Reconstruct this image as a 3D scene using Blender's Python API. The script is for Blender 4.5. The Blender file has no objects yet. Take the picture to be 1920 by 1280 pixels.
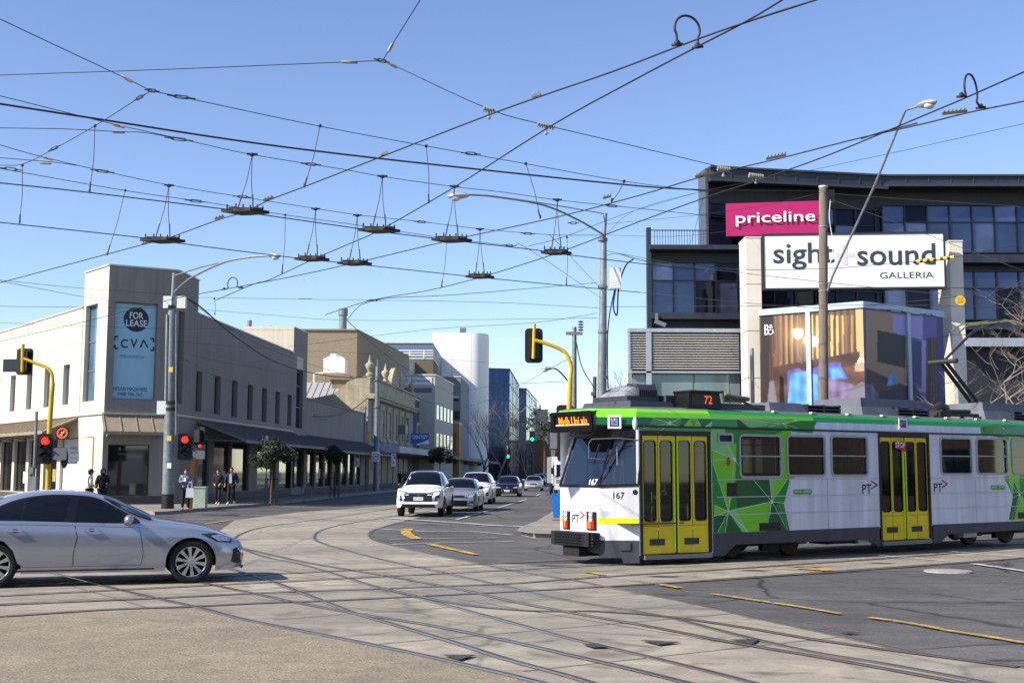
import bpy, bmesh, math, random
from mathutils import Vector, Matrix, geometry
from math import sin, cos, pi, radians, sqrt, atan2, tan
sc = bpy.context.scene
# ---------------------------------------------------------------- camera
FPX, CH, HY, ROLL = 2300.0, 1.75, 884.0, 0.004
cam_d = bpy.data.cameras.new('camera'); cam = bpy.data.objects.new('camera', cam_d)
sc.collection.objects.link(cam); sc.camera = cam
cam_d.sensor_width = 36.0; cam_d.lens = 36.0*FPX/1920.0
cam_d.clip_start = 0.1; cam_d.clip_end = 5000
PITCH = math.atan((HY-640)/FPX)
CR = Matrix.Rotation(pi/2+PITCH, 3, 'X') @ Matrix.Rotation(ROLL, 3, 'Z')
CO = Vector((0, 0, CH))
cam.location = CO; cam.rotation_euler = CR.to_euler()
# ---------------------------------------------------------------- sky and sun
SUN_EL, SUN_AZ = radians(37), atan2(-0.885, -0.465)      # towards the sun: (sin az, cos az)
w = bpy.data.worlds.new('World'); sc.world = w; w.use_nodes = True
nt = w.node_tree; sky = nt.nodes.new('ShaderNodeTexSky'); sky.sky_type = 'NISHITA'
sky.sun_disc = False; sky.sun_elevation = SUN_EL; sky.sun_rotation = SUN_AZ
sky.air_density = 1.0; sky.dust_density = 0.05; sky.ozone_density = 3.0; sky.altitude = 50
bg = nt.nodes['Background']; hs_ = nt.nodes.new('ShaderNodeHueSaturation'); hs_.inputs['Saturation'].default_value = 1.04; hs_.inputs['Hue'].default_value = 0.512
nt.links.new(sky.outputs[0], hs_.inputs['Color']); nt.links.new(hs_.outputs[0], bg.inputs[0]); bg.inputs[1].default_value = 0.122
sl = bpy.data.lights.new('sun', 'SUN'); sl.energy = 5.0; sl.angle = radians(0.5); sl.color = (1.0, 0.93, 0.82)
so = bpy.data.objects.new('sun', sl); sc.collection.objects.link(so)
sd = Vector((sin(SUN_AZ)*cos(SUN_EL), cos(SUN_AZ)*cos(SUN_EL), sin(SUN_EL)))
so.rotation_euler = sd.to_track_quat('Z', 'Y').to_euler(); so.location = (-30, -10, 40)
sc.view_settings.view_transform = 'Standard'; sc.view_settings.look = 'None'
sc.view_settings.exposure = 0.68; sc.view_settings.gamma = 1.0; sc.view_settings.use_curve_mapping = False
# ---------------------------------------------------------------- pixel <-> world helpers
def ray(px, py):
    return (CR @ Vector(((px-960)/FPX, (640-py)/FPX, -1))).normalized()
def PH(px, py, z=0.0):
    r = ray(px, py); t = (z-CH)/r.z; return CO + r*t
def G(px, py): return PH(px, py, 0.0)
def PY(px, py, Y):
    r = ray(px, py); return CO + r*(Y/r.y)
def sg(v): return max(0.0, v)
def lin(c):
    return tuple(((x/255.0)/12.92 if x/255.0 <= 0.04045 else ((x/255.0+0.055)/1.055)**2.4) for x in c)
# ---------------------------------------------------------------- materials (procedural)
MATS = {}
def mat(name, col, rough=0.6, metal=0.0, var=0.10, scale=3.0, bump=0.0, emi=0.0, fine=0.0, fscale=60.0, spec=0.5, coat=0.0, alpha=1.0, stretch=None, streak=0.0):
    """col in sRGB 0-255; a noise-driven variation round it; optional fine grain, bump and vertical streaks"""
    if name in MATS: return MATS[name]
    m = bpy.data.materials.new(name); m.use_nodes = True; n = m.node_tree; b = n.nodes['Principled BSDF']
    c = lin(col); b.inputs['Roughness'].default_value = rough; b.inputs['Metallic'].default_value = metal
    b.inputs['Specular IOR Level'].default_value = spec; b.inputs['Coat Weight'].default_value = coat
    b.inputs['Coat Roughness'].default_value = 0.05
    tc = n.nodes.new('ShaderNodeTexCoord'); src = tc.outputs['Object']
    if stretch:
        mp = n.nodes.new('ShaderNodeMapping'); mp.inputs['Scale'].default_value = stretch; n.links.new(src, mp.inputs[0]); src = mp.outputs[0]
    def nz(s, det=4):
        t = n.nodes.new('ShaderNodeTexNoise'); t.inputs['Scale'].default_value = s; t.inputs['Detail'].default_value = det
        n.links.new(src, t.inputs['Vector']); return t.outputs['Fac']
    def mixc(fac, base, lo, hi):
        mr = n.nodes.new('ShaderNodeMapRange'); mr.inputs[1].default_value = 0.3; mr.inputs[2].default_value = 0.7
        mr.inputs[3].default_value = lo; mr.inputs[4].default_value = hi; n.links.new(fac, mr.inputs[0])
        mx = n.nodes.new('ShaderNodeMix'); mx.data_type = 'RGBA'; mx.blend_type = 'MULTIPLY'; mx.inputs[0].default_value = 1
        n.links.new(base, mx.inputs[6]); cb = n.nodes.new('ShaderNodeCombineColor')
        for i in range(3): n.links.new(mr.outputs[0], cb.inputs[i])
        n.links.new(cb.outputs[0], mx.inputs[7]); return mx.outputs[2]
    rgb = n.nodes.new('ShaderNodeRGB'); rgb.outputs[0].default_value = (*c, 1); out = rgb.outputs[0]
    if var: out = mixc(nz(scale), out, 1-var, 1+var)
    if fine: out = mixc(nz(fscale, 2), out, 1-fine, 1+fine)
    if streak:
        t = n.nodes.new('ShaderNodeTexNoise'); mp = n.nodes.new('ShaderNodeMapping'); mp.inputs['Scale'].default_value = (5, 5, 0.35)
        n.links.new(tc.outputs['Object'], mp.inputs[0]); n.links.new(mp.outputs[0], t.inputs['Vector']); t.inputs['Scale'].default_value = 1.0
        t.inputs['Detail'].default_value = 6; out = mixc(t.outputs['Fac'], out, 1-streak, 1+streak*0.4)
    n.links.new(out, b.inputs['Base Color'])
    if bump:
        bp = n.nodes.new('ShaderNodeBump'); bp.inputs['Strength'].default_value = bump; bp.inputs['Distance'].default_value = 0.02
        n.links.new(nz(fscale, 3), bp.inputs['Height']); n.links.new(bp.outputs[0], b.inputs['Normal'])
    if emi:
        b.inputs['Emission Color'].default_value = (*c, 1); b.inputs['Emission Strength'].default_value = emi
    if alpha < 1: b.inputs['Alpha'].default_value = alpha
    MATS[name] = m; return m
def brickmat(name, c1, c2, cm, sx=4.0):
    if name in MATS: return MATS[name]
    m = bpy.data.materials.new(name); m.use_nodes = True; n = m.node_tree; b = n.nodes['Principled BSDF']; b.inputs['Roughness'].default_value = 0.85
    tc = n.nodes.new('ShaderNodeTexCoord'); sp = n.nodes.new('ShaderNodeSeparateXYZ'); n.links.new(tc.outputs['Object'], sp.inputs[0])
    ad = n.nodes.new('ShaderNodeMath'); ad.operation = 'ADD'; n.links.new(sp.outputs[0], ad.inputs[0]); n.links.new(sp.outputs[1], ad.inputs[1])
    cb = n.nodes.new('ShaderNodeCombineXYZ'); n.links.new(ad.outputs[0], cb.inputs[0]); n.links.new(sp.outputs[2], cb.inputs[1])
    t = n.nodes.new('ShaderNodeTexBrick'); t.inputs['Scale'].default_value = sx
    t.inputs['Color1'].default_value = (*lin(c1), 1); t.inputs['Color2'].default_value = (*lin(c2), 1); t.inputs['Mortar'].default_value = (*lin(cm), 1)
    t.inputs['Mortar Size'].default_value = 0.012; n.links.new(cb.outputs[0], t.inputs['Vector']); n.links.new(t.outputs[0], b.inputs['Base Color'])
    MATS[name] = m; return m
def glassmat(name, tint, amt=0.5):
    """see-through tinted window pane: mostly clear, part glossy"""
    if name in MATS: return MATS[name]
    m = bpy.data.materials.new(name); m.use_nodes = True; n = m.node_tree; n.nodes.clear()
    o = n.nodes.new('ShaderNodeOutputMaterial'); tr = n.nodes.new('ShaderNodeBsdfTransparent'); gl = n.nodes.new('ShaderNodeBsdfGlossy')
    tr.inputs[0].default_value = (*lin(tint), 1); gl.inputs['Roughness'].default_value = 0.03; gl.inputs[0].default_value = (0.9, 0.95, 1, 1)
    fr = n.nodes.new('ShaderNodeFresnel'); fr.inputs[0].default_value = 1.5; ad = n.nodes.new('ShaderNodeMath'); ad.operation = 'MULTIPLY_ADD'
    ad.inputs[1].default_value = 1.0; ad.inputs[2].default_value = amt; ad.use_clamp = True; n.links.new(fr.outputs[0], ad.inputs[0])
    mx = n.nodes.new('ShaderNodeMixShader'); n.links.new(ad.outputs[0], mx.inputs[0]); n.links.new(tr.outputs[0], mx.inputs[1]); n.links.new(gl.outputs[0], mx.inputs[2])
    n.links.new(mx.outputs[0], o.inputs[0]); MATS[name] = m; return m
# ---------------------------------------------------------------- scene graph helpers
WM = {}
def tag(o, label=None, cat=None, group=None, kind=None):
    if label: o['label'] = label
    if cat: o['category'] = cat
    if group: o['group'] = group
    if kind: o['kind'] = kind
    return o
def empty(name, loc, label, cat, group=None, rz=0.0, matrix=None):
    o = bpy.data.objects.new(name, None); sc.collection.objects.link(o); o.empty_display_size = 0.3
    M = matrix if matrix is not None else Matrix.Translation(Vector(loc)) @ Matrix.Rotation(rz, 4, 'Z')
    o.matrix_world = M; WM[o] = M.copy(); return tag(o, label, cat, group)
def children(o): return [c for c in sc.collection.objects if c.parent == o]
def copy_tree(o, parent=None):
    c = o.copy(); sc.collection.objects.link(c); c.parent = parent
    for ch in KIDS.get(o, []): copy_tree(ch, c)
    return c
KIDS = {}
class Pl:
    """a working plane: origin O, unit U (to the right seen from the camera), unit V up, N towards the camera"""
    def __init__(s, O, U, V=(0, 0, 1)):
        s.O = Vector(O); s.U = Vector(U).normalized(); s.V = Vector(V).normalized(); s.N = s.U.cross(s.V).normalized()
    def m(s, px, py):
        r = ray(px, py); t = (s.O-CO).dot(s.N)/r.dot(s.N); p = CO+r*t-s.O; return (p.dot(s.U), p.dot(s.V))
    def rect(s, x0, y0, x1, y1):
        ym, xm = (y0+y1)/2, (x0+x1)/2
        return (s.m(x0, ym)[0], s.m(x1, ym)[0], s.m(xm, y1)[1], s.m(xm, y0)[1])
    def P(s, u, v, d=0.0): return s.O+s.U*u+s.V*v+s.N*d
def plane2(A, B):      # vertical plane through ground points A (left) and B (right)
    A = Vector((A[0], A[1], 0)); B = Vector((B[0], B[1], 0)); p = Pl(A, B-A); p.L = (B-A).length; return p
_fonts = {}
def glyphs(s, bold):
    k = (s, bold)
    if k not in _fonts:
        c = bpy.data.curves.new('t', 'FONT'); c.body = s; c.size = 1; c.offset = bold; c.resolution_u = 3
        o = bpy.data.objects.new('t', c); sc.collection.objects.link(o); dg = bpy.context.evaluated_depsgraph_get(); dg.update()
        me = bpy.data.meshes.new_from_object(o.evaluated_get(dg)); vs = [v.co.copy() for v in me.vertices]; fs = [tuple(p.vertices) for p in me.polygons]
        bpy.data.objects.remove(o); bpy.data.curves.remove(c); bpy.data.meshes.remove(me)
        x0 = min(v.x for v in vs); x1 = max(v.x for v in vs); y0 = min(v.y for v in vs); y1 = max(v.y for v in vs)
        _fonts[k] = ([((v.x-x0)/(x1-x0), (v.y-y0)/(y1-y0)) for v in vs], fs, (x1-x0)/(y1-y0))
    return _fonts[k]
class MB:
    def __init__(s): s.v = []; s.f = []; s.mi = []; s.m = 0
    def add(s, vs, fs, m=None):
        b = len(s.v); s.v += [Vector(v) for v in vs]
        for f in fs: s.f.append(tuple(b+i for i in f)); s.mi.append(s.m if m is None else m)
        return s
    def obox(s, O, U, V, N, u0, u1, v0, v1, n0, n1, m=None):
        vs = [O+U*u+V*v+N*n for n in (n0, n1) for v in (v0, v1) for u in (u0, u1)]
        return s.add(vs, [(0, 2, 3, 1), (4, 5, 7, 6), (0, 1, 5, 4), (2, 6, 7, 3), (0, 4, 6, 2), (1, 3, 7, 5)], m)
    def box(s, x0, x1, y0, y1, z0, z1, m=None):
        return s.obox(Vector((0, 0, 0)), Vector((1, 0, 0)), Vector((0, 1, 0)), Vector((0, 0, 1)), x0, x1, y0, y1, z0, z1, m)
    def pb(s, pl, u0, u1, v0, v1, d0, d1, m=None):
        return s.obox(pl.O, pl.U, pl.V, pl.N, u0, u1, v0, v1, d0, d1, m)
    def prism(s, pts, off, m=None):
        n = len(pts); pts = [Vector(p) for p in pts]; off = Vector(off)
        return s.add(pts+[p+off for p in pts], [tuple(range(n))[::-1], tuple(range(n, 2*n))]+[(i, (i+1) % n, n+(i+1) % n, n+i) for i in range(n)], m)
    def pprism(s, pl, uv, d0, d1, m=None): return s.prism([pl.P(u, v, d0) for u, v in uv], pl.N*(d1-d0), m)
    def tube(s, pts, r, n=8, m=None, cap=True):
        pts = [Vector(p) for p in pts]; k = len(pts); rs = r if isinstance(r, (list, tuple)) else [r]*k; ref = None; vs = []
        for i, p in enumerate(pts):
            t = (pts[min(i+1, k-1)]-pts[max(i-1, 0)]).normalized()
            if ref is None:
                ref = Vector((0, 0, 1)) if abs(t.z) < 0.9 else Vector((1, 0, 0))
            a = (ref - t*ref.dot(t)).normalized(); ref = a; b = t.cross(a)
            for j in range(n):
                g = 2*pi*j/n; vs.append(p+(a*cos(g)+b*sin(g))*rs[i])
        fs = [(i*n+j, i*n+(j+1) % n, (i+1)*n+(j+1) % n, (i+1)*n+j) for i in range(k-1) for j in range(n)]
        if cap: fs += [tuple(range(n))[::-1], tuple(range((k-1)*n, k*n))]
        return s.add(vs, fs, m)
    def lathe(s, prof, c=(0, 0, 0), ax=(0, 0, 1), n=24, m=None):
        c = Vector(c); ax = Vector(ax).normalized(); a = (Vector((0, 0, 1)) if abs(ax.z) < 0.9 else Vector((1, 0, 0))); a = (a-ax*a.dot(ax)).normalized(); b = ax.cross(a)
        vs = []; k = len(prof)
        for r, z in prof:
            for j in range(n): g = 2*pi*j/n; vs.append(c+ax*z+(a*cos(g)+b*sin(g))*r)
        return s.add(vs, [(i*n+j, i*n+(j+1) % n, (i+1)*n+(j+1) % n, (i+1)*n+j) for i in range(k-1) for j in range(n)], m)
    def ball(s, c, r, n=10, k=7, m=None):
        c = Vector(c); r = Vector((r, r, r)) if not hasattr(r, '__len__') else Vector(r); vs = []
        for i in range(k+1):
            a = pi*i/k
            for j in range(n): g = 2*pi*j/n; vs.append(c+Vector((r.x*sin(a)*cos(g), r.y*sin(a)*sin(g), r.z*cos(a))))
        return s.add(vs, [(i*n+j, (i+1)*n+j, (i+1)*n+(j+1) % n, i*n+(j+1) % n) for i in range(k) for j in range(n)], m)
    def text(s, st, pl, u, v, w, h, d=0.004, bold=0.0, m=None, keep=False):
        gs, fs, asp = glyphs(st, bold)
        if keep: w = h*asp
        return s.add([pl.P(u+x*w, v+y*h, d) for x, y in gs], fs, m)
    def disc(s, pl, u, v, r, d, n=24, m=None, r2=None):
        r2 = r if r2 is None else r2
        return s.add([pl.P(u+r*cos(2*pi*i/n), v+r2*sin(2*pi*i/n), d) for i in range(n)], [tuple(range(n))], m)
    def ring(s, pl, u, v, r, ri, d, n=24, m=None):
        vs = [pl.P(u+q*cos(2*pi*i/n), v+q*sin(2*pi*i/n), d) for q in (r, ri) for i in range(n)]
        return s.add(vs, [(i, (i+1) % n, n+(i+1) % n, n+i) for i in range(n)], m)
    def build(s, name, mats, parent=None, smooth=False, origin=None, local=False, norm=False):
        if not isinstance(mats, (list, tuple)): mats = [mats]
        if parent is not None: inv = Matrix.Identity(4) if local else WM[parent].inverted(); W = WM[parent]
        else:
            if origin is None:
                n = max(1, len(s.v)); c = sum(s.v, Vector())/n; zz = min(v.z for v in s.v); origin = (c.x, c.y, zz)
            W = Matrix.Translation(Vector(origin)); inv = W.inverted()
        me = bpy.data.meshes.new(name); me.from_pydata([tuple(inv @ v) for v in s.v], [], s.f)
        for m_ in mats: me.materials.append(m_)
        me.polygons.foreach_set('material_index', [min(i, len(mats)-1) for i in s.mi])
        if norm:
            bm = bmesh.new(); bm.from_mesh(me); bmesh.ops.remove_doubles(bm, verts=bm.verts, dist=1e-5); bmesh.ops.recalc_face_normals(bm, faces=bm.faces); bm.to_mesh(me); bm.free()
        if smooth:
            me.polygons.foreach_set('use_smooth', [True]*len(me.polygons)); me.update()
            if smooth != 'all':
                try: me.set_sharp_from_angle(angle=radians(38))
                except Exception: pass
        me.update(); o = bpy.data.objects.new(name, me); sc.collection.objects.link(o)
        if parent is not None: o.parent = parent; WM[o] = W; KIDS.setdefault(parent, []).append(o)
        else: o.location = origin; WM[o] = W
        return o
def inpoly(x, y, p):
    c = False; j = len(p)-1
    for i in range(len(p)):
        if (p[i][1] > y) != (p[j][1] > y) and x < (p[j][0]-p[i][0])*(y-p[i][1])/(p[j][1]-p[i][1])+p[i][0]: c = not c
        j = i
    return c
def rectp(r): return [(r[0], r[2]), (r[1], r[2]), (r[1], r[3]), (r[0], r[3])]
def linep(a, b, w):
    dx, dy = b[0]-a[0], b[1]-a[1]; L = sqrt(dx*dx+dy*dy); nx, ny = -dy/L*w/2, dx/L*w/2
    return [(a[0]+nx, a[1]+ny), (b[0]+nx, b[1]+ny), (b[0]-nx, b[1]-ny), (a[0]-nx, a[1]-ny)]
def discp(u, v, r, n=12): return [(u+r*cos(2*pi*i/n), v+r*sin(2*pi*i/n)) for i in range(n)]
def rrect(r, c=0.08, n=4):
    u0, u1, v0, v1 = r; o = []
    for cx, cy, a in ((u1-c, v1-c, 0), (u0+c, v1-c, pi/2), (u0+c, v0+c, pi), (u1-c, v0+c, 1.5*pi)):
        for i in range(n+1): o.append((cx+c*cos(a+pi/2*i/n), cy+c*sin(a+pi/2*i/n)))
    return o
def cdt(outline, polys=(), holes=(), base=0, extra=()):
    """triangulate outline minus holes; each triangle takes the index of the last of polys [(poly, idx)] holding its centre"""
    vs = []; es = []
    for p in [outline]+[q for q, _ in polys]+list(holes):
        b = len(vs); n = len(p); vs += [Vector((x, y)) for x, y in p]; es += [(b+i, b+(i+1) % n) for i in range(n)]
    vs += [Vector(e) for e in extra]
    V, E, F, _, _, _ = geometry.delaunay_2d_cdt(vs, es, [], 0, 1e-5)
    out = []
    for f in F:
        cx = sum(V[i].x for i in f)/len(f); cy = sum(V[i].y for i in f)/len(f)
        if not inpoly(cx, cy, outline) or any(inpoly(cx, cy, h) for h in holes): continue
        k = base
        for q, idx in polys:
            if inpoly(cx, cy, q): k = idx
        out.append((f, k))
    return V, out
def paint(mb, fn, outline, polys=(), holes=(), base=0, extra=()):
    V, T = cdt(outline, polys, holes, base, extra); b = len(mb.v); mb.v += [fn(v.x, v.y) for v in V]
    for f, k in T: mb.f.append(tuple(b+i for i in f)); mb.mi.append(k)
def wall(mb, pl, outline, holes=(), depth=0.2, m=0, mr=None, polys=()):
    """face with openings and their reveals"""
    paint(mb, lambda u, v: pl.P(u, v, 0), outline, polys, [rectp(h) for h in holes], m)
    for h in holes:
        p = rectp(h)
        for i in range(4):
            a, b = p[i], p[(i+1) % 4]
            mb.add([pl.P(*a, 0), pl.P(*b, 0), pl.P(*b, -depth), pl.P(*a, -depth)], [(0, 1, 2, 3)], m if mr is None else mr)
def shrink(r, e): return (r[0]+e, r[1]-e, r[2]+e, r[3]-e)
# shared materials
M_black = mat('black paint', (22, 22, 24), 0.45)
M_rubber = mat('tyre rubber', (20, 20, 21), 0.85)
M_steel = mat('galvanised steel', (132, 136, 138), 0.5, 0.35, var=0.18, scale=6, streak=0.25)
M_chrome = mat('bright metal', (225, 225, 228), 0.12, 1.0, var=0.02)
M_grey = mat('grey metal', (110, 112, 114), 0.5)
M_yel = mat('yellow signal paint', (205, 168, 18), 0.45, streak=0.12)
M_white = mat('white paint', (225, 225, 222), 0.5, var=0.05)
M_dglass = mat('dark window glass', (18, 24, 34), 0.04, 0.0, var=0.1, spec=1.0, coat=0.6)
M_shopglass = mat('shop window glass', (30, 36, 32), 0.05, 0.0, var=0.5, scale=0.5, spec=1.0, coat=0.5)
M_wire = mat('wire', (30, 31, 34), 0.6)
M_letter = mat('dark lettering', (26, 28, 34), 0.6)
M_wletter = mat('white lettering', (235, 235, 235), 0.5, var=0.02)
M_red = mat('red lens', (255, 38, 14), 0.4, emi=2.2)
M_green = mat('green lens', (20, 255, 190), 0.4, emi=2.0)
M_orange = mat('orange display', (255, 128, 10), 0.4, emi=1.3)
M_off = mat('unlit lens', (26, 24, 24), 0.25)
# ================================================================= GROUND
def sheet(name, pts, z, m, kind='structure'):
    mb = MB(); pts = [Vector((p[0], p[1], z)) for p in pts]; 
    paint(mb, lambda u, v: Vector((u, v, z)), [(p.x, p.y) for p in pts]); o = mb.build(name, m, origin=(0, 0, 0)); 
    return tag(o, kind=kind)
def gp(*pts): return [G(*p) for p in pts]
def smooth_line(pts, k=6):
    """Catmull-Rom through ground points"""
    P = [Vector((p[0], p[1])) for p in pts]; P = [P[0]*2-P[1]]+P+[P[-1]*2-P[-2]]; o = []
    for i in range(1, len(P)-2):
        for j in range(k):
            t = j/k; a, b, c, d = P[i-1], P[i], P[i+1], P[i+2]
            o.append(0.5*((2*b)+(c-a)*t+(2*a-5*b+4*c-d)*t*t+(3*b-a-3*c+d)*t**3))
    o.append(P[-2]); return o
def groundmat(name, col, col2, patch=0.35, grain=0.25, gscale=90, crack=0.0, bump=0.3, rough=0.85, oil=0.0, spots=0.0, drag=False):
    m = bpy.data.materials.new(name); m.use_nodes = True; n = m.node_tree; b = n.nodes['Principled BSDF']; b.inputs['Roughness'].default_value = rough
    b.inputs['Specular IOR Level'].default_value = 0.3
    tc = n.nodes.new('ShaderNodeTexCoord')
    def nz(s, det=5, dist=0.0):
        t = n.nodes.new('ShaderNodeTexNoise'); t.inputs['Scale'].default_value = s; t.inputs['Detail'].default_value = det; t.inputs['Distortion'].default_value = dist
        n.links.new(tc.outputs['Object'], t.inputs['Vector']); return t.outputs['Fac']
    def rng(x, a, b_, lo, hi):
        r = n.nodes.new('ShaderNodeMapRange'); r.inputs[1].default_value = a; r.inputs[2].default_value = b_; r.inputs[3].default_value = lo; r.inputs[4].default_value = hi
        n.links.new(x, r.inputs[0]); return r.outputs[0]
    def mix(f, a, b_, mode='MIX'):
        x = n.nodes.new('ShaderNodeMix'); x.data_type = 'RGBA'; x.blend_type = mode
        if isinstance(f, float): x.inputs[0].default_value = f
        else: n.links.new(f, x.inputs[0])
        for i, q in ((6, a), (7, b_)):
            if isinstance(q, tuple): x.inputs[i].default_value = (*q, 1)
            else: n.links.new(q, x.inputs[i])
        return x.outputs[2]
    c = mix(rng(nz(patch, 6, 0.6), 0.35, 0.65, 0, 1), lin(col), lin(col2))
    def val(x):
        q = n.nodes.new('ShaderNodeCombineColor'); [n.links.new(x, q.inputs[i]) for i in range(3)]; return q.outputs[0]
    c = mix(1.0, c, val(rng(nz(gscale, 2), 0.3, 0.7, 1-grain, 1+grain)), 'MULTIPLY')
    c = mix(1.0, c, val(rng(nz(3.0, 8, 1.0), 0.3, 0.7, 0.86, 1.12)), 'MULTIPLY')
    if spots:
        v = n.nodes.new('ShaderNodeTexVoronoi'); v.inputs['Scale'].default_value = 34; n.links.new(tc.outputs['Object'], v.inputs['Vector'])
        c = mix(1.0, c, val(rng(v.outputs['Distance'], 0.05, 0.6, 1+spots, 1-spots)), 'MULTIPLY')
    if crack:
        v = n.nodes.new('ShaderNodeTexVoronoi'); v.feature = 'DISTANCE_TO_EDGE'; v.inputs['Scale'].default_value = 0.28
        wv = n.nodes.new('ShaderNodeTexNoise'); wv.inputs['Scale'].default_value = 1.5; n.links.new(tc.outputs['Object'], wv.inputs['Vector'])
        mv = n.nodes.new('ShaderNodeMix'); mv.data_type = 'VECTOR'; mv.inputs[0].default_value = 0.25
        n.links.new(tc.outputs['Object'], mv.inputs[4]); n.links.new(wv.outputs['Color'], mv.inputs[5]); n.links.new(mv.outputs[1], v.inputs['Vector'])
        c = mix(rng(v.outputs['Distance'], 0.0, 0.012, crack, 0.0), c, lin((25, 24, 23)))
    if drag:      # wear dragged along the direction of travel, and dark tar-like patches
        mp = n.nodes.new('ShaderNodeMapping'); mp.inputs['Rotation'].default_value = (0, 0, -0.6); mp.inputs['Scale'].default_value = (0.12, 2.2, 1); n.links.new(tc.outputs['Object'], mp.inputs[0])
        t = n.nodes.new('ShaderNodeTexNoise'); t.inputs['Scale'].default_value = 1.0; t.inputs['Detail'].default_value = 7; n.links.new(mp.outputs[0], t.inputs['Vector'])
        c = mix(1.0, c, val(rng(t.outputs['Fac'], 0.35, 0.65, 0.84, 1.08)), 'MULTIPLY')
        t = n.nodes.new('ShaderNodeTexVoronoi'); t.inputs['Scale'].default_value = 0.22; t.inputs['Randomness'].default_value = 1.0; n.links.new(mp.outputs[0], t.inputs['Vector']); sx = n.nodes.new('ShaderNodeSeparateColor'); n.links.new(t.outputs['Color'], sx.inputs[0])
        c = mix(1.0, c, val(rng(sx.outputs[0], 0.0, 1.0, 0.92, 1.06)), 'MULTIPLY')
    if oil:
        c = mix(rng(nz(0.9, 4, 2.0), 0.55, 0.75, 0, oil), c, lin((60, 56, 50)))
    n.links.new(c, b.inputs['Base Color'])
    bp = n.nodes.new('ShaderNodeBump'); bp.inputs['Strength'].default_value = bump; bp.inputs['Distance'].default_value = 0.01
    n.links.new(nz(gscale, 3), bp.inputs['Height']); n.links.new(bp.outputs[0], b.inputs['Normal']); MATS[name] = m; return m
MG_asph = groundmat('asphalt', (86, 84, 82), (104, 101, 98), 0.25, 0.35, 60, crack=0.8, spots=0.2, drag=True)
MG_conc = groundmat('track concrete', (160, 150, 132), (136, 129, 117), 0.35, 0.16, 60, crack=0.35, oil=0.6, bump=0.2, drag=True)
MG_aggr = groundmat('exposed aggregate', (150, 138, 116), (138, 128, 108), 0.6, 0.34, 60, spots=0.22, bump=0.6, oil=0.15)
MG_path = groundmat('footpath', (146, 140, 128), (126, 120, 112), 0.5, 0.12, 50)
MG_kerb = groundmat('kerb stone', (150, 144, 132), (128, 122, 112), 0.8, 0.15, 40)
sheet('ground', [(-400, -60), (500, -60), (500, 1500), (-400, 1500)], 0.0, MG_asph)
edgeR = [(2300, 1020), (1960, 1042), (1300, 1088), (1140, 1099)]
curveC = smooth_line(gp((885, 950), (820, 963), (750, 979), (702, 993), (692, 1002), (700, 1012), (735, 1022), (800, 1037), (900, 1057)))
inner = smooth_line(gp((1140, 1100), (1290, 1127), (1410, 1155), (1560, 1187), (1710, 1220), (1910, 1248), (2300, 1300)))
leftb = smooth_line(gp((1010, 1280), (950, 1265), (750, 1220), (575, 1185), (450, 1160), (370, 1139)))
concrete = [(-45, 15), (-60, 24)] + gp((-300, 1100), (60, 1072), (420, 1030), (405, 1000), (440, 975), (560, 960), (700, 950), (800, 940)) + curveC \
    + gp((1000, 1058), (1200, 1052), (1500, 1036), (1960, 1006), (2500, 960)) + gp(*edgeR) + inner + [Vector((40, 6, 0)), Vector((9, -20, 0)), Vector((2, -2, 0))] + leftb + gp((0, 1158), (-300, 1178))
sheet('track_concrete', concrete, 0.004, MG_conc)
aggr = [Vector((2, -2, 0))] + leftb + gp((0, 1158), (-300, 1178)) + [Vector((-45, 14, 0)), Vector((-60, 10, 0)), Vector((-30, -20, 0)), Vector((9, -20, 0))]
sheet('aggregate_paving', aggr, 0.006, MG_aggr)
# rails: a dark groove between two bright steel edges
M_groove = mat('rail groove', (58, 54, 50), 0.9, var=0.3)
M_rail = mat('worn rail steel', (150, 158, 180), 0.25, 0.85, var=0.25, scale=2)
M_railr = mat('rusty rail edge', (134, 118, 98), 0.7, 0.2, var=0.2, scale=5)
ZR = [0.009]
def rail(pts, w=0.115, label=None, flip=1):
    z = ZR[0]; ZR[0] += 0.0011; mb = MB(); k = len(pts)
    L = []
    for i in range(k):
        t = (pts[min(i+1, k-1)]-pts[max(i-1, 0)]).normalized(); L.append(Vector((-t.y, t.x)))
    for (a, b, m) in ((-w/2, -w*0.26, 2), (-w*0.26, w*0.02, 0), (w*0.02, w*0.38, 1), (w*0.38, w/2, 2)):
        a, b = a*flip, b*flip
        vs = []
        for i in range(k):
            vs += [Vector((*(pts[i]+L[i]*a), z)), Vector((*(pts[i]+L[i]*b), z))]
        mb.add(vs, [(2*i, 2*i+1, 2*i+3, 2*i+2) for i in range(k-1)], {0: 1, 1: 0, 2: 2}[m])
    tag(mb.build('tram_rail', [M_groove, M_rail, M_railr], origin=(0, 0, 0)), kind='structure')
def grail(*pp, **k): rail(smooth_line(gp(*pp), 8), **k)
grail((860, 933), (800, 941), (740, 952), (625, 970), (500, 987), (450, 1002), (440, 1015), (450, 1027), (500, 1045), (560, 1057), (640, 1080), (720, 1105), (800, 1125), (950, 1165), (1060, 1195), (1230, 1235), (1410, 1280), (1700, 1360))
grail((900, 941), (765, 964), (660, 980), (605, 993), (589, 1006), (600, 1017), (650, 1032), (720, 1050), (800, 1067), (900, 1089), (990, 1110), (1060, 1125), (1240, 1155), (1360, 1185), (1510, 1220), (1660, 1245), (1860, 1282), (2200, 1350))
grail((885, 950), (820, 963), (750, 979), (702, 993), (692, 1002), (700, 1012), (735, 1022), (800, 1037), (900, 1057), (960, 1070), (1075, 1088), (1140, 1101), (1290, 1129), (1410, 1157), (1560, 1189), (1710, 1222), (1910, 1250), (2200, 1295))
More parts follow.
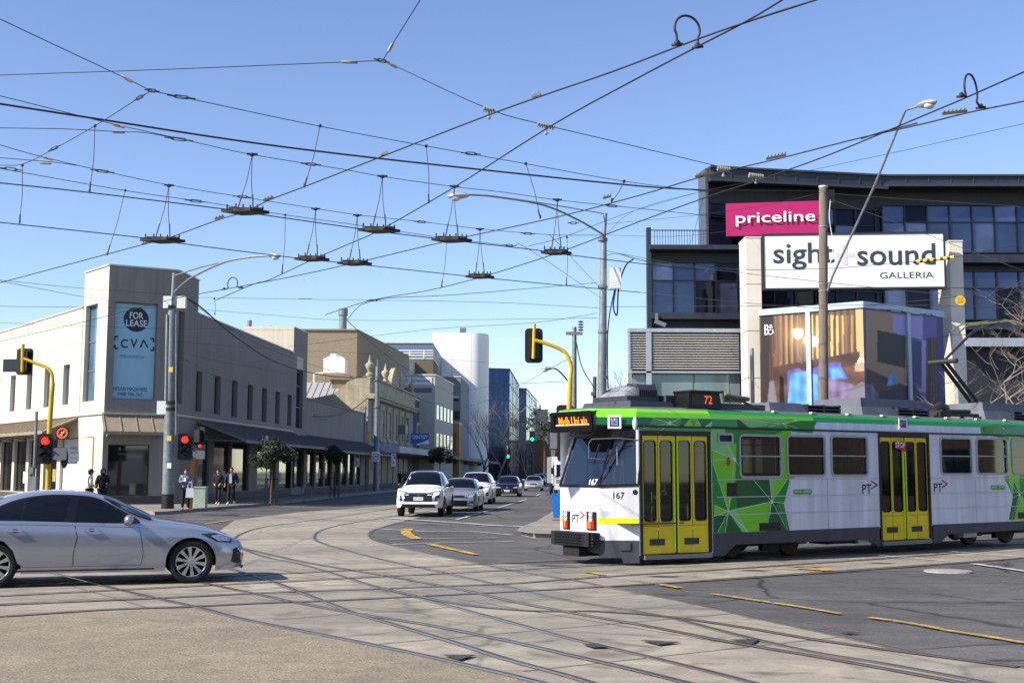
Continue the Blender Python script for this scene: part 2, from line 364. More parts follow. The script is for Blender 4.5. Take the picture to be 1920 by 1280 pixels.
grail((60, 1065), (140, 1085), (250, 1112), (370, 1139), (450, 1160), (575, 1185), (750, 1220), (950, 1265), (1100, 1305), (1300, 1370))
grail((400, 1055), (440, 1069), (500, 1087), (565, 1112), (610, 1129), (665, 1150), (750, 1175), (850, 1205), (950, 1237), (1035, 1260), (1110, 1282), (1300, 1345))
grail((330, 1080), (375, 1092), (480, 1114), (565, 1132), (675, 1152), (800, 1172), (950, 1202), (1060, 1227), (1210, 1262), (1340, 1295))
grail((450, 1027), (560, 1052), (675, 1072), (850, 1103), (960, 1128), (1085, 1152), (1210, 1174), (1360, 1203), (1560, 1237), (1850, 1290))
grail((720, 1105), (860, 1133), (1000, 1146), (1125, 1147), (1260, 1158), (1410, 1180), (1560, 1205), (1910, 1252))
grail((-200, 1168), (0, 1157), (200, 1144), (360, 1138), (500, 1131), (615, 1127), (800, 1118), (960, 1110), (1140, 1100), (1290, 1091), (1460, 1080), (1910, 1047), (2400, 1005))
grail((-200, 1146), (0, 1135), (300, 1122), (500, 1112), (725, 1104), (950, 1095), (1060, 1087), (1240, 1075), (1460, 1061), (1910, 1028), (2400, 985))
# ================================================================= TRAM
TD = Vector((3320, 2300)).normalized(); TN = Vector((-TD.y, TD.x))
TO = Vector((3.93, 24.15, 0.0))
TILT = 0.0045
TRM = Matrix.Translation(TO) @ Matrix.Rotation(atan2(TD.y, TD.x), 4, 'Z') @ Matrix.Rotation(-TILT, 4, 'Y')
def rl(pts):
    return [Vector((p.x, p.y)) for p in (TRM @ Vector((l, w_, 0)) for l, w_ in pts)]
rail(rl([(-34, 0.62), (-10, 0.62), (0, 0.62), (40, 0.62)])); rail(rl([(-34, 2.055), (-10, 2.055), (0, 2.055), (40, 2.055)]))
tram = empty('tram', TO, 'green and white city tram with yellow folding doors stopped at the junction', 'tram', matrix=TRM)
T3 = TRM.to_3x3()
def TP(l, wv, z): return TRM @ Vector((l, wv, z))
def tpl(l0, w0, l1, w1, z=0.0):      # vertical plane of the tram through two plan points
    return Pl(TP(l0, w0, z), T3 @ Vector((l1-l0, w1-w0, 0)), T3 @ Vector((0, 0, 1)))
TS = tpl(0, 0, 1, 0)                 # main side, u = l
TB = tpl(-1.70, 0.21, 0, 0)          # door section
TV = tpl(-2.25, 0.724, -1.70, 0.21)  # cab bevel
TF = tpl(-2.25, 1.946, -2.25, 0.724) # front face
LB = sqrt(1.7**2+0.21**2); LV = sqrt(0.55**2+0.514**2); LF = 1.222
G1 = mat('livery dark green', (18, 92, 44), 0.25, var=0.04, coat=0.3); G2 = mat('livery mid green', (26, 142, 46), 0.25, var=0.04, coat=0.3)
G3 = mat('livery bright green', (122, 206, 44), 0.25, var=0.04, coat=0.3); G4 = mat('livery pale green', (136, 206, 120), 0.25, var=0.04, coat=0.3)
TW = mat('tram white', (224, 224, 228), 0.25, var=0.05, scale=1.5, coat=0.3, streak=0.20)
TL = mat('livery white line', (215, 232, 215), 0.3, var=0.02)
TY = mat('tram door yellow', (236, 208, 6), 0.35, var=0.06, streak=0.08)
THY = mat('high visibility strip', (214, 236, 10), 0.4, var=0.02)
TK = mat('tram skirt grey', (62, 64, 72), 0.45, var=0.12, streak=0.2)
TR = mat('tram roof grey', (100, 102, 104), 0.6, var=0.2, streak=0.2)
TAL = mat('aluminium frame', (176, 180, 184), 0.35, 0.6, var=0.05)
TGL = glassmat('tram window tint', (112, 120, 122), 0.02); TWS = glassmat('tram windscreen', (165, 178, 192), 0.06)
TDK = mat('tram black trim', (16, 17, 19), 0.4)
LIV = [TW, G1, G2, G3, G4, TL]
def z5(x, y): return (1020+x/3.369, 700+y/3.369)
def z6(x, y): return (1440+x/3.764, 720+y/3.764)
def pz(pl, zf, pts): return [pl.m(*zf(*p)) for p in pts]
def wrect(x0, y0, x1, y1): return TS.rect(x0, y0, x1, y1)
W1 = wrect(1387.5, 817, 1463, 893); W2 = wrect(1476.5, 818, 1545.5, 890.5); W3 = wrect(1559, 819, 1625, 890)
D2 = wrect(1649.5, 816, 1744, 1013); W4 = wrect(1763.5, 822, 1820.5, 887.5); W5 = wrect(1831.5, 823, 1887.5, 887); 
sv = W4[1]-W4[0]; W6 = (W5[1]+(W5[0]-W4[1]), 0, W5[2], W5[3]); W6 = (W6[0], W6[0]+sv*0.98, W6[2], W6[3])
VENT = wrect(1347, 814.5, 1372, 828.5)
zb = 0.54; zt = TS.m(1500, 806)[1]
WINS = [W1, W2, W3, W4, W5, W6]
# livery shapes on the main side
lay = []
def L(idx, zf, *pts): lay.append((pz(TS, zf, pts), idx))
L(2, z5, (1055, 350), (1560, 350), (1560, 640), (1520, 810), (1570, 1010), (1055, 1010))
L(3, z5, (1065, 560), (1165, 870), (1140, 1000), (1210, 665), (1215, 440), (1060, 440))
L(1, z5, (1215, 665), (1425, 665), (1440, 800), (1220, 850))
L(4, z5, (1055, 370), (1075, 285), (1140, 350), (1210, 540), (1060, 480))
L(4, z5, (1215, 850), (1290, 1000), (1255, 1000), (1165, 870))
L(3, z5, (1220, 850), (1440, 810), (1405, 995), (1290, 1000))
L(3, z5, (1425, 665), (1540, 665), (1440, 800))
L(4, z5, (1425, 665), (1460, 665), (1440, 800))
L(1, z5, (1440, 815), (1515, 820), (1560, 1010), (1405, 1000))
L(2, z5, (1460, 830), (1515, 820), (1545, 990))
L(1, z5, (1075, 900), (1165, 880), (1095, 1005), (1075, 1005))
L(3, z5, (1075, 830), (1165, 870), (1075, 900))
L(1, z5, (1165, 880), (1250, 1005), (1140, 1005))
L(3, z5, (1500, 350), (1560, 350), (1560, 640), (1500, 640))
L(0, z5, (1580, 665), (1700, 665), (1700, 1010), (1555, 1010), (1515, 820))
L(3, z6, (60, 345), (125, 345), (190, 665), (60, 665))
for zf, a, b in ((z5, (1065, 548), (1205, 540)), (z5, (1205, 540), (1100, 355)), (z5, (1205, 540), (1165, 870)), (z5, (1065, 560), (1165, 870)), (z5, (1165, 870), (1440, 808)), (z5, (1165, 870), (1095, 1005)),
                 (z5, (1165, 870), (1145, 1005)), (z5, (1165, 870), (1290, 1000)), (z5, (1165, 870), (1075, 830)), (z5, (1165, 870), (1075, 900)), (z5, (1440, 808), (1320, 665)), (z5, (1440, 808), (1425, 665)), (z5, (1440, 808), (1540, 665)),
                 (z5, (1440, 808), (1405, 995)), (z5, (1440, 808), (1545, 1000)), (z5, (1440, 808), (1515, 818)), (z5, (1205, 540), (1240, 600)), (z5, (1060, 480), (1205, 540))):
    lay.append((linep(TS.m(*zf(*a)), TS.m(*zf(*b)), 0.010), 5))
for c in ((1165, 870, .016), (1205, 542, .042), (1440, 808, .036)): lay.append((discp(*TS.m(*z5(c[0], c[1])), c[2], 10), 5))
# rear green zone
uR = TS.m(*z6(1530, 500))[0]
L(2, z6, (1535, 350), (1900, 350), (1900, 960), (1700, 955), (1730, 795), (1665, 650), (1700, 640), (1700, 400))
L(3, z6, (1700, 350), (1780, 350), (1775, 775), (1730, 800), (1700, 700))
L(1, z6, (1735, 690), (1775, 775), (1730, 960), (1700, 955), (1728, 800))
L(3, z6, (1775, 780), (1850, 830), (1850, 960), (1740, 955))
lay.append((discp(*TS.m(*z6(1775, 778)), 0.04, 10), 5))
for a, b in (((1775, 778), (1670, 650)), ((1775, 778), (1730, 800)), ((1775, 778), (1720, 955)), ((1775, 778), (1900, 700)), ((1775, 778), (1840, 960))): lay.append((linep(TS.m(*z6(*a)), TS.m(*z6(*b)), 0.010), 5))
lay2 = []
for q, i in lay: lay2.append((q, i))
REAR = 10.9
body = MB()
wall(body, TS, [(0, zb), (REAR, zb), (REAR, zt), (0, zt)], WINS+[D2, VENT], 0.05, 0, polys=lay2)
# door section above & around the front doors
DO = TB.rect(1199.5, 811, 1334, 1036); DO = (0.03, LB-0.03, 0.2, TB.m(1265, 812)[1])
pb_ = [(pz(TB, z5, [(600, 330), (1060, 330), (1060, 380), (600, 380)]), 2)]
wall(body, TB, [(0, 0.2), (LB, 0.2), (LB, zt), (0, zt)], [DO], 0.05, 0, polys=pb_)
# far side, with the matching windows open to the daylight
TFar = Pl(TP(0, 2.67, 0), T3 @ Vector((1, 0, 0)), T3 @ Vector((0, 0, 1)))
wall(body, TFar, [(-1.7, zb), (REAR, zb), (REAR, zt), (-1.7, zt)], WINS+[(-1.3, -0.2, 1.0, 2.3)], -0.02, 0)
# rear closing wall
body.add([TP(REAR, 0, zb), TP(REAR, 2.67, zb), TP(REAR, 2.67, zt), TP(REAR, 0, zt)], [(0, 1, 2, 3)])
# front and cab bevel, below the windscreen
zw = 1.49; zs = 0.47
for pl, Ln in ((TF, LF), (TV, LV)):
    body.add([pl.P(0, zs), pl.P(Ln, zs), pl.P(Ln, zw), pl.P(0, zw)], [(0, 1, 2, 3)], 0)
FarV = Pl(TP(-1.70, 2.46, 0), T3 @ Vector((-0.55, -0.514, 0)), T3 @ Vector((0, 0, 1)))
body.add([FarV.P(0, zs), FarV.P(LV, zs), FarV.P(LV, zw), FarV.P(0, zw)], [(0, 1, 2, 3)], 0)
# pillar between cab glass and door
body.pb(TV, LV-0.045, LV, zw, 2.56, -0.03, 0.0, 0)
bo = body.build('body', LIV, tram)
# cornice rail above the windows and roof shell, lofted from the plan outline
out0 = [(REAR, 0), (0, 0), (-1.70, 0.21), (-2.25, 0.724), (-2.25, 1.946), (-1.70, 2.46), (0, 2.67), (REAR, 2.67)]
def inset(o, s_): return [((l+s_*0.9 if l < 0 else l), 1.335+(w_-1.335)*(1-s_/1.335)) for l, w_ in o]
prof = [(0.0, zt), (0.0, 2.66), (0.015, 2.80), (0.05, 2.90), (0.12, 2.965), (0.25, 3.0), (0.5, 3.03), (0.9, 3.05)]
rb = MB(); loops = []
for e, z in prof:
    lo = inset(out0, e)
    if z > zt+0.02: lo = [((l-0.16*(1 if l < -1.8 else 0.3)) if l < -1 else l, w_) for l, w_ in lo]
    loops.append([TP(l, w_, z) for l, w_ in lo])
# livery painted on the vertical cornice band as its own faces: cut the band into pieces along the side
def seg(lps, i, t0, t1, r0, r1): 
    a, b = lps[r0][i], lps[r0][i+1]; c, d = lps[r1][i], lps[r1][i+1]
    return [a.lerp(b, t0), a.lerp(b, t1), c.lerp(d, t1), c.lerp(d, t0)]
for r in range(len(prof)-1):
    for i in range(7):
        if i == 0:
            # REAR -> 0 ; cuts at the white part of the livery
            uw0, uw1 = TS.m(*z6(330, 290))[0], TS.m(*z6(1500, 300))[0]
            cuts = sorted([0, 1-(uw1/REAR), 1-(uw0/REAR), 1]); ids = [2, 0, 2]
            for q in range(3):
                k = ids[q] if r <= 1 else (3 if q == 2 else 2)
                rb.add(seg(loops, i, cuts[q], cuts[q+1], r, r+1), [(0, 1, 2, 3)], k if r < 3 else (2 if r < 4 else 6))
        else:
            k = {1: 1, 2: 1, 3: 0, 4: 1, 5: 1, 6: 0}.get(i, 1)
            if r >= 2 and i in (1, 2, 3): k = 3
            if r <= 0 and i == 1: k = 1
            rb.add(seg(loops, i, 0, 1, r, r+1), [(0, 1, 2, 3)], k if r < 4 else 6)
rb.add(loops[-1], [tuple(range(8))], 6)
rb.build('roof', LIV+[TR], tram, smooth=True)
# roof band livery accents on the near side (flush vinyl, 3 mm proud)
ab = MB()
def acc(pl, zf, pts, k, d=0.004): ab.add([pl.P(*pl.m(*zf(*p)), d) for p in pts], [tuple(range(len(pts)))], k)
vb = Pl(TP(0, 0, 0), T3 @ Vector((1, 0, 0)), T3 @ Vector((0, 0, 1)))
for pts, k in (([(1225, 287), (1510, 287), (1500, 318), (1300, 345)], 4), ([(1225, 345), (1225, 287), (1297, 345)], 1), ([(1510, 287), (1580, 287), (1560, 345), (1520, 345)], 3)): acc(vb, z5, pts, k)
ab.build('livery_sticker', LIV, tram); ab = MB()
for pts, k in (([(120, 285), (215, 258), (345, 258), (310, 345), (170, 335)], 2), ([(0, 262), (105, 262), (105, 280), (0, 310)], 4), ([(1520, 300), (1620, 290), (1660, 310), (1570, 345), (1530, 345)], 2), ([(1660, 290), (1760, 290), (1660, 312)], 1)): acc(vb, z6, pts, k)
for a, b in (((1225, 287), (1510, 318)), ((1510, 318), (1600, 290)), ((1510, 318), (1600, 345))):
    ab.add([vb.P(*q, 0.006) for q in linep(vb.m(*z5(*a)), vb.m(*z5(*b)), 0.01)], [(0, 1, 2, 3)], 5)
ab.disc(vb, *vb.m(*z5(1510, 316)), 0.03, 0.007, 10, 5); ab.disc(vb, *vb.m(*z6(1660, 312)), 0.03, 0.007, 10, 5)
ab.build('livery_sticker', LIV, tram); ab = MB()
def onb(x, y): return TB.m(*z5(x, y))
tbd = Pl(TP(-1.70, 0.21, 0), T3 @ Vector((1.7, -0.21, 0)), T3 @ Vector((0, 0, 1)))
for pts, k in (([(870, 345), (920, 285), (970, 285), (1000, 345)], 3), ([(1000, 345), (1060, 300), (1060, 345)], 4), ([(925, 290), (965, 290), (945, 345)], 4), ([(690, 285), (870, 285), (850, 345), (640, 345)], 2)):
    ab.add([tbd.P(*tbd.m(*z5(*p)), 0.004) for p in pts], [tuple(range(len(pts)))], k)
for a, b in (((680, 280), (795, 313)), ((625, 346), (795, 313)), ((795, 313), (725, 370)), ((795, 313), (860, 280)), ((795, 313), (870, 345))):
    ab.add([tbd.P(*q, 0.006) for q in linep(tbd.m(*z5(*a)), tbd.m(*z5(*b)), 0.01)], [(0, 1, 2, 3)], 5)
ab.disc(tbd, *tbd.m(*z5(795, 313)), 0.04, 0.007, 12, 5)
ab.build('livery_sticker', LIV, tram)
# gutter and rubbing strips, rivets
tr = MB()
tr.pb(TS, 0, REAR, zt-0.015, zt+0.02, 0.0, 0.025); tr.pb(TB, 0, LB, zt-0.015, zt+0.02, 0.0, 0.025)
tr.build('gutter', TDK, tram)
tr = MB(); 
for y in (668, 777, 886): 
    v = TS.m(*z5(1300, y))[1]
    for a, b in ((0.12, D2[0]-0.06), (D2[1]+0.06, REAR)): tr.pb(TS, a, b, v-0.008, v+0.008, 0.0, 0.012)
tr.build('side_moulding', mat('white moulding', (196, 200, 200), 0.3), tram)
rv = MB()
for px in (1500, 1513, 1552, 1598, 1640, 1782, 1830):
    u = TS.m(px, 940)[0]
    for i in range(14): rv.disc(TS, u, 0.62+i*0.052, 0.005, 0.003, 6)
for i in range(70): rv.disc(TS, 2.6+i*0.1, zb+0.03, 0.006, 0.003, 6)
rv.build('rivet', mat('rivet', (70, 70, 72), 0.5), tram)['kind'] = 'stuff'
tr = MB()
for i in range(9): tr.pb(TS, 1.9+i*1.15, 2.02+i*1.15, 2.985, 3.02, -0.20, -0.12)
tr.build('roof_bracket', mat('pale bracket', (200, 196, 186), 0.6), tram)
sm_ = MB()
for px in (1440, 1552, 1830): u = TS.m(px, 940)[0]; sm_.add([TS.P(*q, 0.0025) for q in rectp((u-0.004, u+0.004, zb, W1[2]-0.06))], [(0, 1, 2, 3)])
sm_.build('panel_seam', mat('panel seam', (90, 92, 98), 0.6), tram)['kind'] = 'stuff'
# window frames with panes
def ring_prism(mb, pl, ro, ri, d0, d1):
    n = len(ro); 
    for k in range(n):
        j = (k+1) % n
        A, B, C, D = [pl.P(*q, d1) for q in (ro[k], ro[j], ri[j], ri[k])]; a, b, c, d = [pl.P(*q, d0) for q in (ro[k], ro[j], ri[j], ri[k])]
        mb.add([A, B, C, D, a, b, c, d], [(0, 1, 2, 3), (0, 4, 5, 1), (2, 6, 7, 3)])
for i, w_ in enumerate(WINS+[VENT]):
    fr = MB(); e = (w_[0]-0.035, w_[1]+0.035, w_[2]-0.035, w_[3]+0.035); small = (w_ is VENT)
    c = 0.11 if not small else 0.05
    ring_prism(fr, TS, rrect(e, c), rrect(shrink(w_, 0.012), c*0.65), 0.0, 0.022)
    if not small:
        vm = w_[2]+(w_[3]-w_[2])*0.5; fr.pb(TS, w_[0], w_[1], vm-0.012, vm+0.012, -0.02, 0.016)
    f_ = fr.build('window', TAL, tram)
    g_ = MB(); g_.add([TS.P(*q, -0.02) for q in rectp(w_)], [(0, 1, 2, 3)])
    if i in (0, 4):       # a hopper light tilted open at the top
        q = (w_[0]+0.03, w_[1]-0.03, w_[2]+(w_[3]-w_[2])*0.78, w_[3]-0.02); g_.pb(TS, q[0], q[1], q[2]-0.01, q[2]+0.01, -0.015, 0.005)
    g_.build('pane', TGL if not small else M_black, f_)
    if not small:
        g2 = MB(); g2.add([TFar.P(*q, 0.0) for q in rectp(w_)], [(0, 1, 2, 3)]); g2.build('pane', TGL, tram)
# doors
def leafset(pl, u0, u1, v0, v1, n, dd, kick, hy_at):
    fr = MB(); 
    fr.pb(pl, u0-0.055, u0, v0, v1+0.04, -0.05, 0.015); fr.pb(pl, u1, u1+0.055, v0, v1+0.04, -0.05, 0.015); fr.pb(pl, u0, u1, v1-0.035, v1+0.045, -0.05, 0.016)
    fr.build('door_frame', TDK, tram)
    um = (u0+u1)/2; gap = 0.05; lw = ((u1-u0)/2-gap/2)/2
    for s_ in (0, 1):
        for k in (0, 1):
            a = u0+k*lw if s_ == 0 else um+gap/2+k*lw
            b = a+lw-0.012; d = MB(); h = v1-0.05-v0
            wv0, wv1 = v0+h*0.275, v0+h*0.955; wr = (a+0.055, b-0.05, wv0, wv1)
            ro = [(a, v0), (b, v0), (b, v1-0.05), (a, v1-0.05)]; hole = rrect(wr, 0.06)
            V, T = cdt(ro, (), [hole]); b0 = len(d.v); d.v += [pl.P(v.x, v.y, -0.02) for v in V]
            for f, q in T: d.f.append(tuple(b0+x for x in f)); d.mi.append(0)
            d.pb(pl, b-0.012, b, v0, v1-0.05, -0.045, -0.021)
            do = d.build('door_leaf', TY, tram)
            g = MB(); ring_prism(g, pl, rrect((wr[0]-.012, wr[1]+.012, wr[2]-.012, wr[3]+.012), 0.07), hole, -0.02, -0.008); g.build('window_seal', TDK, do)
            g = MB(); g.add([pl.P(*q, -0.03) for q in rectp(wr)], [(0, 1, 2, 3)]); g.build('pane', TGL, do)
            g = MB(); mv = v0+h*0.235; g.pb(pl, a+0.02, b-0.02, mv-0.004, mv+0.004, -0.02, -0.016); g.build('door_crease', mat('crease', (90, 76, 8), 0.6), do)
        # kick plate over each pair
        a = u0 if s_ == 0 else um+gap/2; g = MB(); g.pb(pl, a+lw*0.45, a+lw*1.35, v0+0.16, v0+0.28, -0.018, -0.006); g.build('kick_plate', mat('kick plate', (40, 48, 52), 0.35), tram)
        a = um-gap/2-0.03 if s_ == 0 else um+gap/2; g = MB(); g.pb(pl, a, a+0.03, v0+0.02, v1-0.06, -0.02, 0.008); g.build('edge_strip', THY, tram)
    g = MB(); g.pb(pl, um-gap/2, um+gap/2, v0, v1-0.04, -0.04, -0.012); g.build('door_rubber', TDK, tram)
leafset(TB, DO[0]+0.05, DO[1]-0.05, 0.22, DO[3], 4, 0, True, 0)
leafset(TS, D2[0]+0.04, D2[1]-0.05, 0.27, D2[3], 4, 0, True, 0)
st = MB(); st.pb(TB, 0.1, LB-0.05, 0.12, 0.20, -0.3, 0.05); st.pb(TS, D2[0]+0.02, D2[1]-0.02, 0.16, 0.25, -0.3, 0.04); st.build('door_step', mat('step alu', (130, 130, 126), 0.5, 0.4), tram)
# skirt
sk = MB()
def skp(pl, pts): sk.prism([pl.P(u, v, 0.006) for u, v in pts], -pl.N*0.05)
um = lambda x, y: TS.m(x, y)
xa = um(1372, 1000)[0]
skp(TS, [(0.0, zb+0.03), (0.0, 0.13), (0.28, 0.13), (0.62, 0.34), (D2[0]-0.42, 0.30), (D2[0]-0.10, 0.15), (D2[0]-0.05, 0.15), (D2[0]-0.05, zb+0.03)])
skp(TS, [(D2[1]+0.05, zb+0.03), (D2[1]+0.05, 0.15), (D2[1]+0.30, 0.15), (D2[1]+0.62, 0.34), (REAR, 0.36), (REAR, zb+0.03)])
skp(TV, [(0, zs+0.01), (0.0, 0.17), (LV*0.55, 0.15), (LV*0.6, 0.06), (LV, 0.06), (LV, zs+0.01)])
skp(TF, [(0.0, zs+0.01), (0.0, 0.33), (LF, 0.22), (LF, zs+0.01)])
sk.pb(TV, LV*0.52, LV*0.78, 0.30, 0.45, 0.006, 0.035)
sk.build('skirt', TK, tram)
# underframe and wheels
uf = MB()
def tb(mb, l0, l1, w0, w1, z0, z1, m=None): return mb.obox(TRM @ Vector((0, 0, 0)), T3 @ Vector((1, 0, 0)), T3 @ Vector((0, 1, 0)), T3 @ Vector((0, 0, 1)), l0, l1, w0, w1, z0, z1, m)
tb(uf, -1.5, REAR, 0.3, 2.4, 0.34, 0.52); 
for l, a, z in ((3.4, 0.9, 0.24), (4.6, 0.5, 0.22), (5.4, 0.7, 0.26), (8.2, 0.6, 0.26)): tb(uf, l, l+a, 0.10, 0.6, z, 0.45)
uf.build('underframe', mat('underframe', (26, 25, 25), 0.8), tram)
uf = MB(); tb(uf, 8.0, 8.5, 0.03, 0.3, 0.24, 0.38); uf.build('equipment_case', mat('pale equipment', (168, 166, 158), 0.6), tram); uf = MB(); tb(uf, 4.3, 4.85, 0.03, 0.3, 0.22, 0.33); uf.build('equipment_case', mat('pale equipment', (168, 166, 158), 0.6), tram)
for l in (1.05, 2.75, 9.0, 10.5):
    for w_ in (0.62, 2.05):
        wb = MB(); ax = T3 @ Vector((0, 1, 0)); c = TP(l, w_, 0.335)
        wb.lathe([(0.0, -0.06), (0.30, -0.06), (0.33, -0.02), (0.33, 0.05), (0.0, 0.05)], c, ax, 24); wb.lathe([(0, -0.11), (0.09, -0.11), (0.11, -0.06)], c, ax, 12)
        wb.build('wheel', mat('wheel iron', (70, 60, 52), 0.6, 0.4), tram, smooth=True)
bg_ = MB()
for l in (0.75, 8.7): bg_ = MB(); tb(bg_, l, l+2.3, 0.36, 0.46, 0.26, 0.42); tb(bg_, l+0.9, l+1.4, 0.28, 0.4, 0.16, 0.4); bg_.build('bogie_frame', mat('bogie', (44, 38, 33), 0.8), tram)
# interior
it = MB(); tb(it, -2.0, REAR, 0.1, 2.55, 0.78, 0.80); tb(it, -1.6, REAR, 0.15, 2.5, 2.62, 2.64); it.build('interior_floor', mat('interior floor', (58, 58, 60), 0.7), tram)
for i in range(9):
    l = 0.55+i*1.05
    if 4.2 < l < 6.3: continue
    for w_ in (0.18, 1.65):
        s_ = MB(); tb(s_, l, l+0.42, w_, w_+0.8, 1.18, 1.26); tb(s_, l+0.38, l+0.45, w_, w_+0.8, 1.22, 1.72); s_.build('passenger_seat', mat('seat cloth', (34, 60, 58), 0.8), tram)
for l, w_ in ((-0.9, 0.75), (0.25, 0.5), (0.25, 1.9), (3.2, 0.9), (D2[0]+0.1, 0.6), (D2[1]-0.15, 0.6), (5.2, 1.4), (9.0, 0.95)):
    s_ = MB(); s_.tube([TP(l, w_, 0.8), TP(l, w_, 2.62)], 0.017, 8); s_.build('grab_pole', TY, tram)
s_ = MB(); s_.tube([TP(-0.55, 0.35, 1.95), TP(-0.5, 0.36, 1.5), TP(-0.28, 0.40, 1.3), TP(-0.28, 0.40, 0.6)], 0.02, 8); s_.tube([TP(-0.9, 0.3, 1.35), TP(-0.45, 0.3, 1.05)], 0.018, 8); s_.tube([TP(-1.3, 0.35, 1.1), TP(-0.95, 0.35, 1.4)], 0.018, 8); s_.build('handrail', TY, tram)
s_ = MB(); tb(s_, -1.62, -1.58, 1.0, 2.4, 0.8, 2.5); s_.build('cab_bulkhead', mat('bulkhead', (60, 64, 70), 0.6), tram)
s_ = MB(); tb(s_, -2.0, -1.72, 0.8, 1.9, 1.15, 1.42); tb(s_, -1.85, -1.8, 1.0, 1.7, 1.42, 1.62); s_.build('dashboard', mat('dash', (40, 42, 44), 0.6), tram)
s_ = MB(); tb(s_, -1.72, -1.66, 0.62, 0.74, 1.3, 2.3); tb(s_, -1.7, -1.45, 1.1, 1.6, 1.2, 1.9); s_.build('driver_seat', mat('driver seat', (70, 66, 58), 0.8), tram)
# windscreen (leans back) and cab side glass
zc = 2.44; lean = 0.36
A0, A1 = TP(-2.25, 1.946, zw), TP(-2.25, 0.724, zw); B0, B1 = TP(-2.25+lean, 1.90, zc), TP(-2.25+lean, 0.77, zc)
C1 = TP(-1.70, 0.21, zw+0.03); E1 = TP(-1.62, 0.26, zc)
ws = MB(); ws.add([A0, A1, B1, B0], [(0, 1, 2, 3)]); ws.build('windscreen', TWS, tram)
ws = MB(); ws.add([A1, C1, E1, B1], [(0, 1, 2, 3)]); ws.build('cab_side_window', TWS, tram)
ws = MB(); D1 = TP(-1.70, 2.46, zw); F1 = TP(-1.62, 2.41, zc); ws.add([A0, D1, F1, B0], [(0, 1, 2, 3)]); ws.build('cab_side_window', TWS, tram)
ws = MB()
for a, b in ((A0, A1), (A1, C1), (C1, E1), (A1, B1), (A0, B0), (B0, B1), (B1, E1)): ws.tube([a, b], 0.028 if (a, b) != (A1, B1) else 0.018, 6)
ws.build('windscreen_surround', TDK, tram)
# canopy shadow panel behind the destination box
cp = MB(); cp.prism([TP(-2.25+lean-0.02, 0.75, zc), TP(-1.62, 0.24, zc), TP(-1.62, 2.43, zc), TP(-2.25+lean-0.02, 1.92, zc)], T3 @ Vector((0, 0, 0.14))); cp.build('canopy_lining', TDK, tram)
# destination box on the front
db = MB(); DF = Pl(TP(-2.14, 1.98, 0), T3 @ Vector((0.0, -1, 0)), T3 @ Vector((-0.10, 0, 1))); 
w0, w1, v0, v1 = 0.0, 1.27, 2.56, 2.93
db.pb(DF, w0, w1, v0, v1, -0.30, 0.0); db.build('destination_box', TDK, tram)
db = MB(); ring_prism(db, DF, rrect((w0-0.02, w1+0.02, v0-0.015, v1+0.015), 0.05), rrect((w0+0.1, w1-0.07, v0+0.07, v1-0.06), 0.03), 0.0, 0.03); db.build('display_surround', mat('display rim', (18, 18, 20), 0.8, spec=0.1), tram)
db = MB(); db.text('Melb Uni via', DF, w0+0.22, v0+0.11, 0.90, 0.17, 0.006, 0.003); db.build('route_lettering', M_orange, tram)
# mirror arm, wiper
s_ = MB(); s_.tube([TP(-1.68, 0.2, 2.36), TP(-2.0, 0.42, 2.40), TP(-2.42, 0.72, 2.38), TP(-2.46, 0.76, 2.30), TP(-2.46, 0.76, 2.02)], 0.012, 6); s_.tube([TP(-2.46, 0.76, 2.02), TP(-2.2, 0.6, 2.0)], 0.01, 6); s_.build('mirror_arm', mat('mirror arm', (92, 92, 90), 0.5), tram)
s_ = MB(); s_.tube([TP(-1.85, 0.45, 2.6), TP(-2.30, 0.70, 1.55)], 0.014, 6); s_.tube([TP(-2.16, 0.8, 2.3), TP(-2.24, 0.9, 1.9)], 0.02, 6); s_.build('wiper', TDK, tram)
s_ = MB(); s_.tube([TP(-2.1, 1.75, 2.56), TP(-2.2, 1.7, 2.47), TP(-2.2, 1.05, 2.47), TP(-2.1, 1.0, 2.56)], 0.010, 6); s_.build('grab_rail', mat('mirror arm', (92, 92, 90), 0.5), tram)
# front face marks
fm = MB()
def ftext(s, pl, zf, x0, y0, x1, y1, m, bold=0.01, d=0.006):
    a = pl.m(*zf(x0, y1)); b = pl.m(*zf(x1, y0)); fm.text(s, pl, a[0], a[1], b[0]-a[0], b[1]-a[1], d, bold, m)
def arrow(pl, zf, x0, y0, x1, y1, w_, m, d=0.006):
    a, t, b = pl.m(*zf(x0, y0)), pl.m(*zf(x1, (y0+y1)/2)), pl.m(*zf(x0, y1))
    for p, q in ((a, t), (t, b)): fm.add([pl.P(*c, d) for c in linep(p, q, w_)], [(0, 1, 2, 3)], m)
ftext('PT', TF, z5, 180, 890, 222, 940, 0); arrow(TF, z5, 225, 870, 258, 915, 0.03, 1)
ftext('167', TV, z5, 437, 748, 507, 790, 0)
fm.disc(TV, *TV.m(*z5(576, 749)), 0.05, 0.006, 16, 0)
ftext('PT', TS, z6, 665, 705, 728, 772, 0); arrow(TS, z6, 725, 682, 772, 738, 0.03, 2)
ftext('PT', TS, z6, 1170, 698, 1228, 760, 0); arrow(TS, z6, 1225, 677, 1265, 730, 0.03, 2)
fm.build('operator_lettering', [mat('tram lettering', (34, 34, 36), 0.5), mat('orange red arrow', (214, 74, 30), 0.5), mat('dark red arrow', (150, 30, 34), 0.5)], tram)
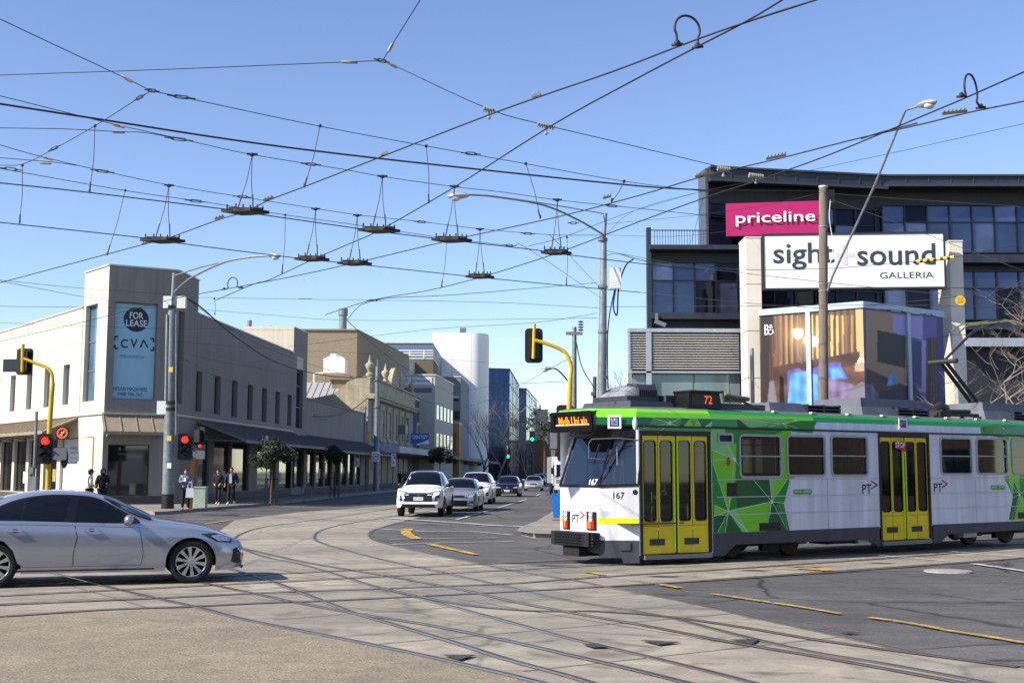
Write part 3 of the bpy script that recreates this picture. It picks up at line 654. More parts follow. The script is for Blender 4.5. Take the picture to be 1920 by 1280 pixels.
for x0, y0, x1, y1 in ((178, 740, 308, 778), (1572, 712, 1672, 745)):
    fm = MB(); r = (TS.m(*z6(x0, y1))[0], TS.m(*z6(x1, y0))[0], TS.m(*z6(x0, y1))[1], TS.m(*z6(x1, y0))[1]); fm.add([TS.P(*q, 0.004) for q in rrect(r, 0.03)], [tuple(range(20))], 0)
    fm.text('yarra', TS, r[0]+0.03, r[2]+0.03, (r[1]-r[0])*0.36, (r[3]-r[2])*0.45, 0.007, 0.01, 1); fm.text('trams', TS, r[0]+(r[1]-r[0])*0.55, r[2]+0.045, (r[1]-r[0])*0.38, (r[3]-r[2])*0.42, 0.007, 0.01, 1)
    fm.build('operator_badge', [mat('badge green', (96, 160, 60), 0.5), M_wletter], tram)
fm = MB(); P_ws = Pl(A0, A1-A0, (B1-A1)); a = P_ws.m(*z5(288, 692)); b = P_ws.m(*z5(350, 650)); fm.text('167', P_ws, a[0], a[1], b[0]-a[0], b[1]-a[1], 0.01, 0.012); fm.build('fleet_number', M_wletter, tram)
# coloured pixel markers, in white frames
CPX = [mat('px%d' % i, c, 0.5, var=0.0) for i, c in enumerate([(20, 20, 30), (220, 60, 40), (240, 200, 60), (60, 140, 220), (90, 80, 200), (240, 240, 240)])]
def pixmark(pl, zf, x0, y0, x1, y1, seed):
    rr = random.Random(seed); a = pl.m(*zf(x0, y1)); b = pl.m(*zf(x1, y0)); mb = MB(); mb.pb(pl, a[0], b[0], a[1], b[1], 0.0, 0.015, 5)
    e = (b[0]-a[0])*0.14; mb.add([pl.P(*q, 0.018) for q in rectp((a[0]+e, b[0]-e, a[1]+e, b[1]-e))], [(0, 1, 2, 3)], 0)
    e *= 1.6; W_ = (b[0]-a[0]-2*e)/5; H_ = (b[1]-a[1]-2*e)/5
    for i in range(5):
        for j in range(5): mb.add([pl.P(*q, 0.021) for q in rectp((a[0]+e+i*W_, a[0]+e+(i+1)*W_, a[1]+e+j*H_, a[1]+e+(j+1)*H_))], [(0, 1, 2, 3)], rr.choice([0, 1, 2, 3, 3, 4, 4]))
    mb.build('colour_marker', CPX, tram)
TV2 = Pl(TP(-2.25-0.15, 0.724, 0), T3 @ Vector((0.55, -0.514, 0)), T3 @ Vector((0, 0, 1)))
pixmark(TV2, z5, 403, 263, 487, 347, 3); pixmark(TS, z6, 922, 243, 978, 318, 5)
# yellow stripe, lamps, bumper
fm = MB()
v0 = TV.m(*z5(450, 948))[1]; v1 = TV.m(*z5(450, 912))[1]; fm.add([TV.P(*q, 0.005) for q in rectp((0.0, LV-0.02, v0, v1))], [(0, 1, 2, 3)]); fm.build('yellow_stripe', THY, tram); fm = MB(); fm.add([TF.P(*q, 0.005) for q in rectp((0.0, 0.06, v0, v1))], [(0, 1, 2, 3)]); fm.build('yellow_stripe', THY, tram); fm = MB(); fm.add([TF.P(*q, 0.005) for q in rectp((LF-0.05, LF, v0, v1))], [(0, 1, 2, 3)]); fm.build('yellow_stripe', THY, tram)
for x0, y0, x1, y1 in ((125, 868, 166, 978), (276, 873, 333, 985)):
    a = TF.m(*z5(x0, y1)); b = TF.m(*z5(x1, y0)); h = MB(); h.pb(TF, a[0], b[0], a[1], b[1], 0.0, 0.03); ho = h.build('headlight', TDK, tram)
    h = MB(); hh = b[1]-a[1]; q = (a[0]+0.04, b[0]-0.04, a[1]+0.06*hh, b[1]-0.5*hh); h.pb(TF, q[0], (q[0]+q[1])/2-.005, q[2], q[3], 0.03, 0.04, 0); h.pb(TF, (q[0]+q[1])/2+.005, q[1], q[2], q[3], 0.03, 0.04, 1); h.build('indicator', [mat('amber lens', (235, 110, 20), 0.2), mat('red tail lens', (190, 24, 16), 0.2)], ho)
    h = MB()
    for k in range(2): h.lathe([(0.0, 0.03), (0.05, 0.04), (0.062, 0.045), (0.062, 0.0)], TF.P((a[0]+b[0])/2, b[1]-hh*(0.14+0.24*k), 0), TF.N, 14)
    h.build('lamp', mat('lamp glass', (200, 205, 210), 0.1, 0.5), ho, smooth=True)
bm_ = MB()
for k in range(5):
    z = 0.37+k*0.052; bm_.prism([TP(-2.46, 1.93, z), TP(-2.53, 1.75, z), TP(-2.53, 0.92, z), TP(-2.43, 0.70, z), TP(-2.28, 0.66, z), TP(-2.28, 1.96, z)], T3 @ Vector((0, 0, 0.036)))
bm_.build('bumper', TDK, tram)
bm_ = MB(); tb(bm_, -2.5, -2.2, 0.74, 1.92, 0.36, 0.62); tb(bm_, -2.45, -1.6, 1.1, 1.6, 0.16, 0.34); bm_.build('coupler', mat('coupler', (20, 19, 19), 0.8), tram)
bm_ = MB(); bm_.ball(TV.P(LV*0.93, TV.m(*z5(552, 318))[1], 0.12), (0.05, 0.05, 0.13), 10, 8); bm_.build('marker_lamp', mat('marker lens', (200, 210, 205), 0.2), tram, smooth=True)
bm_ = MB(); u, v = TS.m(*z5(1163, 555)); bm_.ball(TS.P(u, v, 0.0), (0.045, 0.045, 0.09), 10, 8); bm_.build('side_indicator', mat('amber side', (190, 60, 16), 0.3), tram, smooth=True)
bm_ = MB(); a = TS.m(*z5(1157, 775)); b = TS.m(*z5(1212, 690)); bm_.pb(TS, a[0], b[0], a[1], b[1], 0, 0.02); bm_.build('side_vent', TDK, tram); bm_ = MB(); a = TS.m(*z5(1362, 993)); b = TS.m(*z5(1490, 940)); bm_.pb(TS, a[0], b[0], a[1], b[1], 0, 0.02); bm_.build('side_vent', TDK, tram); bm_ = MB()
a = TS.m(*z6(0, 1030)); b = TS.m(*z6(1765, 905)); bm_.pb(TS, b[0], b[0]+0.6, b[1]-0.14, b[1], 0, 0.02); bm_.build('side_vent', TDK, tram)
# STOP arm on the middle door
fm = MB(); r = [z6(887, 403), z6(965, 410), z6(965, 478), z6(930, 462), z6(887, 452)]; fm.prism([TS.P(*TS.m(*p), 0.03) for p in r], TS.N*0.012, 0)
a = TS.m(*z6(889, 448)); b = TS.m(*z6(955, 410)); fm.text('STOP', TS, a[0], a[1], b[0]-a[0], b[1]-a[1], 0.046, 0.012, 1); fm.pb(TS, b[0]+0.01, b[0]+0.035, a[1]-0.12, b[1], 0.0, 0.02, 1); fm.build('stop_flag', [mat('stop red', (190, 30, 34), 0.5), M_wletter], tram)
# roof gear
def trap(mb, l0, l1, w0, w1, z0, z1, e, f=None, m=None):
    f = e if f is None else f
    b = [(l0, w0), (l1, w0), (l1, w1), (l0, w1)]; t = [(l0+e, w0+f), (l1-e, w0+f), (l1-e, w1-f), (l0+e, w1-f)]
    vs = [TP(l, w_, z0) for l, w_ in b]+[TP(l, w_, z1) for l, w_ in t]; mb.add(vs, [(0, 3, 2, 1), (4, 5, 6, 7)]+[(i, (i+1) % 4, 4+(i+1) % 4, 4+i) for i in range(4)], m)
MAC = mat('air conditioner plastic', (52, 55, 62), 0.45, var=0.1)
rg = MB(); trap(rg, -1.6, -0.45, 0.55, 2.1, 3.0, 3.14, 0.05); trap(rg, -0.55, 0.3, 0.7, 1.9, 3.0, 3.28, 0.04); rg.build('roof_tray', mat('roof tray', (58, 60, 66), 0.5), tram)
rg = MB(); n = 10
secs = []
for l, h, e in ((-1.42, 0.06, 0.16), (-1.38, 0.16, 0.10), (-1.22, 0.28, 0.05), (-1.0, 0.35, 0.02), (-0.72, 0.35, 0.02), (-0.66, 0.30, 0.03), (-0.64, 0.05, 0.05)):
    secs.append([TP(l, 0.86+e, 3.15), TP(l, 0.84+e, 3.15+h*0.5), TP(l, 0.90+e, 3.15+h*0.9), TP(l, 1.1, 3.15+h), TP(l, 1.6, 3.15+h), TP(l, 1.82-e, 3.15+h*0.9), TP(l, 1.88-e, 3.15+h*0.5), TP(l, 1.86-e, 3.15)])
vs = [p for s_ in secs for p in s_]; rg.add(vs, [(i*8+j, i*8+j+1, (i+1)*8+j+1, (i+1)*8+j) for i in range(6) for j in range(7)]+[tuple(range(8)), tuple(range(48, 56))]); ac = rg.build('air_conditioner', mat('air conditioner top', (128, 130, 134), 0.5, var=0.35, scale=5), tram, smooth=True)
rg = MB()
for i in range(10):
    l = -1.14+i*0.05; rg.prism([TP(l, 0.82, 3.25), TP(l, 0.82, 3.38), TP(l, 0.92, 3.49), TP(l, 1.2, 3.52), TP(l, 1.2, 3.42), TP(l, 0.95, 3.3)], T3 @ Vector((0.026, 0, 0)))
trap(rg, -1.44, -0.62, 0.82, 1.9, 3.13, 3.25, 0.0, 0.02); trap(rg, -0.74, -0.62, 0.84, 1.86, 3.25, 3.5, 0.02, 0.08); rg.build('cooling_fin', MAC, ac)
# side route number box on the roof
NF = tpl(0.05, 0.32, 0.05+cos(0.0)*1, 0.32+0.05); rn = MB()
O = TP(-0.30, 0.30, 3.02); U = (T3 @ Vector((0.98, -0.06, 0))).normalized(); NB = Pl(O, U, T3 @ Vector((0, 0, 1)))
rn.pprism(NB, [(0.0, 0.0), (0.86, 0.0), (0.80, 0.33), (0.02, 0.33)], -0.02, -0.5); rn.pb(NB, 0.0, 0.83, 0.31, 0.35, -0.5, 0.06)
rb_ = rn.build('route_number_box', TDK, tram)
rn = MB(); rn.add([NB.P(*q, -0.012) for q in rectp((0.08, 0.70, 0.06, 0.28))], [(0, 1, 2, 3)]); rn.build('display_glass', mat('display glass', (58, 62, 58), 0.15), rb_)
rn = MB(); rn.text('72', NB, 0.40, 0.09, 0.20, 0.16, -0.006, 0.0); rn.build('route_lettering', mat('orange display dim', (225, 96, 30), 0.4, emi=0.9), rb_)
rg = MB(); trap(rg, 0.7, 2.3, 0.6, 2.0, 3.02, 3.16, 0.05); rg.build('resistor_tray', MAC, tram)
rg = MB(); rg.tube([TP(0.75, 0.45, 3.42), TP(0.85, 0.5, 3.2), TP(1.4, 0.55, 3.22), TP(1.9, 0.5, 3.04)], 0.03, 7); rg.tube([TP(0.9, 0.5, 3.3), TP(1.6, 0.55, 3.26)], 0.05, 8); rg.ball(TP(0.95, 0.5, 3.3), 0.09); rg.build('roof_cable', mat('roof cable', (96, 94, 76), 0.7), tram)
MRG = mat('roof box grey', (88, 92, 99), 0.5, var=0.12, streak=0.2)
def roofbox(l0, l1, z1, two):
    rg = MB(); trap(rg, l0, (l0+l1)/2+0.05, 0.45, 2.2, 3.0, z1, 0.10, 0.12); 
    if two: trap(rg, l0+0.12, l1-0.1, 0.6, 2.0, z1, z1+0.2, 0.04)
    o = rg.build('roof_unit', MRG, tram); r2 = MB(); l2 = (l0+l1)/2+0.05
    for k in range(3): trap(r2, l2, l1, 0.47, 2.2, 3.02+k*0.07, 3.05+k*0.07, 0)
    for k in range(3): tb(r2, l2+k*(l1-l2-0.05)/2, l2+k*(l1-l2-0.05)/2+0.05, 0.48, 2.18, 3.0, z1-0.01)
    tb(r2, l2, l1, 0.8, 2.0, 3.0, z1-0.03); r2.build('louvre', MAC, o)
u1 = lambda x: TS.m(x, 770)[0]
roofbox(u1(1455)+0.3, u1(1592)+0.3, 3.22, False); roofbox(u1(1632)+0.3, u1(1760)+0.3, 3.22, True); roofbox(u1(1865)+0.3, u1(1960)+0.5, 3.25, True)
# pantograph
lp = u1(1815); pg = MB(); tb(pg, lp-0.35, lp+1.3, 0.6, 0.72, 3.08, 3.16); tb(pg, lp-0.35, lp+1.3, 1.95, 2.07, 3.08, 3.16); tb(pg, lp-0.3, lp+0.1, 0.55, 1.5, 3.05, 3.2)
pg.tube([TP(lp-0.2, 0.8, 3.22), TP(lp+0.2, 0.9, 3.35), TP(lp+0.7, 1.1, 3.3)], 0.09, 10); pg.tube([TP(lp+0.2, 0.8, 3.2), TP(lp+1.2, 0.8, 3.22)], 0.05, 8)
for k in range(4): pg.lathe([(0.06, 0), (0.06, 0.02), (0.035, 0.03), (0.035, 0.05), (0.06, 0.06), (0.06, 0.08), (0.03, 0.1)], TP(lp-0.2+0.9*(k % 2), 0.66+1.3*(k//2), 2.98), T3 @ Vector((0, 0, 1)), 10)
pgo = pg.build('pantograph_base', mat('pantograph iron', (40, 42, 40), 0.6), tram)
def at_l(px, py, w_):      # point of the tram's vertical plane at lateral w
    p = Pl(TP(0, w_, 0), T3 @ Vector((1, 0, 0)), T3 @ Vector((0, 0, 1))); u, v = p.m(px, py); return TP(u, w_, v)
kn = (1768, 678); ft = (1825, 752); tp_ = (1850, 612)
pg = MB()
for w_ in (1.25, 1.45): pg.tube([at_l(*ft, 1.3)+T3 @ Vector((0, w_-1.35, 0)), at_l(*kn, 1.3)+T3 @ Vector((0, (w_-1.35)*0.8, 0))], 0.05, 8)
pg.tube([at_l(*kn, 1.3)+T3 @ Vector((0, -0.4, 0)), at_l(*kn, 1.3)+T3 @ Vector((0, 0.4, 0))], 0.06, 8); pg.build('lower_arm', mat('pantograph iron', (40, 42, 40), 0.6), pgo)
pg = MB(); pg.tube([at_l(*kn, 1.3), at_l(1822, 624, 1.3)], 0.035, 8); pg.tube([at_l(1822, 624, 1.3), at_l(1860, 604, 1.3)+T3 @ Vector((0, 0.3, 0))], 0.02, 6); pg.tube([at_l(1822, 624, 1.3), at_l(1860, 604, 1.3)+T3 @ Vector((0, -0.3, 0))], 0.02, 6); pg.build('upper_arm', mat('pantograph iron', (40, 42, 40), 0.6), pgo)
pg = MB(); hc = at_l(1850, 606, 1.3)
for dl in (-0.16, 0.16):
    pts = []
    for k in range(13):
        t = (k-6)/6; z = 0.02-(0.16*max(0, abs(t)-0.72)/0.28 if abs(t) > 0.72 else 0); pts.append(hc+T3 @ Vector((dl, t*0.95, z)))
    pg.tube(pts, 0.022, 6)
pg.build('collector_head', mat('collector head', (96, 88, 66), 0.6), pgo)
# ================================================================= CARS
def interp(tab, x):
    if x <= tab[0][0]: return tab[0][1]
    for i in range(len(tab)-1):
        (a, p), (b, q) = tab[i], tab[i+1]
        if x <= b:
            t = (x-a)/(b-a) if b > a else 0
            # monotone-ish cubic from neighbours
            s0 = (q-p)/(b-a) if b > a else 0
            m0 = ((q-tab[i-1][1])/(b-tab[i-1][0])) if i > 0 else s0
            m1 = ((tab[i+2][1]-p)/(tab[i+2][0]-a)) if i < len(tab)-2 else s0
            if i > 0 and (p-tab[i-1][1])*s0 <= 0: m0 = 0
            if i < len(tab)-2 and (tab[i+2][1]-q)*s0 <= 0: m1 = 0
            h = b-a
            return (2*t**3-3*t*t+1)*p+(t**3-2*t*t+t)*h*m0+(-2*t**3+3*t*t)*q+(t**3-t*t)*h*m1
    return tab[-1][1]
class Car:
    def __init__(c, S):
        c.S = S; c.L = S['L']; c.W = S['W']
    def wl(c, x): return c.W*interp(c.S['plan'], x)
    def zb(c, x): return interp(c.S['belt'], x)
    def zt(c, x): return max(interp(c.S['top'], x), c.zb(x)+0.005)
    def zlow(c, x):
        z = interp(c.S['sill'], x)
        for wx in c.S['wheels']:
            r = c.S['arch']; d = abs(x-wx)
            if d < r: z = max(z, c.S['wr']+sqrt(r*r-d*d)-0.01)
        return z
    def upper(c, x):
        h = c.zt(x)-c.zb(x); g = min(1, max(0, h/0.38)); g = g*g*(3-2*g)
        wr = (1-g)*c.wl(x)*0.80+g*min(c.W*c.S.get('roofw', 0.70), c.wl(x)*0.80); dr = (1-g)*h*0.45+g*0.075
        return wr, dr
    def side(c, x, z):
        """half width at height z"""
        zb = c.zb(x); w_ = c.wl(x)
        if z <= zb:
            t = min(1, max(0, (z-0.2)/(zb-0.2))); cr = c.S.get('crease', 0.72)
            f = 0.955+0.045*sin(min(1, t/0.5)*pi/2) if t < 0.5 else 1.0-0.012*((t-0.5)/(cr-0.5)) if t < cr else 0.988-0.030*((t-cr)/(1-cr))
            return w_*f
        wr, dr = c.upper(x); zt = c.zt(x); ze = zt-dr; w0 = w_*0.953
        if z <= ze:
            t = (z-zb)/max(1e-6, ze-zb); return w0+(wr-w0)*t+0.018*sin(t*pi)*(1 if zt-zb > 0.3 else 0)
        t = min(1, (z-ze)/max(1e-6, dr)); return wr*sqrt(max(0, 1-t*t)) if t < 1 else 0
    def top(c, x, y):
        wr, dr = c.upper(x); zt = c.zt(x); y = abs(y)
        if y < wr: return zt-dr*(1-sqrt(max(0, 1-(y/wr)**2)))
        return zt-dr-0.01
    def warp(c, x, y, z):
        S = c.S; f = S.get('nose', 0.5)
        if x < f: x = x+(1-x/f)*(S.get('nk', 0.14)*((z-S.get('nz', 0.5))/0.4)**2+S.get('nl', 0.0)*max(0, 0.35-z))
        r = S.get('tail', 0.5)
        if x > c.L-r: x = x-(1-(c.L-x)/r)*(S.get('tk', 0.10)*((z-S.get('tz', 0.6))/0.5)**2)
        return Vector((x, y, z))
    def sect(c, x):
        zl, zb, zt = c.zlow(x), c.zb(x), c.zt(x); zl = min(zl, zb-0.03); P = []
        for i in range(9): z = zl+(zb-zl)*i/8; P.append((c.side(x, z), z))
        wr, dr = c.upper(x)
        for i in range(1, 6): z = zb+(zt-dr-zb)*i/5; P.append((c.side(x, z), z))
        for i in range(1, 9): a = pi/2*i/8; P.append((wr*cos(a), zt-dr+dr*sin(a)))
        return P
    def stations(c):
        L = c.L; xs = set([0, 0.02, 0.05, 0.1, 0.16, 0.24, 0.33, L, L-0.02, L-0.05, L-0.1, L-0.18, L-0.27])
        x = 0.4
        while x < L-0.3: xs.add(round(x, 3)); x += 0.08 if c.S.get('fine') else 0.07
        for wx in c.S['wheels']:
            r = c.S['arch']
            for k in range(25): xs.add(round(wx-r*cos(pi*k/24), 4))
            xs.add(wx-r-0.002); xs.add(wx+r+0.002)
        for k in c.S['top']+c.S['belt']: xs.add(k[0])
        return sorted(v for v in xs if 0 <= v <= L)
    def body(c):
        mb = MB(); xs = c.stations(); n = None
        for x in xs:
            P = c.sect(x); full = [(y, z) for y, z in P]+[(-y, z) for y, z in P[-2::-1]]; n = len(full)
            mb.v += [c.warp(x, y, z) for y, z in full]
        for i in range(len(xs)-1):
            for j in range(n-1):
                a = i*n+j; mb.f.append((a, a+1, a+n+1, a+n)); mb.mi.append(0)
        for e in (0, len(xs)-1):     # caps as strips between the two sides
            h = n//2
            for j in range(h):
                a, b = e*n+j, e*n+j+1; p, q = e*n+n-1-j, e*n+n-2-j
                f = (a, p, q, b) if b != q else (a, p, b)
                mb.f.append(f if e == 0 else f[::-1]); mb.mi.append(0)
        return mb
    def fx(c, y, z):
        x = 0.0
        while x < 2.0:
            if abs(y) <= c.side(x, z)+1e-4 and z <= c.top(x, y)+1e-4: return x
            x += 0.01
        return x
    def rx(c, y, z):
        x = c.L
        while x > c.L-2.0:
            if abs(y) <= c.side(x, z)+1e-4 and z <= c.top(x, y)+1e-4: return x
            x -= 0.01
        return x
    def patch(c, mb, mode, poly, d, m=0, step=0.12, s_=1, clampx=None):
        xs = [p[0] for p in poly]; ys = [p[1] for p in poly]; ex = []
        x = min(xs)+step/2
        while x < max(xs):
            y = min(ys)+step/2
            while y < max(ys): ex.append((x, y)); y += step
            x += step
        # densify the outline
        q = []
        for i in range(len(poly)):
            a, b = poly[i], poly[(i+1) % len(poly)]; k = max(1, int(sqrt((a[0]-b[0])**2+(a[1]-b[1])**2)/step)); q += [(a[0]+(b[0]-a[0])*t/k, a[1]+(b[1]-a[1])*t/k) for t in range(k)]
        if mode == 'side': fn = lambda x, z: c.warp(x, s_*(c.side(x, z)+d), z)
        elif mode == 'top': fn = lambda x, y: c.warp(x, y, c.top(x, y)+d)
        elif mode == 'front': fn = lambda y, z: c.warp(c.fx(y, z), y, z)-Vector((d, 0, 0))
        else: fn = lambda y, z: c.warp(c.rx(y, z), y, z)+Vector((d, 0, 0))
        paint(mb, fn, q, extra=[e for e in ex if inpoly(e[0], e[1], poly)], base=m); return mb
def curve2(pts, k=5, closed=True):
    n = len(pts); o = []
    for i in range(n):
        a, b, c_, d = pts[(i-1) % n], pts[i], pts[(i+1) % n], pts[(i+2) % n]
        for j in range(k):
            t = j/k; o.append(tuple(0.5*(2*b[q]+(c_[q]-a[q])*t+(2*a[q]-5*b[q]+4*c_[q]-d[q])*t*t+(3*b[q]-a[q]-3*c_[q]+d[q])*t**3) for q in (0, 1)))
    return o
M_carglass = mat('car glass', (12, 14, 16), 0.04, 0.0, var=0.3, scale=1.5, spec=0.6, coat=0.0)
M_seam = mat('panel gap', (12, 12, 13), 0.8, var=0.0)
M_rim = mat('alloy rim', (196, 198, 202), 0.28, 0.8, var=0.03)
M_lamp = mat('headlamp glass', (205, 210, 216), 0.08, 0.6, var=0.3, scale=25, coat=1.0)
M_lampd = mat('headlamp housing', (40, 42, 46), 0.15, 0.2, coat=1.0)
M_tail = mat('tail lamp', (150, 14, 14), 0.15, coat=1.0)
M_plate = mat('number plate', (222, 222, 214), 0.5, var=0.02)
M_under = mat('car underside', (14, 14, 15), 0.9)
def wheel_parts(root, c, x, y, r, s_, spokes=10, rimr=0.72, hub=True, wd=0.21):
    ax = Vector((0, s_, 0)); ce = Vector((x, y, r)); rr = r*rimr
    t = MB(); t.lathe([(rr, -wd), (r-0.02, -wd), (r, -wd+0.03), (r, -0.03), (r-0.015, -0.005), (r-0.05, 0.008), (rr+0.02, 0.006), (rr, -0.01), (rr-0.005, -0.06)], ce, ax, 40)
    w_ = MB(); w_.lathe([(rr*1.0, -0.012), (rr*0.985, 0.0), (rr*0.95, -0.006), (rr*0.93, -0.10), (0.0, -0.11)], ce, ax, 40, 1)
    wo = t.build('tyre', M_rubber, None); 
    return t, w_, ax, ce, rr
def wheel(root, x, y, r, s_, spokes=10, rimr=0.72, wd=0.21, dark=False):
    ax = Vector((0, s_, 0)); ce = Vector((x, y, r)); rr = r*rimr
    t = MB(); t.lathe([(rr, -wd), (r-0.02, -wd), (r, -wd+0.03), (r, -0.03), (r-0.015, -0.005), (r-0.05, 0.008), (rr+0.02, 0.006), (rr, -0.01), (rr-0.005, -0.06)], ce, ax, 40)
    to = t.build('wheel', M_rubber, root, smooth=True, local=True)
    w_ = MB(); w_.lathe([(rr*1.005, -0.012), (rr*0.985, 0.002), (rr*0.945, -0.004), (rr*0.93, -0.02)], ce, ax, 40)
    w_.lathe([(0.0, 0.002), (rr*0.16, 0.0), (rr*0.22, -0.015), (rr*0.24, -0.05)], ce, ax, 20)
    for k in range(spokes):
        a = 2*pi*k/spokes+0.2; u = Vector((cos(a), 0, sin(a))); v = Vector((-sin(a), 0, cos(a))); b = rr*0.075 if spokes > 6 else rr*0.12
        pts = [ce+u*rr*0.15+v*b*1.0, ce+u*rr*0.6+v*b*1.15, ce+u*rr*0.95+v*b*1.9, ce+u*rr*0.95-v*b*1.9, ce+u*rr*0.6-v*b*1.15, ce+u*rr*0.15-v*b*1.0]
        w_.prism([p+ax*(-0.018 if i in (0, 1, 4, 5) else -0.012) for i, p in enumerate(pts)], ax*0.014)
    ro = w_.build('rim', M_rim if not dark else mat('dark rim', (60, 62, 66), 0.35, 0.5), to, smooth=True, local=True)
    d = MB(); d.lathe([(rr*0.93, -0.02), (rr*0.9, -0.10), (0.0, -0.10)], ce, ax, 30); d.lathe([(rr*0.62, -0.095), (rr*0.62, -0.06), (rr*0.2, -0.06)], ce, ax, 24); d.build('wheel_well', M_seam, to, smooth=True, local=True)
    return to
def make_car(name, label, cat, loc, rz, S, group='cars driving along the street'):
    c = Car(S); root = empty(name, (loc[0], loc[1], 0), label, cat, group, rz); paint_m = S['paint']
    off = -S['wheels'][0]
    bo = c.body().build('body', paint_m, root, smooth='all' if not S.get('fine') else True, local=True)
    M0 = MB(); wy = c.W-0.30
    M0.box(0.25, c.L-0.25, -wy, wy, S['sill'][0][1]+0.02, S['arch']+S['wr']+0.0); M0.box(S['wheels'][0]+S['arch']+0.02, S['wheels'][1]-S['arch']-0.02, -c.W+0.05, c.W-0.05, interp(S['sill'], c.L/2)+0.005, 0.55)
    for wx in S['wheels']:
        M0.box(wx-S['arch'], wx+S['arch'], -c.W*0.93, c.W*0.93, S['wr']+S['arch']-0.03, S['wr']+S['arch']-0.005)
    M0.build('underside', M_under, root, local=True)
    for wx in S['wheels']:
        for s_ in (-1, 1): wheel(root, wx, s_*(c.wl(wx)*0.985-0.01), S['wr'], s_, S.get('spokes', 10), S.get('rimr', 0.72), dark=S.get('darkrim', False))
    for s_ in (-1, 1):
        for poly in S['doors']:
            g = MB(); c.patch(g, 'side', poly, 0.0015, 0, 0.10, s_); g.build('door_gap', M_seam, bo, local=True)
            cx = sum(p[0] for p in poly)/len(poly); cz = sum(p[1] for p in poly)/len(poly)
            q = [(cx+(x-cx)*(1-0.006/ max(0.1, abs(x-cx))*1.0 if abs(x-cx) > 0.05 else 1), cz+(z-cz)*(1-0.006/max(0.1, abs(z-cz)) if abs(z-cz) > 0.05 else 1)) for x, z in poly]
            g = MB(); c.patch(g, 'side', q, 0.004, 0, 0.08, s_); do = g.build('door', paint_m, root, smooth='all', local=True)
            hx = max(p[0] for p in q)-0.24; hz = S['handle']
            if S.get('handles', True):
                h = MB(); y = s_*(c.side(hx, hz)+0.004); 
                h.tube([(hx-0.10, y, hz+.004), (hx-0.09, y+s_*0.03, hz), (hx+0.10, y+s_*0.034, hz), (hx+0.115, y, hz)], 0.013, 8); h.build('handle', S.get('handle_m', M_chrome), do, smooth=True, local=True)
                h = MB(); h.ball((hx, y, hz-0.005), (0.055, 0.008, 0.032), 12, 8); h.build('handle_recess', M_seam, do, smooth=True, local=True)
        if 'glassline' in S:
            g = MB(); c.patch(g, 'side', S['glassline'][0], 0.005, 0, 0.10, s_); g.build('window_trim', S.get('trim_m', M_seam), root, smooth='all', local=True)
        for poly in S['windows']:
            g = MB(); c.patch(g, 'side', poly, 0.009, 0, 0.10, s_); g.build('side_window', M_carglass, root, smooth='all', local=True)
        mx, mz = S['mirror']; y = c.side(mx, mz)*s_
        g = MB(); g.ball((mx, y+s_*0.13, mz+0.03), (0.075, 0.12, 0.075), 12, 8); g.build('side_mirror', S.get('mirror_m', paint_m), root, smooth='all', local=True)
        g = MB(); g.prism([(mx-0.04, y-0.02*s_, mz-0.08), (mx+0.08, y-0.02*s_, mz-0.08), (mx+0.05, y+s_*0.12, mz-0.02), (mx-0.03, y+s_*0.12, mz-0.02)], (0, 0, 0.04)); g.build('mirror_foot', M_black, root, local=True)
        for key, nm, mode, m_, d in (('headlight', 'headlight', 'front', M_lampd, 0.006), ('fog', 'fog_light', 'front', M_black, 0.006), ('tail_lamp', 'tail_light', 'rear', M_tail, 0.006)):
            if key in S:
                g = MB(); c.patch(g, mode, [(s_*y, z) for y, z in S[key]], d, 0, 0.05); o = g.build(nm, m_, root, smooth='all', local=True)
                if key == 'headlight' and 'headlens' in S:
                    g = MB(); [c.patch(g, mode, [(s_*y, z) for y, z in hl], d+0.006, 0, 0.05) for hl in S['headlens']]; g.build('lens', S.get('lens_m', M_lamp), o, smooth='all', local=True)
        if 'headside' in S:
            g = MB(); c.patch(g, 'side', S['headside'], 0.006, 0, 0.05, s_); o = g.build('headlight', M_lampd, root, smooth='all', local=True)
            g = MB(); c.patch(g, 'side', S['headside_lens'], 0.011, 0, 0.04, s_); g.build('lens', M_lamp, o, smooth='all', local=True)
        for k_, poly in enumerate(S.get('side_trim', [])):
            g = MB(); c.patch(g, 'side', poly[0], 0.006, 0, 0.08, s_); g.build(poly[2] if len(poly) > 2 else 'side_trim', poly[1], root, smooth='all', local=True)
    g = MB(); c.patch(g, 'top', S['screen'], 0.012, 0, 0.10); g.build('windscreen', S.get('ws_m', M_carglass), root, smooth='all', local=True)
    if 'rearscreen' in S: g = MB(); c.patch(g, 'top', S['rearscreen'], 0.006, 0, 0.10); g.build('rear_window', M_carglass, root, smooth='all', local=True)
    for p in S.get('front', []):       # (name, material, polygon(y, z), offset)
        g = MB(); c.patch(g, 'front', p[2], p[3], 0, 0.06); g.build(p[0], p[1], root, smooth='all', local=True)
    for p in S.get('topp', []):
        g = MB(); c.patch(g, 'top', p[2], p[3], 0, 0.10); g.build(p[0], p[1], root, smooth='all', local=True)
    if 'plate' in S:
        y0, z0, txt = S['plate']; x = c.warp(c.fx(y0, z0), y0, z0).x-0.025; pl = Pl((x, y0+0.185, z0), (0, -1, 0)); g = MB(); g.pb(pl, 0, 0.37, -0.065, 0.065, -0.02, 0.0, 0); g.text(txt, pl, 0.03, -0.035, 0.31, 0.07, 0.003, 0.0, 1); g.build('number_plate', [M_plate, mat('plate lettering', (50, 60, 120), 0.6)], root, local=True)
    return root, c
def mir(poly): return poly+[(-y, z) for y, z in poly[::-1]]
def mirt(poly): return poly+[(x, -y) for x, y in poly[::-1]]
def boxp(y0, y1, z0, z1): return [(y0, z0), (y1, z0), (y1, z1), (y0, z1)]
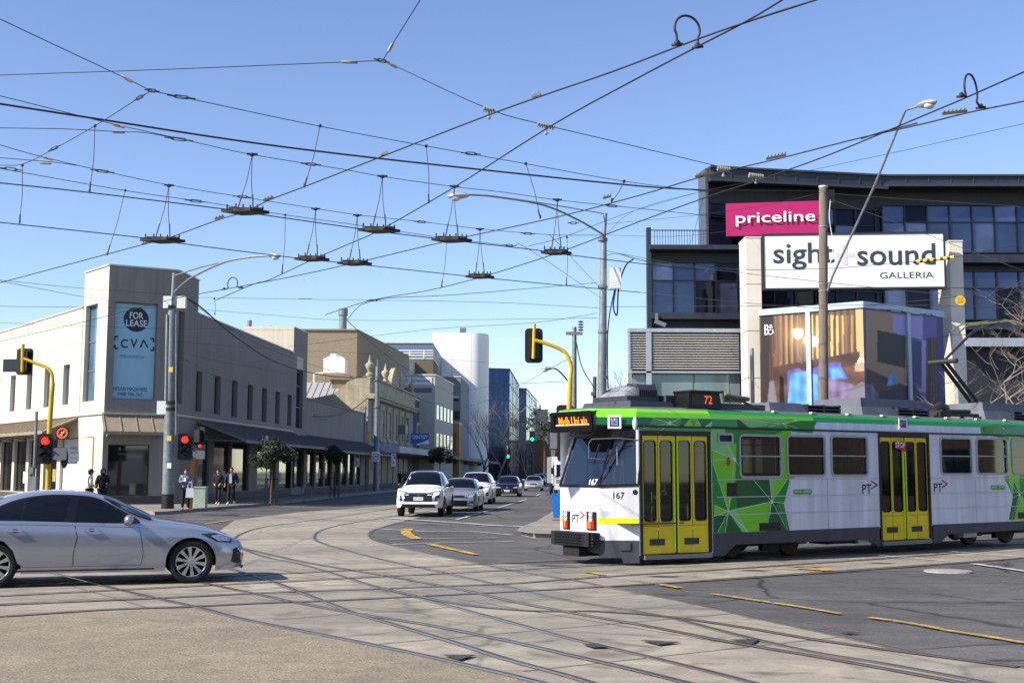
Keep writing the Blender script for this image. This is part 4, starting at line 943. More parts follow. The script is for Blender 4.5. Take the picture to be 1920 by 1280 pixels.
# ---- silver sedan in the foreground (front to the right)
silver = mat('silver car paint', (164, 167, 176), 0.22, 0.6, var=0.02, fine=0.03, fscale=300, coat=0.8)
CAM = dict(L=4.885, W=0.92, wr=0.338, arch=0.385, wheels=(0.83, 3.68), fine=True, paint=silver, roofw=0.60, crease=0.80, spokes=10, rimr=0.70,
  plan=[(0, 0.70), (0.08, 0.80), (0.2, 0.88), (0.4, 0.945), (0.8, 0.985), (1.4, 1.0), (3.6, 1.0), (4.2, 0.985), (4.6, 0.92), (4.8, 0.85), (4.885, 0.78)],
  sill=[(0, 0.24), (0.25, 0.20), (0.6, 0.19), (1.4, 0.205), (3.4, 0.205), (4.3, 0.24), (4.885, 0.30)],
  belt=[(0, 0.62), (0.15, 0.70), (0.35, 0.765), (0.7, 0.83), (1.2, 0.885), (1.6, 0.915), (2.4, 0.94), (3.3, 0.975), (3.9, 1.0), (4.4, 1.02), (4.885, 0.98)],
  top=[(0, 0.64), (0.15, 0.735), (0.35, 0.81), (0.7, 0.90), (1.1, 0.965), (1.32, 1.0), (1.42, 1.04), (1.9, 1.255), (2.15, 1.355), (2.4, 1.415), (2.75, 1.445), (3.1, 1.435), (3.45, 1.385), (3.8, 1.29), (4.15, 1.165), (4.4, 1.10), (4.7, 1.095), (4.885, 1.05)],
  doors=[[(1.62, 0.875), (1.575, 0.66), (1.55, 0.45), (1.58, 0.30), (2.562, 0.30), (2.562, 0.5), (2.512, 0.75), (2.557, 0.915)], [(2.56, 0.915), (2.515, 0.75), (2.565, 0.5), (2.565, 0.30), (3.26, 0.30), (3.35, 0.36), (3.42, 0.55), (3.60, 0.75), (3.64, 0.945)]],
  handle=0.845,
  glassline=[curve2([(1.60, 0.955), (1.95, 1.17), (2.25, 1.32), (2.55, 1.365), (3.0, 1.37), (3.4, 1.30), (3.70, 1.175), (3.86, 1.07), (3.80, 1.005), (3.2, 0.985), (2.4, 0.955), (1.9, 0.94)], 4)],
  windows=[curve2([(1.74, 0.985), (1.98, 1.15), (2.24, 1.285), (2.40, 1.325), (2.51, 1.335), (2.53, 1.15), (2.55, 0.978), (2.1, 0.968)], 3), curve2([(2.72, 0.995), (2.68, 1.2), (2.655, 1.34), (3.0, 1.345), (3.2, 1.315), (3.24, 1.3), (3.27, 1.15), (3.29, 1.015), (3.0, 1.0)], 3), [(3.335, 1.025), (3.315, 1.15), (3.30, 1.28), (3.45, 1.245), (3.62, 1.175), (3.78, 1.07), (3.72, 1.04)]],
  trim_m=mat('black window surround', (16, 17, 20), 0.2, coat=0.5),
  mirror=(1.78, 0.965), screen=mirt([(1.44, 0.72), (1.7, 0.68), (2.14, 0.52)]) , rearscreen=mirt([(3.62, 0.46), (4.05, 0.55), (4.16, 0.62)]),
  headside=[(0.10, 0.70), (0.18, 0.615), (0.42, 0.64), (0.70, 0.765), (0.42, 0.775), (0.22, 0.745)], headside_lens=[(0.14, 0.70), (0.20, 0.645), (0.40, 0.66), (0.52, 0.735), (0.35, 0.755), (0.22, 0.73)],
  headlight=[(0.50, 0.60), (0.70, 0.62), (0.73, 0.70), (0.5, 0.68)], tail_lamp=[(0.45, 0.85), (0.75, 0.85), (0.75, 1.0), (0.45, 0.98)],
  side_trim=[([(0.02, 0.30), (0.12, 0.30), (0.20, 0.33), (0.17, 0.52), (0.10, 0.55), (0.05, 0.45)], M_black, 'bumper_intake'), ([(1.38, 0.235), (3.38, 0.235), (3.38, 0.255), (1.38, 0.255)], M_seam, 'sill_crease')],
  front=[('grille', M_black, mir([(0.55, 0.30), (0.6, 0.42), (0.5, 0.56)]), 0.008), ('lower_lip', silver, mir([(0.6, 0.20), (0.6, 0.245)]), 0.05)], nose=0.6, nk=0.20, nz=0.42, tail=0.5)
r = empty_loc = None
pF, pR = G(357, 1094), G(4, 1103)
dv = Vector((pF.x-pR.x, pF.y-pR.y)); ang = atan2(dv.y, dv.x)
# heading: car's +x axis (front->rear) points from the front wheel to the rear one
hd = ang+pi
fxy = Vector((pF.x, pF.y))+Vector((-sin(hd), cos(hd)))*0.0
o2 = Vector((cos(hd), sin(hd)))*(-CAM['wheels'][0]); side = Vector((-sin(hd), cos(hd)))      # local +y
sgn = -1 if side.y > 0 else 1            # which local side faces the camera
base = fxy+o2-side*(sgn*0.90)
make_car('silver_sedan', 'silver four-door sedan crossing in the left foreground, multi-spoke alloy wheels', 'car', base, hd, CAM, None)
# ---- generic oncoming cars
def spec(L, W, H, hood, wsb, wst, rt, rb, tb, wr, wx, paint, belt, style='hatch', sill=0.22, **k):
    """hood height, windscreen bottom/top x, roof end x, tail top x"""
    top = [(0, hood-0.30), (0.12, hood-0.14), (0.4, hood-0.06), (wsb, hood+0.02), ((wsb+wst)/2, (hood+H)/2+0.05), (wst, H-0.05), (wst+0.4, H), (rt, H-0.03), (rb, (H*0.9 if style != 'sedan' else H-0.30)), (L, tb)]
    b = [(0, hood-0.34), (0.12, hood-0.2), (0.4, hood-0.12), (wsb, belt-0.02), (L*0.5, belt), (L, min(belt+0.02, tb-0.02))]
    S = dict(L=L, W=W, wr=wr, arch=wr+0.055, wheels=wx, paint=paint, roofw=0.66, plan=[(0, 0.84), (0.1, 0.91), (0.3, 0.965), (0.8, 1.0), (L-0.8, 1.0), (L-0.2, 0.95), (L, 0.86)],
      sill=[(0, sill), (L, sill+0.03)], belt=b, top=top, doors=[[(wsb+0.35, 0.32), (wsb+0.30, belt-0.06), (L*0.53, belt-0.05), (L*0.53, 0.32)], [(L*0.54, 0.32), (L*0.54, belt-0.05), (L*0.76, belt-0.04), (L*0.72, 0.55), (L*0.69, 0.32)]],
      handle=belt-0.12, windows=[[(wsb+0.35, belt+0.03), ((wsb+wst)/2+0.35, (belt+H)/2+0.06), (wst+0.30, H-0.13), (L*0.53, H-0.12), (L*0.535, belt+0.03)], [(L*0.55, belt+0.03), (L*0.545, H-0.12), (rt-0.25, H-0.15), (rb-0.25, belt+0.06)]],
      mirror=(wsb+0.50, belt+0.06), screen=mirt([(wsb+0.06, W*0.80), ((wsb+wst)/2, W*0.72), (wst-0.02, W*0.62)]), nk=0.10, nz=0.45)
    S.update(k); return S
def oncoming(name, label, cat, px0, px1, ybot, S, yaw=0.0):
    g0, g1 = G(px0, ybot), G(px1, ybot); cx = (g0.x+g1.x)/2; cy = g0.y
    hd = pi/2-yaw; root, c = make_car(name, label, cat, (cx, cy), hd, S); return root, c
white = mat('white car paint', (222, 224, 226), 0.25, 0.0, var=0.02, coat=0.8)
chw = M_chrome
UTE = spec(5.3, 0.92, 1.78, 1.15, 1.35, 2.15, 3.25, 3.55, 1.12, 0.385, (0.95, 3.95), white, 1.12, 'sedan', sill=0.36, spokes=6, darkrim=True)
UTE['top'] = [(0, 0.86), (0.12, 1.02), (0.4, 1.10), (1.30, 1.17), (1.75, 1.50), (2.2, 1.74), (2.5, 1.78), (3.2, 1.76), (3.42, 1.66), (3.62, 1.19), (3.7, 1.17), (5.3, 1.16)]
UTE['belt'] = [(0, 0.82), (0.12, 0.97), (0.4, 1.05), (1.3, 1.11), (3.5, 1.13), (5.3, 1.12)]
UTE['windows'] = [[(1.70, 1.17), (2.05, 1.50), (2.35, 1.66), (2.62, 1.66), (2.64, 1.17)], [(2.70, 1.17), (2.68, 1.66), (3.15, 1.64), (3.35, 1.17)]]
UTE['doors'] = [[(1.6, 0.45), (1.55, 1.08), (2.65, 1.10), (2.65, 0.45)], [(2.67, 0.45), (2.67, 1.10), (3.48, 1.10), (3.40, 0.8), (3.3, 0.45)]]
UTE['headlight'] = [(0.42, 0.90), (0.80, 0.97), (0.82, 1.02), (0.62, 1.00), (0.44, 0.95)]; UTE['headlens'] = [[(0.46, 0.905), (0.78, 0.975), (0.79, 1.005), (0.62, 0.985), (0.47, 0.94)]]
UTE['fog'] = [(0.60, 0.62), (0.80, 0.60), (0.82, 0.84), (0.66, 0.86)]
bw = mat('grille black', (14, 15, 17), 0.35)
UTE['front'] = [('grille', bw, mir([(0.50, 0.54), (0.58, 0.66), (0.56, 0.93)]), 0.008), ('grille_bar', M_chrome, mir([(0.42, 0.885), (0.43, 0.905)]), 0.018), ('lower_bumper', bw, mir([(0.70, 0.36), (0.60, 0.50)]), 0.010), ('chrome_trim', M_chrome, [(0.56, 0.58), (0.60, 0.56), (0.56, 0.90), (0.52, 0.90)], 0.016), ('chrome_trim', M_chrome, [(-0.56, 0.58), (-0.60, 0.56), (-0.56, 0.90), (-0.52, 0.90)], 0.016),
   ('emblem', M_chrome, [(0, 0.885), (0.05, 0.81), (-0.05, 0.81)], 0.02), ('bumper_bar', white, mir([(0.52, 0.50), (0.84, 0.50), (0.84, 0.60), (0.52, 0.585)]), 0.03)]
UTE['plate'] = (0.0, 0.70, '1ZS 3ED'); UTE['mirror_m'] = M_black
root, c = oncoming('white_ute', 'white dual cab ute with black grille, first in the queue on the street', 'utility vehicle', 742, 826, 969, UTE, 0.055)
roof = MB(); c.patch(roof, 'top', mirt([(2.16, 0.56), (3.3, 0.54)]), 0.005, 0, 0.2); roof.build('roof_panel', mat('blue grey roof', (60, 66, 84), 0.2, 0.3, coat=0.6), root, smooth='all', local=True)
silver2 = mat('mid silver paint', (150, 154, 162), 0.28, 0.5, var=0.02, coat=0.7)
WAG = spec(4.9, 0.90, 1.47, 0.98, 1.25, 2.0, 4.1, 4.6, 0.95, 0.335, (0.95, 3.8), silver2, 0.95, 'wagon')
WAG['headlight'] = [(0.48, 0.60), (0.74, 0.64), (0.76, 0.76), (0.52, 0.72)]; WAG['headlens'] = [[(0.51, 0.62), (0.72, 0.66), (0.73, 0.74), (0.54, 0.70)]]; WAG['fog'] = [(0.52, 0.30), (0.76, 0.30), (0.76, 0.46), (0.58, 0.48)]
WAG['front'] = [('grille', bw, mir([(0.44, 0.60), (0.46, 0.72)]), 0.008), ('lower_grille', bw, mir([(0.44, 0.26), (0.48, 0.50)]), 0.008), ('running_light', M_lamp, boxp(-0.74, -0.56, 0.32, 0.36), 0.014), ('running_light', M_lamp, boxp(0.56, 0.74, 0.32, 0.36), 0.014)]; WAG['mirror_m'] = M_black
root, c = oncoming('silver_wagon', 'silver station wagon with roof rails half hidden behind the white ute', 'car', 826, 886, 959, WAG, 0.05)
for s_ in (-1, 1):
    g = MB(); g.tube([(2.1, s_*0.56, 1.45), (2.2, s_*0.56, 1.51), (4.1, s_*0.54, 1.50), (4.2, s_*0.54, 1.43)], 0.018, 6); g.build('roof_rail', M_black, root, local=True)
SUV = spec(4.9, 0.95, 1.73, 1.13, 1.15, 1.9, 4.2, 4.75, 1.05, 0.38, (0.95, 3.75), mat('pearl white paint', (214, 215, 216), 0.28, var=0.02, coat=0.7), 1.08, 'wagon', sill=0.28)
SUV['headlight'] = [(0.42, 0.84), (0.80, 0.90), (0.82, 0.98), (0.5, 0.93)]; SUV['headlens'] = [[(0.48, 0.855), (0.78, 0.91), (0.79, 0.96), (0.52, 0.92)]]; SUV['fog'] = [(0.62, 0.45), (0.80, 0.45), (0.78, 0.70), (0.66, 0.62)]
SUV['front'] = [('grille', bw, mir([(0.40, 0.45), (0.40, 0.90)]), 0.008)]
oncoming('white_suv', 'white large SUV with dark windscreen behind the silver wagon', 'car', 862, 914, 945, SUV, 0.05)
blk = mat('black car paint', (16, 17, 22), 0.2, 0.2, var=0.02, coat=1.0)
GOL = spec(4.2, 0.88, 1.47, 0.98, 1.05, 1.75, 3.5, 3.95, 0.9, 0.32, (0.86, 3.43), blk, 0.95, 'hatch')
GOL['headlight'] = [(0.40, 0.60), (0.74, 0.60), (0.78, 0.76), (0.44, 0.70)]; GOL['headlens'] = [[(0.44, 0.62), (0.70, 0.62), (0.74, 0.73), (0.47, 0.68)]]; GOL['fog'] = [(0.58, 0.26), (0.76, 0.26), (0.74, 0.36), (0.58, 0.36)]
GOL['front'] = [('grille', bw, mir([(0.38, 0.60), (0.40, 0.70)]), 0.008), ('chrome_trim', M_chrome, mir([(0.34, 0.26), (0.40, 0.50)]), 0.008), ('lower_grille', bw, mir([(0.31, 0.28), (0.37, 0.48)]), 0.014), ('emblem', M_chrome, discp(0, 0.66, 0.06), 0.02)]; GOL['plate'] = (0.0, 0.42, 'YEH 206')
oncoming('black_hatchback', 'black hatchback with chrome edged grille in the middle of the street', 'car', 928, 973, 931, GOL, 0.06)
MER = spec(4.5, 0.87, 1.40, 0.90, 1.25, 1.95, 3.1, 3.8, 0.92, 0.32, (0.85, 3.55), mat('pale silver paint', (176, 180, 186), 0.28, 0.5, var=0.02, coat=0.7), 0.90, 'sedan')
MER['headlight'] = [(0.44, 0.56), (0.72, 0.58), (0.76, 0.70), (0.46, 0.68)]; MER['headlens'] = [[(0.47, 0.58), (0.70, 0.60), (0.73, 0.68), (0.48, 0.66)]]
MER['front'] = [('grille', bw, mir([(0.28, 0.56), (0.36, 0.68)]), 0.008), ('lower_grille', bw, mir([(0.55, 0.26), (0.55, 0.34)]), 0.008)]; MER['plate'] = (0, 0.45, 'SLK 82')
MER['rearscreen'] = mirt([(3.15, 0.5), (3.7, 0.6)])
oncoming('silver_roadster', 'pale silver two-door roadster following the black hatchback', 'car', 983, 1016, 920, MER, 0.05)
dk = mat('dark blue paint', (30, 34, 46), 0.25, var=0.02, coat=0.8)
far = [('blue_sedan', 'dark blue car partly hidden behind the silver roadster', 1000, 1022, 909, dk), ('grey_hatchback', 'small grey car far down the street beyond the blue one', 1010, 1026, 903, silver2), ('white_hatchback', 'tiny white car at the far end of the traffic queue', 1022, 1036, 900, white), ('red_sedan', 'small dark red car at the far end of the street near the truck', 1030, 1042, 899, mat('dark red paint', (110, 20, 22), 0.25, var=0.02, coat=0.8))]
for nm, lb, a, b, yb, pm in far:
    S = spec(4.4, 0.88, 1.48, 0.96, 1.1, 1.8, 3.3, 3.9, 0.95, 0.33, (0.86, 3.5), pm, 0.93, 'hatch')
    S['headlight'] = [(0.46, 0.60), (0.74, 0.60), (0.76, 0.72), (0.46, 0.70)]; S['headlens'] = [[(0.48, 0.61), (0.72, 0.61), (0.73, 0.70), (0.48, 0.69)]]; S['front'] = [('grille', bw, mir([(0.4, 0.34), (0.42, 0.68)]), 0.008)]; S['handles'] = False
    oncoming(nm, lb, 'car', a, b, yb, S, 0.02)
# ---- white truck behind the tram's nose
tY = G(1048, 929).y; tx = G(1040, 929).x
tk = empty('white_truck', (tx, tY, 0), 'white cab-over delivery truck partly hidden behind the traffic light', 'truck', None, 0.05)
g = MB(); g.prism([(0, 0, 0.75), (0, 0, 1.35), (0, 0.35, 2.35), (0, 0.6, 2.5), (0, 2.0, 2.5), (0, 2.0, 0.75)], (2.0, 0, 0)); g.build('cab', white, tk, local=True)
g = MB(); g.add([(0.12, 0.0, 1.42), (1.88, 0.0, 1.42), (1.84, 0.33, 2.30), (0.16, 0.33, 2.30)], [(0, 1, 2, 3)]); 
for v in g.v: v.y -= 0.012
g.build('windscreen', M_carglass, tk, local=True)
g = MB(); g.add([(-0.006, 0.25, 1.45), (-0.006, 1.4, 1.45), (-0.006, 1.4, 2.25), (-0.006, 0.55, 2.25)], [(0, 1, 2, 3)]); g.build('side_window', M_carglass, tk, local=True)
g = MB(); g.box(0.3, 1.7, -0.02, 0, 0.98, 1.2); g.box(0.25, 1.75, -0.02, 0.0, 0.62, 0.74); g.build('grille', bw, tk, local=True)
g = MB(); g.box(-0.02, 2.02, -0.1, 0.25, 0.45, 0.82); g.build('bumper', white, tk, local=True)
for x in (0.08, 1.6): g = MB(); g.box(x, x+0.3, -0.03, 0.02, 0.92, 1.2); g.build('headlight', M_lamp, tk, local=True)
g = MB(); g.box(-0.05, 2.05, 2.15, 6.6, 0.9, 2.9); g.build('cargo_box', white, tk, local=True)
g = MB(); g.box(0.3, 1.7, 0.2, 6.5, 0.5, 0.9); g.build('chassis', M_black, tk, local=True)
for x in (0.02, 1.74):
    for y in (0.75, 5.0): g = MB(); g.lathe([(0, 0), (0.2, 0), (0.36, 0.02), (0.40, 0.05), (0.40, 0.2), (0.36, 0.24), (0, 0.24)], (x, y, 0.40), (1, 0, 0), 20); g.build('wheel', M_rubber, tk, smooth=True, local=True)
g = MB(); g.tube([(0.05, 0.1, 1.5), (-0.2, -0.15, 1.6), (-0.2, -0.15, 2.1), (0.05, 0.2, 2.2)], 0.015, 6); g.box(-0.28, -0.14, -0.2, -0.12, 1.6, 2.05); g.build('side_mirror', M_black, tk, local=True)
# ================================================================= FOOTPATHS AND MARKINGS
kl = gp((290, 965), (312, 964), (355, 960), (410, 955), (475, 950), (525, 945), (575, 939), (650, 930), (740, 921), (820, 912), (900, 903))
kerbc = kl[0]; dl = Vector((-0.61, 0.79, 0))
leftpath = [kerbc+dl*60, ]+[kerbc+dl*0.2]+kl+[Vector((-1, 500, 0)), Vector((-60, 500, 0))]
def slab(name, pts, z, m, mk):
    """paving raised behind a kerb stone"""
    mb = MB(); P2 = [(p[0], p[1]) for p in pts]; paint(mb, lambda u, v: Vector((u, v, z)), P2); tag(mb.build(name, m, origin=(0, 0, 0)), kind='structure')
    k = MB(); n = len(pts)
    for i in range(n-1):
        a, b = Vector((*P2[i], 0)), Vector((*P2[i+1], 0)); d = (b-a); L_ = d.length
        if L_ > 200 or L_ < 0.01: continue
        nn = Vector((-d.y, d.x, 0)).normalized()*0.15
        for s_ in (1,): k.add([a, b, b+Vector((0, 0, z+0.004)), a+Vector((0, 0, z+0.004)), a+nn*s_+Vector((0, 0, z+0.004)), b+nn*s_+Vector((0, 0, z+0.004))], [(0, 1, 2, 3), (3, 2, 5, 4)])
    tag(k.build('kerb', mk, origin=(0, 0, 0)), kind='structure')
slab('footpath_left', leftpath, 0.13, MG_path, MG_kerb)
rp = gp((2600, 950), (1700, 984), (1200, 1005), (1050, 1010), (1000, 1008), (978, 1003), (985, 996), (1015, 984), (1047, 962), (1053, 940), (1058, 915))
slab('footpath_right', rp+[Vector((18, 400, 0)), Vector((300, 400, 0)), Vector((300, 60, 0))], 0.13, MG_path, MG_kerb)
def wornpaint(name, col):
    m = groundmat(name, col, tuple(int(x*0.8) for x in col), 2.0, 0.2, 60, bump=0.2); n = m.node_tree; b = n.nodes['Principled BSDF']
    tc = n.nodes.new('ShaderNodeTexCoord'); t = n.nodes.new('ShaderNodeTexNoise'); t.inputs['Scale'].default_value = 9; t.inputs['Detail'].default_value = 8; n.links.new(tc.outputs['Object'], t.inputs['Vector'])
    r = n.nodes.new('ShaderNodeMapRange'); r.inputs[1].default_value = 0.33; r.inputs[2].default_value = 0.43; n.links.new(t.outputs['Fac'], r.inputs[0]); n.links.new(r.outputs[0], b.inputs['Alpha']); return m
M_mw = wornpaint('white road paint', (196, 196, 192)); M_my = wornpaint('yellow road paint', (200, 160, 70))
def mark(name, pts, w_, m, z=0.026):
    P = smooth_line(pts, 4) if len(pts) > 2 else [Vector((p[0], p[1])) for p in pts]; mb = MB(); vs = []
    for i in range(len(P)):
        t = (P[min(i+1, len(P)-1)]-P[max(i-1, 0)]).normalized(); L_ = Vector((-t.y, t.x))*w_/2; vs += [Vector((*(P[i]+L_), z)), Vector((*(P[i]-L_), z))]
    mb.add(vs, [(2*i, 2*i+1, 2*i+3, 2*i+2) for i in range(len(P)-1)]); tag(mb.build(name, m, origin=(0, 0, 0)), kind='structure')
for pts, w_ in ([(730, 972), (850, 980), (930, 986), (995, 988)], 0.35), ([(855, 975), (925, 955), (988, 936)], 0.14), ([(1006, 929), (1012, 926)], 0.12), ([(675, 990), (800, 997), (880, 997), (960, 1004)], 0.12), ([(730, 1012), (850, 1010), (940, 1009)], 0.08), ([(735, 1022), (850, 1018), (965, 1016)], 0.10), \
     ([(690, 975), (800, 982), (915, 988)], 0.08), ([(330, 975), (400, 974)], 0.12), ([(400, 964), (560, 970)], 0.10), ([(440, 978), (520, 981), (700, 990)], 0.08), ([(470, 1022), (590, 1020)], 0.07), ([(1640, 1042), (1780, 1053)], 0.10), ([(1780, 1035), (1920, 1045)], 0.08), ([(1825, 1058), (1960, 1078)], 0.16), ([(690, 965), (760, 957), (800, 950)], 0.15), ([(700, 970), (775, 962)], 0.12), ([(895, 960), (962, 960)], 0.10), ([(480, 946), (560, 951)], 0.1):
    mark('lane_marking', gp(*pts), w_, M_mw)
for pts, w_ in ([(767, 992), (761, 997), (766, 1004), (782, 1011)], 0.30), ([(806, 1021), (835, 1028), (862, 1034), (893, 1041)], 0.18), ([(385, 983), (430, 976), (456, 975)], 0.12), ([(555, 963), (618, 957)], 0.10), ([(1235, 1097), (1275, 1104)], 0.14), ([(1335, 1115), (1420, 1128), (1500, 1140), (1575, 1153)], 0.09), ([(1630, 1160), (1700, 1170), (1764, 1182)], 0.10), ([(1766, 1183), (1850, 1196), (1915, 1207), (1990, 1218)], 0.10), ([(1095, 1073), (1135, 1080)], 0.12), ([(1500, 1066), (1560, 1071)], 0.35):
    mark('lane_marking', gp(*pts), w_, M_my)
# slab joints and a few repaired slabs in the track concrete
CP_ = [(p[0], p[1]) for p in concrete]; dj = TD; nj = TN
def inside_run(fn, n, name, m, w_, z):
    run = []
    for i in range(n+1):
        p = fn(i) if i < n else None
        if p is not None and inpoly(p.x, p.y, CP_): run.append(p)
        else:
            if len(run) > 2: mark(name, [run[0], run[-1]], w_, m, z)
            run = []
MJ = mat('slab joint', (72, 68, 62), 0.9, var=0.3, scale=3)
for k in range(-9, 9): b0 = TO.to_2d()+dj*(k*3.9); inside_run(lambda i: b0+nj*(-13+i*0.3)+dj*0.02*sin(i), 55, 'slab_joint', MJ, 0.022, 0.0065)
for wv_ in (1.34, -0.35, -3.9, -6.4, -8.6): b0 = TO.to_2d()+nj*wv_; inside_run(lambda i: b0+dj*(-34+i*0.3), 200, 'slab_joint', MJ, 0.02, 0.0068)
MPt = groundmat('repaired slab', (134, 127, 115), (118, 113, 104), 0.8, 0.2, 50)
for l0, w0, a, b in ((-12, -6.2, 3.7, 1.9), (-3.8, -8.4, 3.8, 1.8), (4.1, -3.7, 3.6, 2.2), (-8, -3.8, 2.0, 2.2)):
    q = [TO.to_2d()+dj*l+nj*w_ for l, w_ in ((l0, w0), (l0+a, w0), (l0+a, w0+b), (l0, w0+b))]
    if all(inpoly(p.x, p.y, CP_) for p in q): sheet('slab_repair', q, 0.0058, MPt)
# manhole, metal wedges between the rails
mb = MB(); c = G(1778, 1072); mb.lathe([(0.0, 0.03), (0.30, 0.032), (0.33, 0.024), (0.37, 0.032), (0.41, 0.030), (0.42, 0.004)], c, (0, 0, 1), 32)
tag(mb.build('manhole_cover', mat('concrete lid', (150, 146, 138), 0.8, var=0.2, scale=8), smooth=True), 'round pale manhole cover in the asphalt at the right edge', 'manhole cover')
for i, (tri, lb) in enumerate([([(825, 1231), (898, 1231), (862, 1242)], 'leftmost dark steel drain wedge between the curved rails'), ([(1088, 1211), (1122, 1209), (1150, 1217), (1110, 1218)], 'second dark steel drain wedge from the left'), ([(1195, 1203), (1283, 1207), (1236, 1213)], 'long narrow steel drain wedge in the middle of the rails'), ([(1362, 1202), (1428, 1201), (1412, 1212)], 'dark steel drain wedge at the crossing of two rails, right of centre'), ([(1565, 1186), (1618, 1189), (1590, 1191)], 'small rightmost drain wedge near the yellow dashes')]):
    mb = MB(); tr3 = gp(*tri); c3 = sum(tr3, Vector())/len(tr3); mb.prism([c3+(p-c3)*0.85+Vector((0, 0, 0.022)) for p in tr3], (0, 0, 0.004)); tag(mb.build('drain_grate', mat('drain steel', (72, 68, 66), 0.6, 0.3, var=0.3, scale=30)), lb, 'drain')
# ================================================================= LEFT CORNER BUILDING
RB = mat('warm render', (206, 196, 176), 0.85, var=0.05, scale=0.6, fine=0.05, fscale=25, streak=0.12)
RB2 = mat('shaded render', (140, 133, 124), 0.85, var=0.06, scale=0.6, fine=0.05, fscale=25, streak=0.16)  # same render as RB, with the shade of the unlit walls put into its colour
RB3 = mat('plinth', (72, 70, 70), 0.7, var=0.15); JNT = mat('render joint', (120, 110, 98), 0.9, var=0.0)
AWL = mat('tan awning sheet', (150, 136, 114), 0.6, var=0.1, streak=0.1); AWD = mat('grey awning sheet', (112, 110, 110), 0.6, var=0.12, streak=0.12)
CAPM = mat('parapet capping', (200, 196, 188), 0.5)
WGL = mat('office window glass', (60, 72, 84), 0.06, 0.6, var=0.3, scale=0.7)
TG = mat('tower window glass', (120, 150, 176), 0.10, 0.6, var=0.25, scale=0.4)
t0 = (-21.4, 60.8); t1 = (-19.4, 58.4); t2 = (-16.5, 60.0); t3 = (-16.3, 63.2); H1 = 9.83; HT = 11.55
lw_dir = Vector((-0.61, 0.79)).normalized(); wl_end = (t0[0]+lw_dir.x*45, t0[1]+lw_dir.y*45)
rw_dir = Vector((1.25, 20.8)).normalized(); wr_end = (t3[0]+rw_dir.x*21.0, t3[1]+rw_dir.y*21.0); 
PLW = plane2(wl_end, t0); PTL = plane2(t0, t1); PCH = plane2(t1, t2); PTR = plane2(t2, t3); PRW = plane2(t3, wr_end)
cb_ = empty('corner_shop_building', (-18, 60, 0), 'two-storey beige corner building with a taller chamfered corner and slot windows', 'building')
ZA = 4.45
def mk_wall(pl, u0, u1, z0, z1, holes, m, name='wall', depth=0.3, par=cb_, mr=None):
    w_ = MB(); wall(w_, pl, [(u0, z0), (u1, z0), (u1, z1), (u0, z1)], holes, depth, 0); return w_.build(name, m, par)
def win(pl, h, par, glass=None, fm=None, d=0.26, bars=(), name='window', fw=0.05):
    f = MB(); ring_prism(f, pl, rectp(h), rectp(shrink(h, fw)), -d, -d+0.06)
    for b in bars: f.pb(pl, h[0], h[1], h[2]+(h[3]-h[2])*b-0.03, h[2]+(h[3]-h[2])*b+0.03, -d, -d+0.05)
    fo = f.build(name, fm or M_grey, par); g = MB(); g.add([pl.P(*q, -d+0.01) for q in rectp(h)], [(0, 1, 2, 3)]); g.build('pane', glass or WGL, fo); return fo
slL = [PLW.rect(*r) for r in ((19, 704, 31, 771), (51, 697, 63, 767), (84, 691, 96, 763), (118, 682, 132, 758))]
dz = [(h[2], h[3]) for h in slL]; z0s = sum(a for a, b in dz)/4; z1s = sum(b for a, b in dz)/4
pit = (slL[3][0]-slL[0][0])/3; slL = [(slL[3][0]-pit*k, slL[3][0]-pit*k+1.0, z0s, z1s) for k in range(12)]
slL = [h for h in slL if h[0] > 0.3]
U0 = PLW.L
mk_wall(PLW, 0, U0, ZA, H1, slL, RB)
for h in slL: win(PLW, h, cb_, glass=mat('pale window glass', (150, 158, 176), 0.08, 0.5, var=0.15))
hT = PTL.rect(158, 572, 180, 752); mk_wall(PTL, 0, PTL.L, ZA, HT, [hT], RB); win(PTL, hT, cb_, TG, bars=(0.32, 0.62))
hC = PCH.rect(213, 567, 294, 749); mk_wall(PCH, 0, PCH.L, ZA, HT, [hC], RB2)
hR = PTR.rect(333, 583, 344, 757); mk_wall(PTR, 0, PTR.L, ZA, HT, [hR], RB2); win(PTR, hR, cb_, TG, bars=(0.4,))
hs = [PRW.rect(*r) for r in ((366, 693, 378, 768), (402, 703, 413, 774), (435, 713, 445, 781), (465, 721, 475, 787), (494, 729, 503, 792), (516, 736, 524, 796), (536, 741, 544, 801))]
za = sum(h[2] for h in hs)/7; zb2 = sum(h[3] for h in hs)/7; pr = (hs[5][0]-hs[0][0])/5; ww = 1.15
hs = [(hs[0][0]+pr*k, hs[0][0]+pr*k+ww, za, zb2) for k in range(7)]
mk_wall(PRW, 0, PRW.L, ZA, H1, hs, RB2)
for h in hs: win(PRW, h, cb_)
# tower back and end walls so the corner block is solid from every side
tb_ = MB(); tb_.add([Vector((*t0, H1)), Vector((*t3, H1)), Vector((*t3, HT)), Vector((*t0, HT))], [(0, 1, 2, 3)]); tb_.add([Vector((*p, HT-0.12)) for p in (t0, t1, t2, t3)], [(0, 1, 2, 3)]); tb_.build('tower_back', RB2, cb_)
tb_ = MB(); bk = (-40, 95); tb_.add([Vector((*p, H1-0.3)) for p in (wl_end, t0, t3, wr_end, (-36, 110))], [(0, 1, 2, 3, 4)]); tb_.build('roof', mat('flat roof', (120, 118, 114), 0.8), cb_)
cp_ = MB()
for pl, u1_, z in ((PLW, U0, H1), (PTL, PTL.L, HT), (PCH, PCH.L, HT), (PTR, PTR.L, HT), (PRW, PRW.L, H1)): cp_.pb(pl, 0.0, u1_, z, z+0.07, -0.3, 0.06)
cp_.build('parapet_capping', CAPM, cb_)
jn = MB()
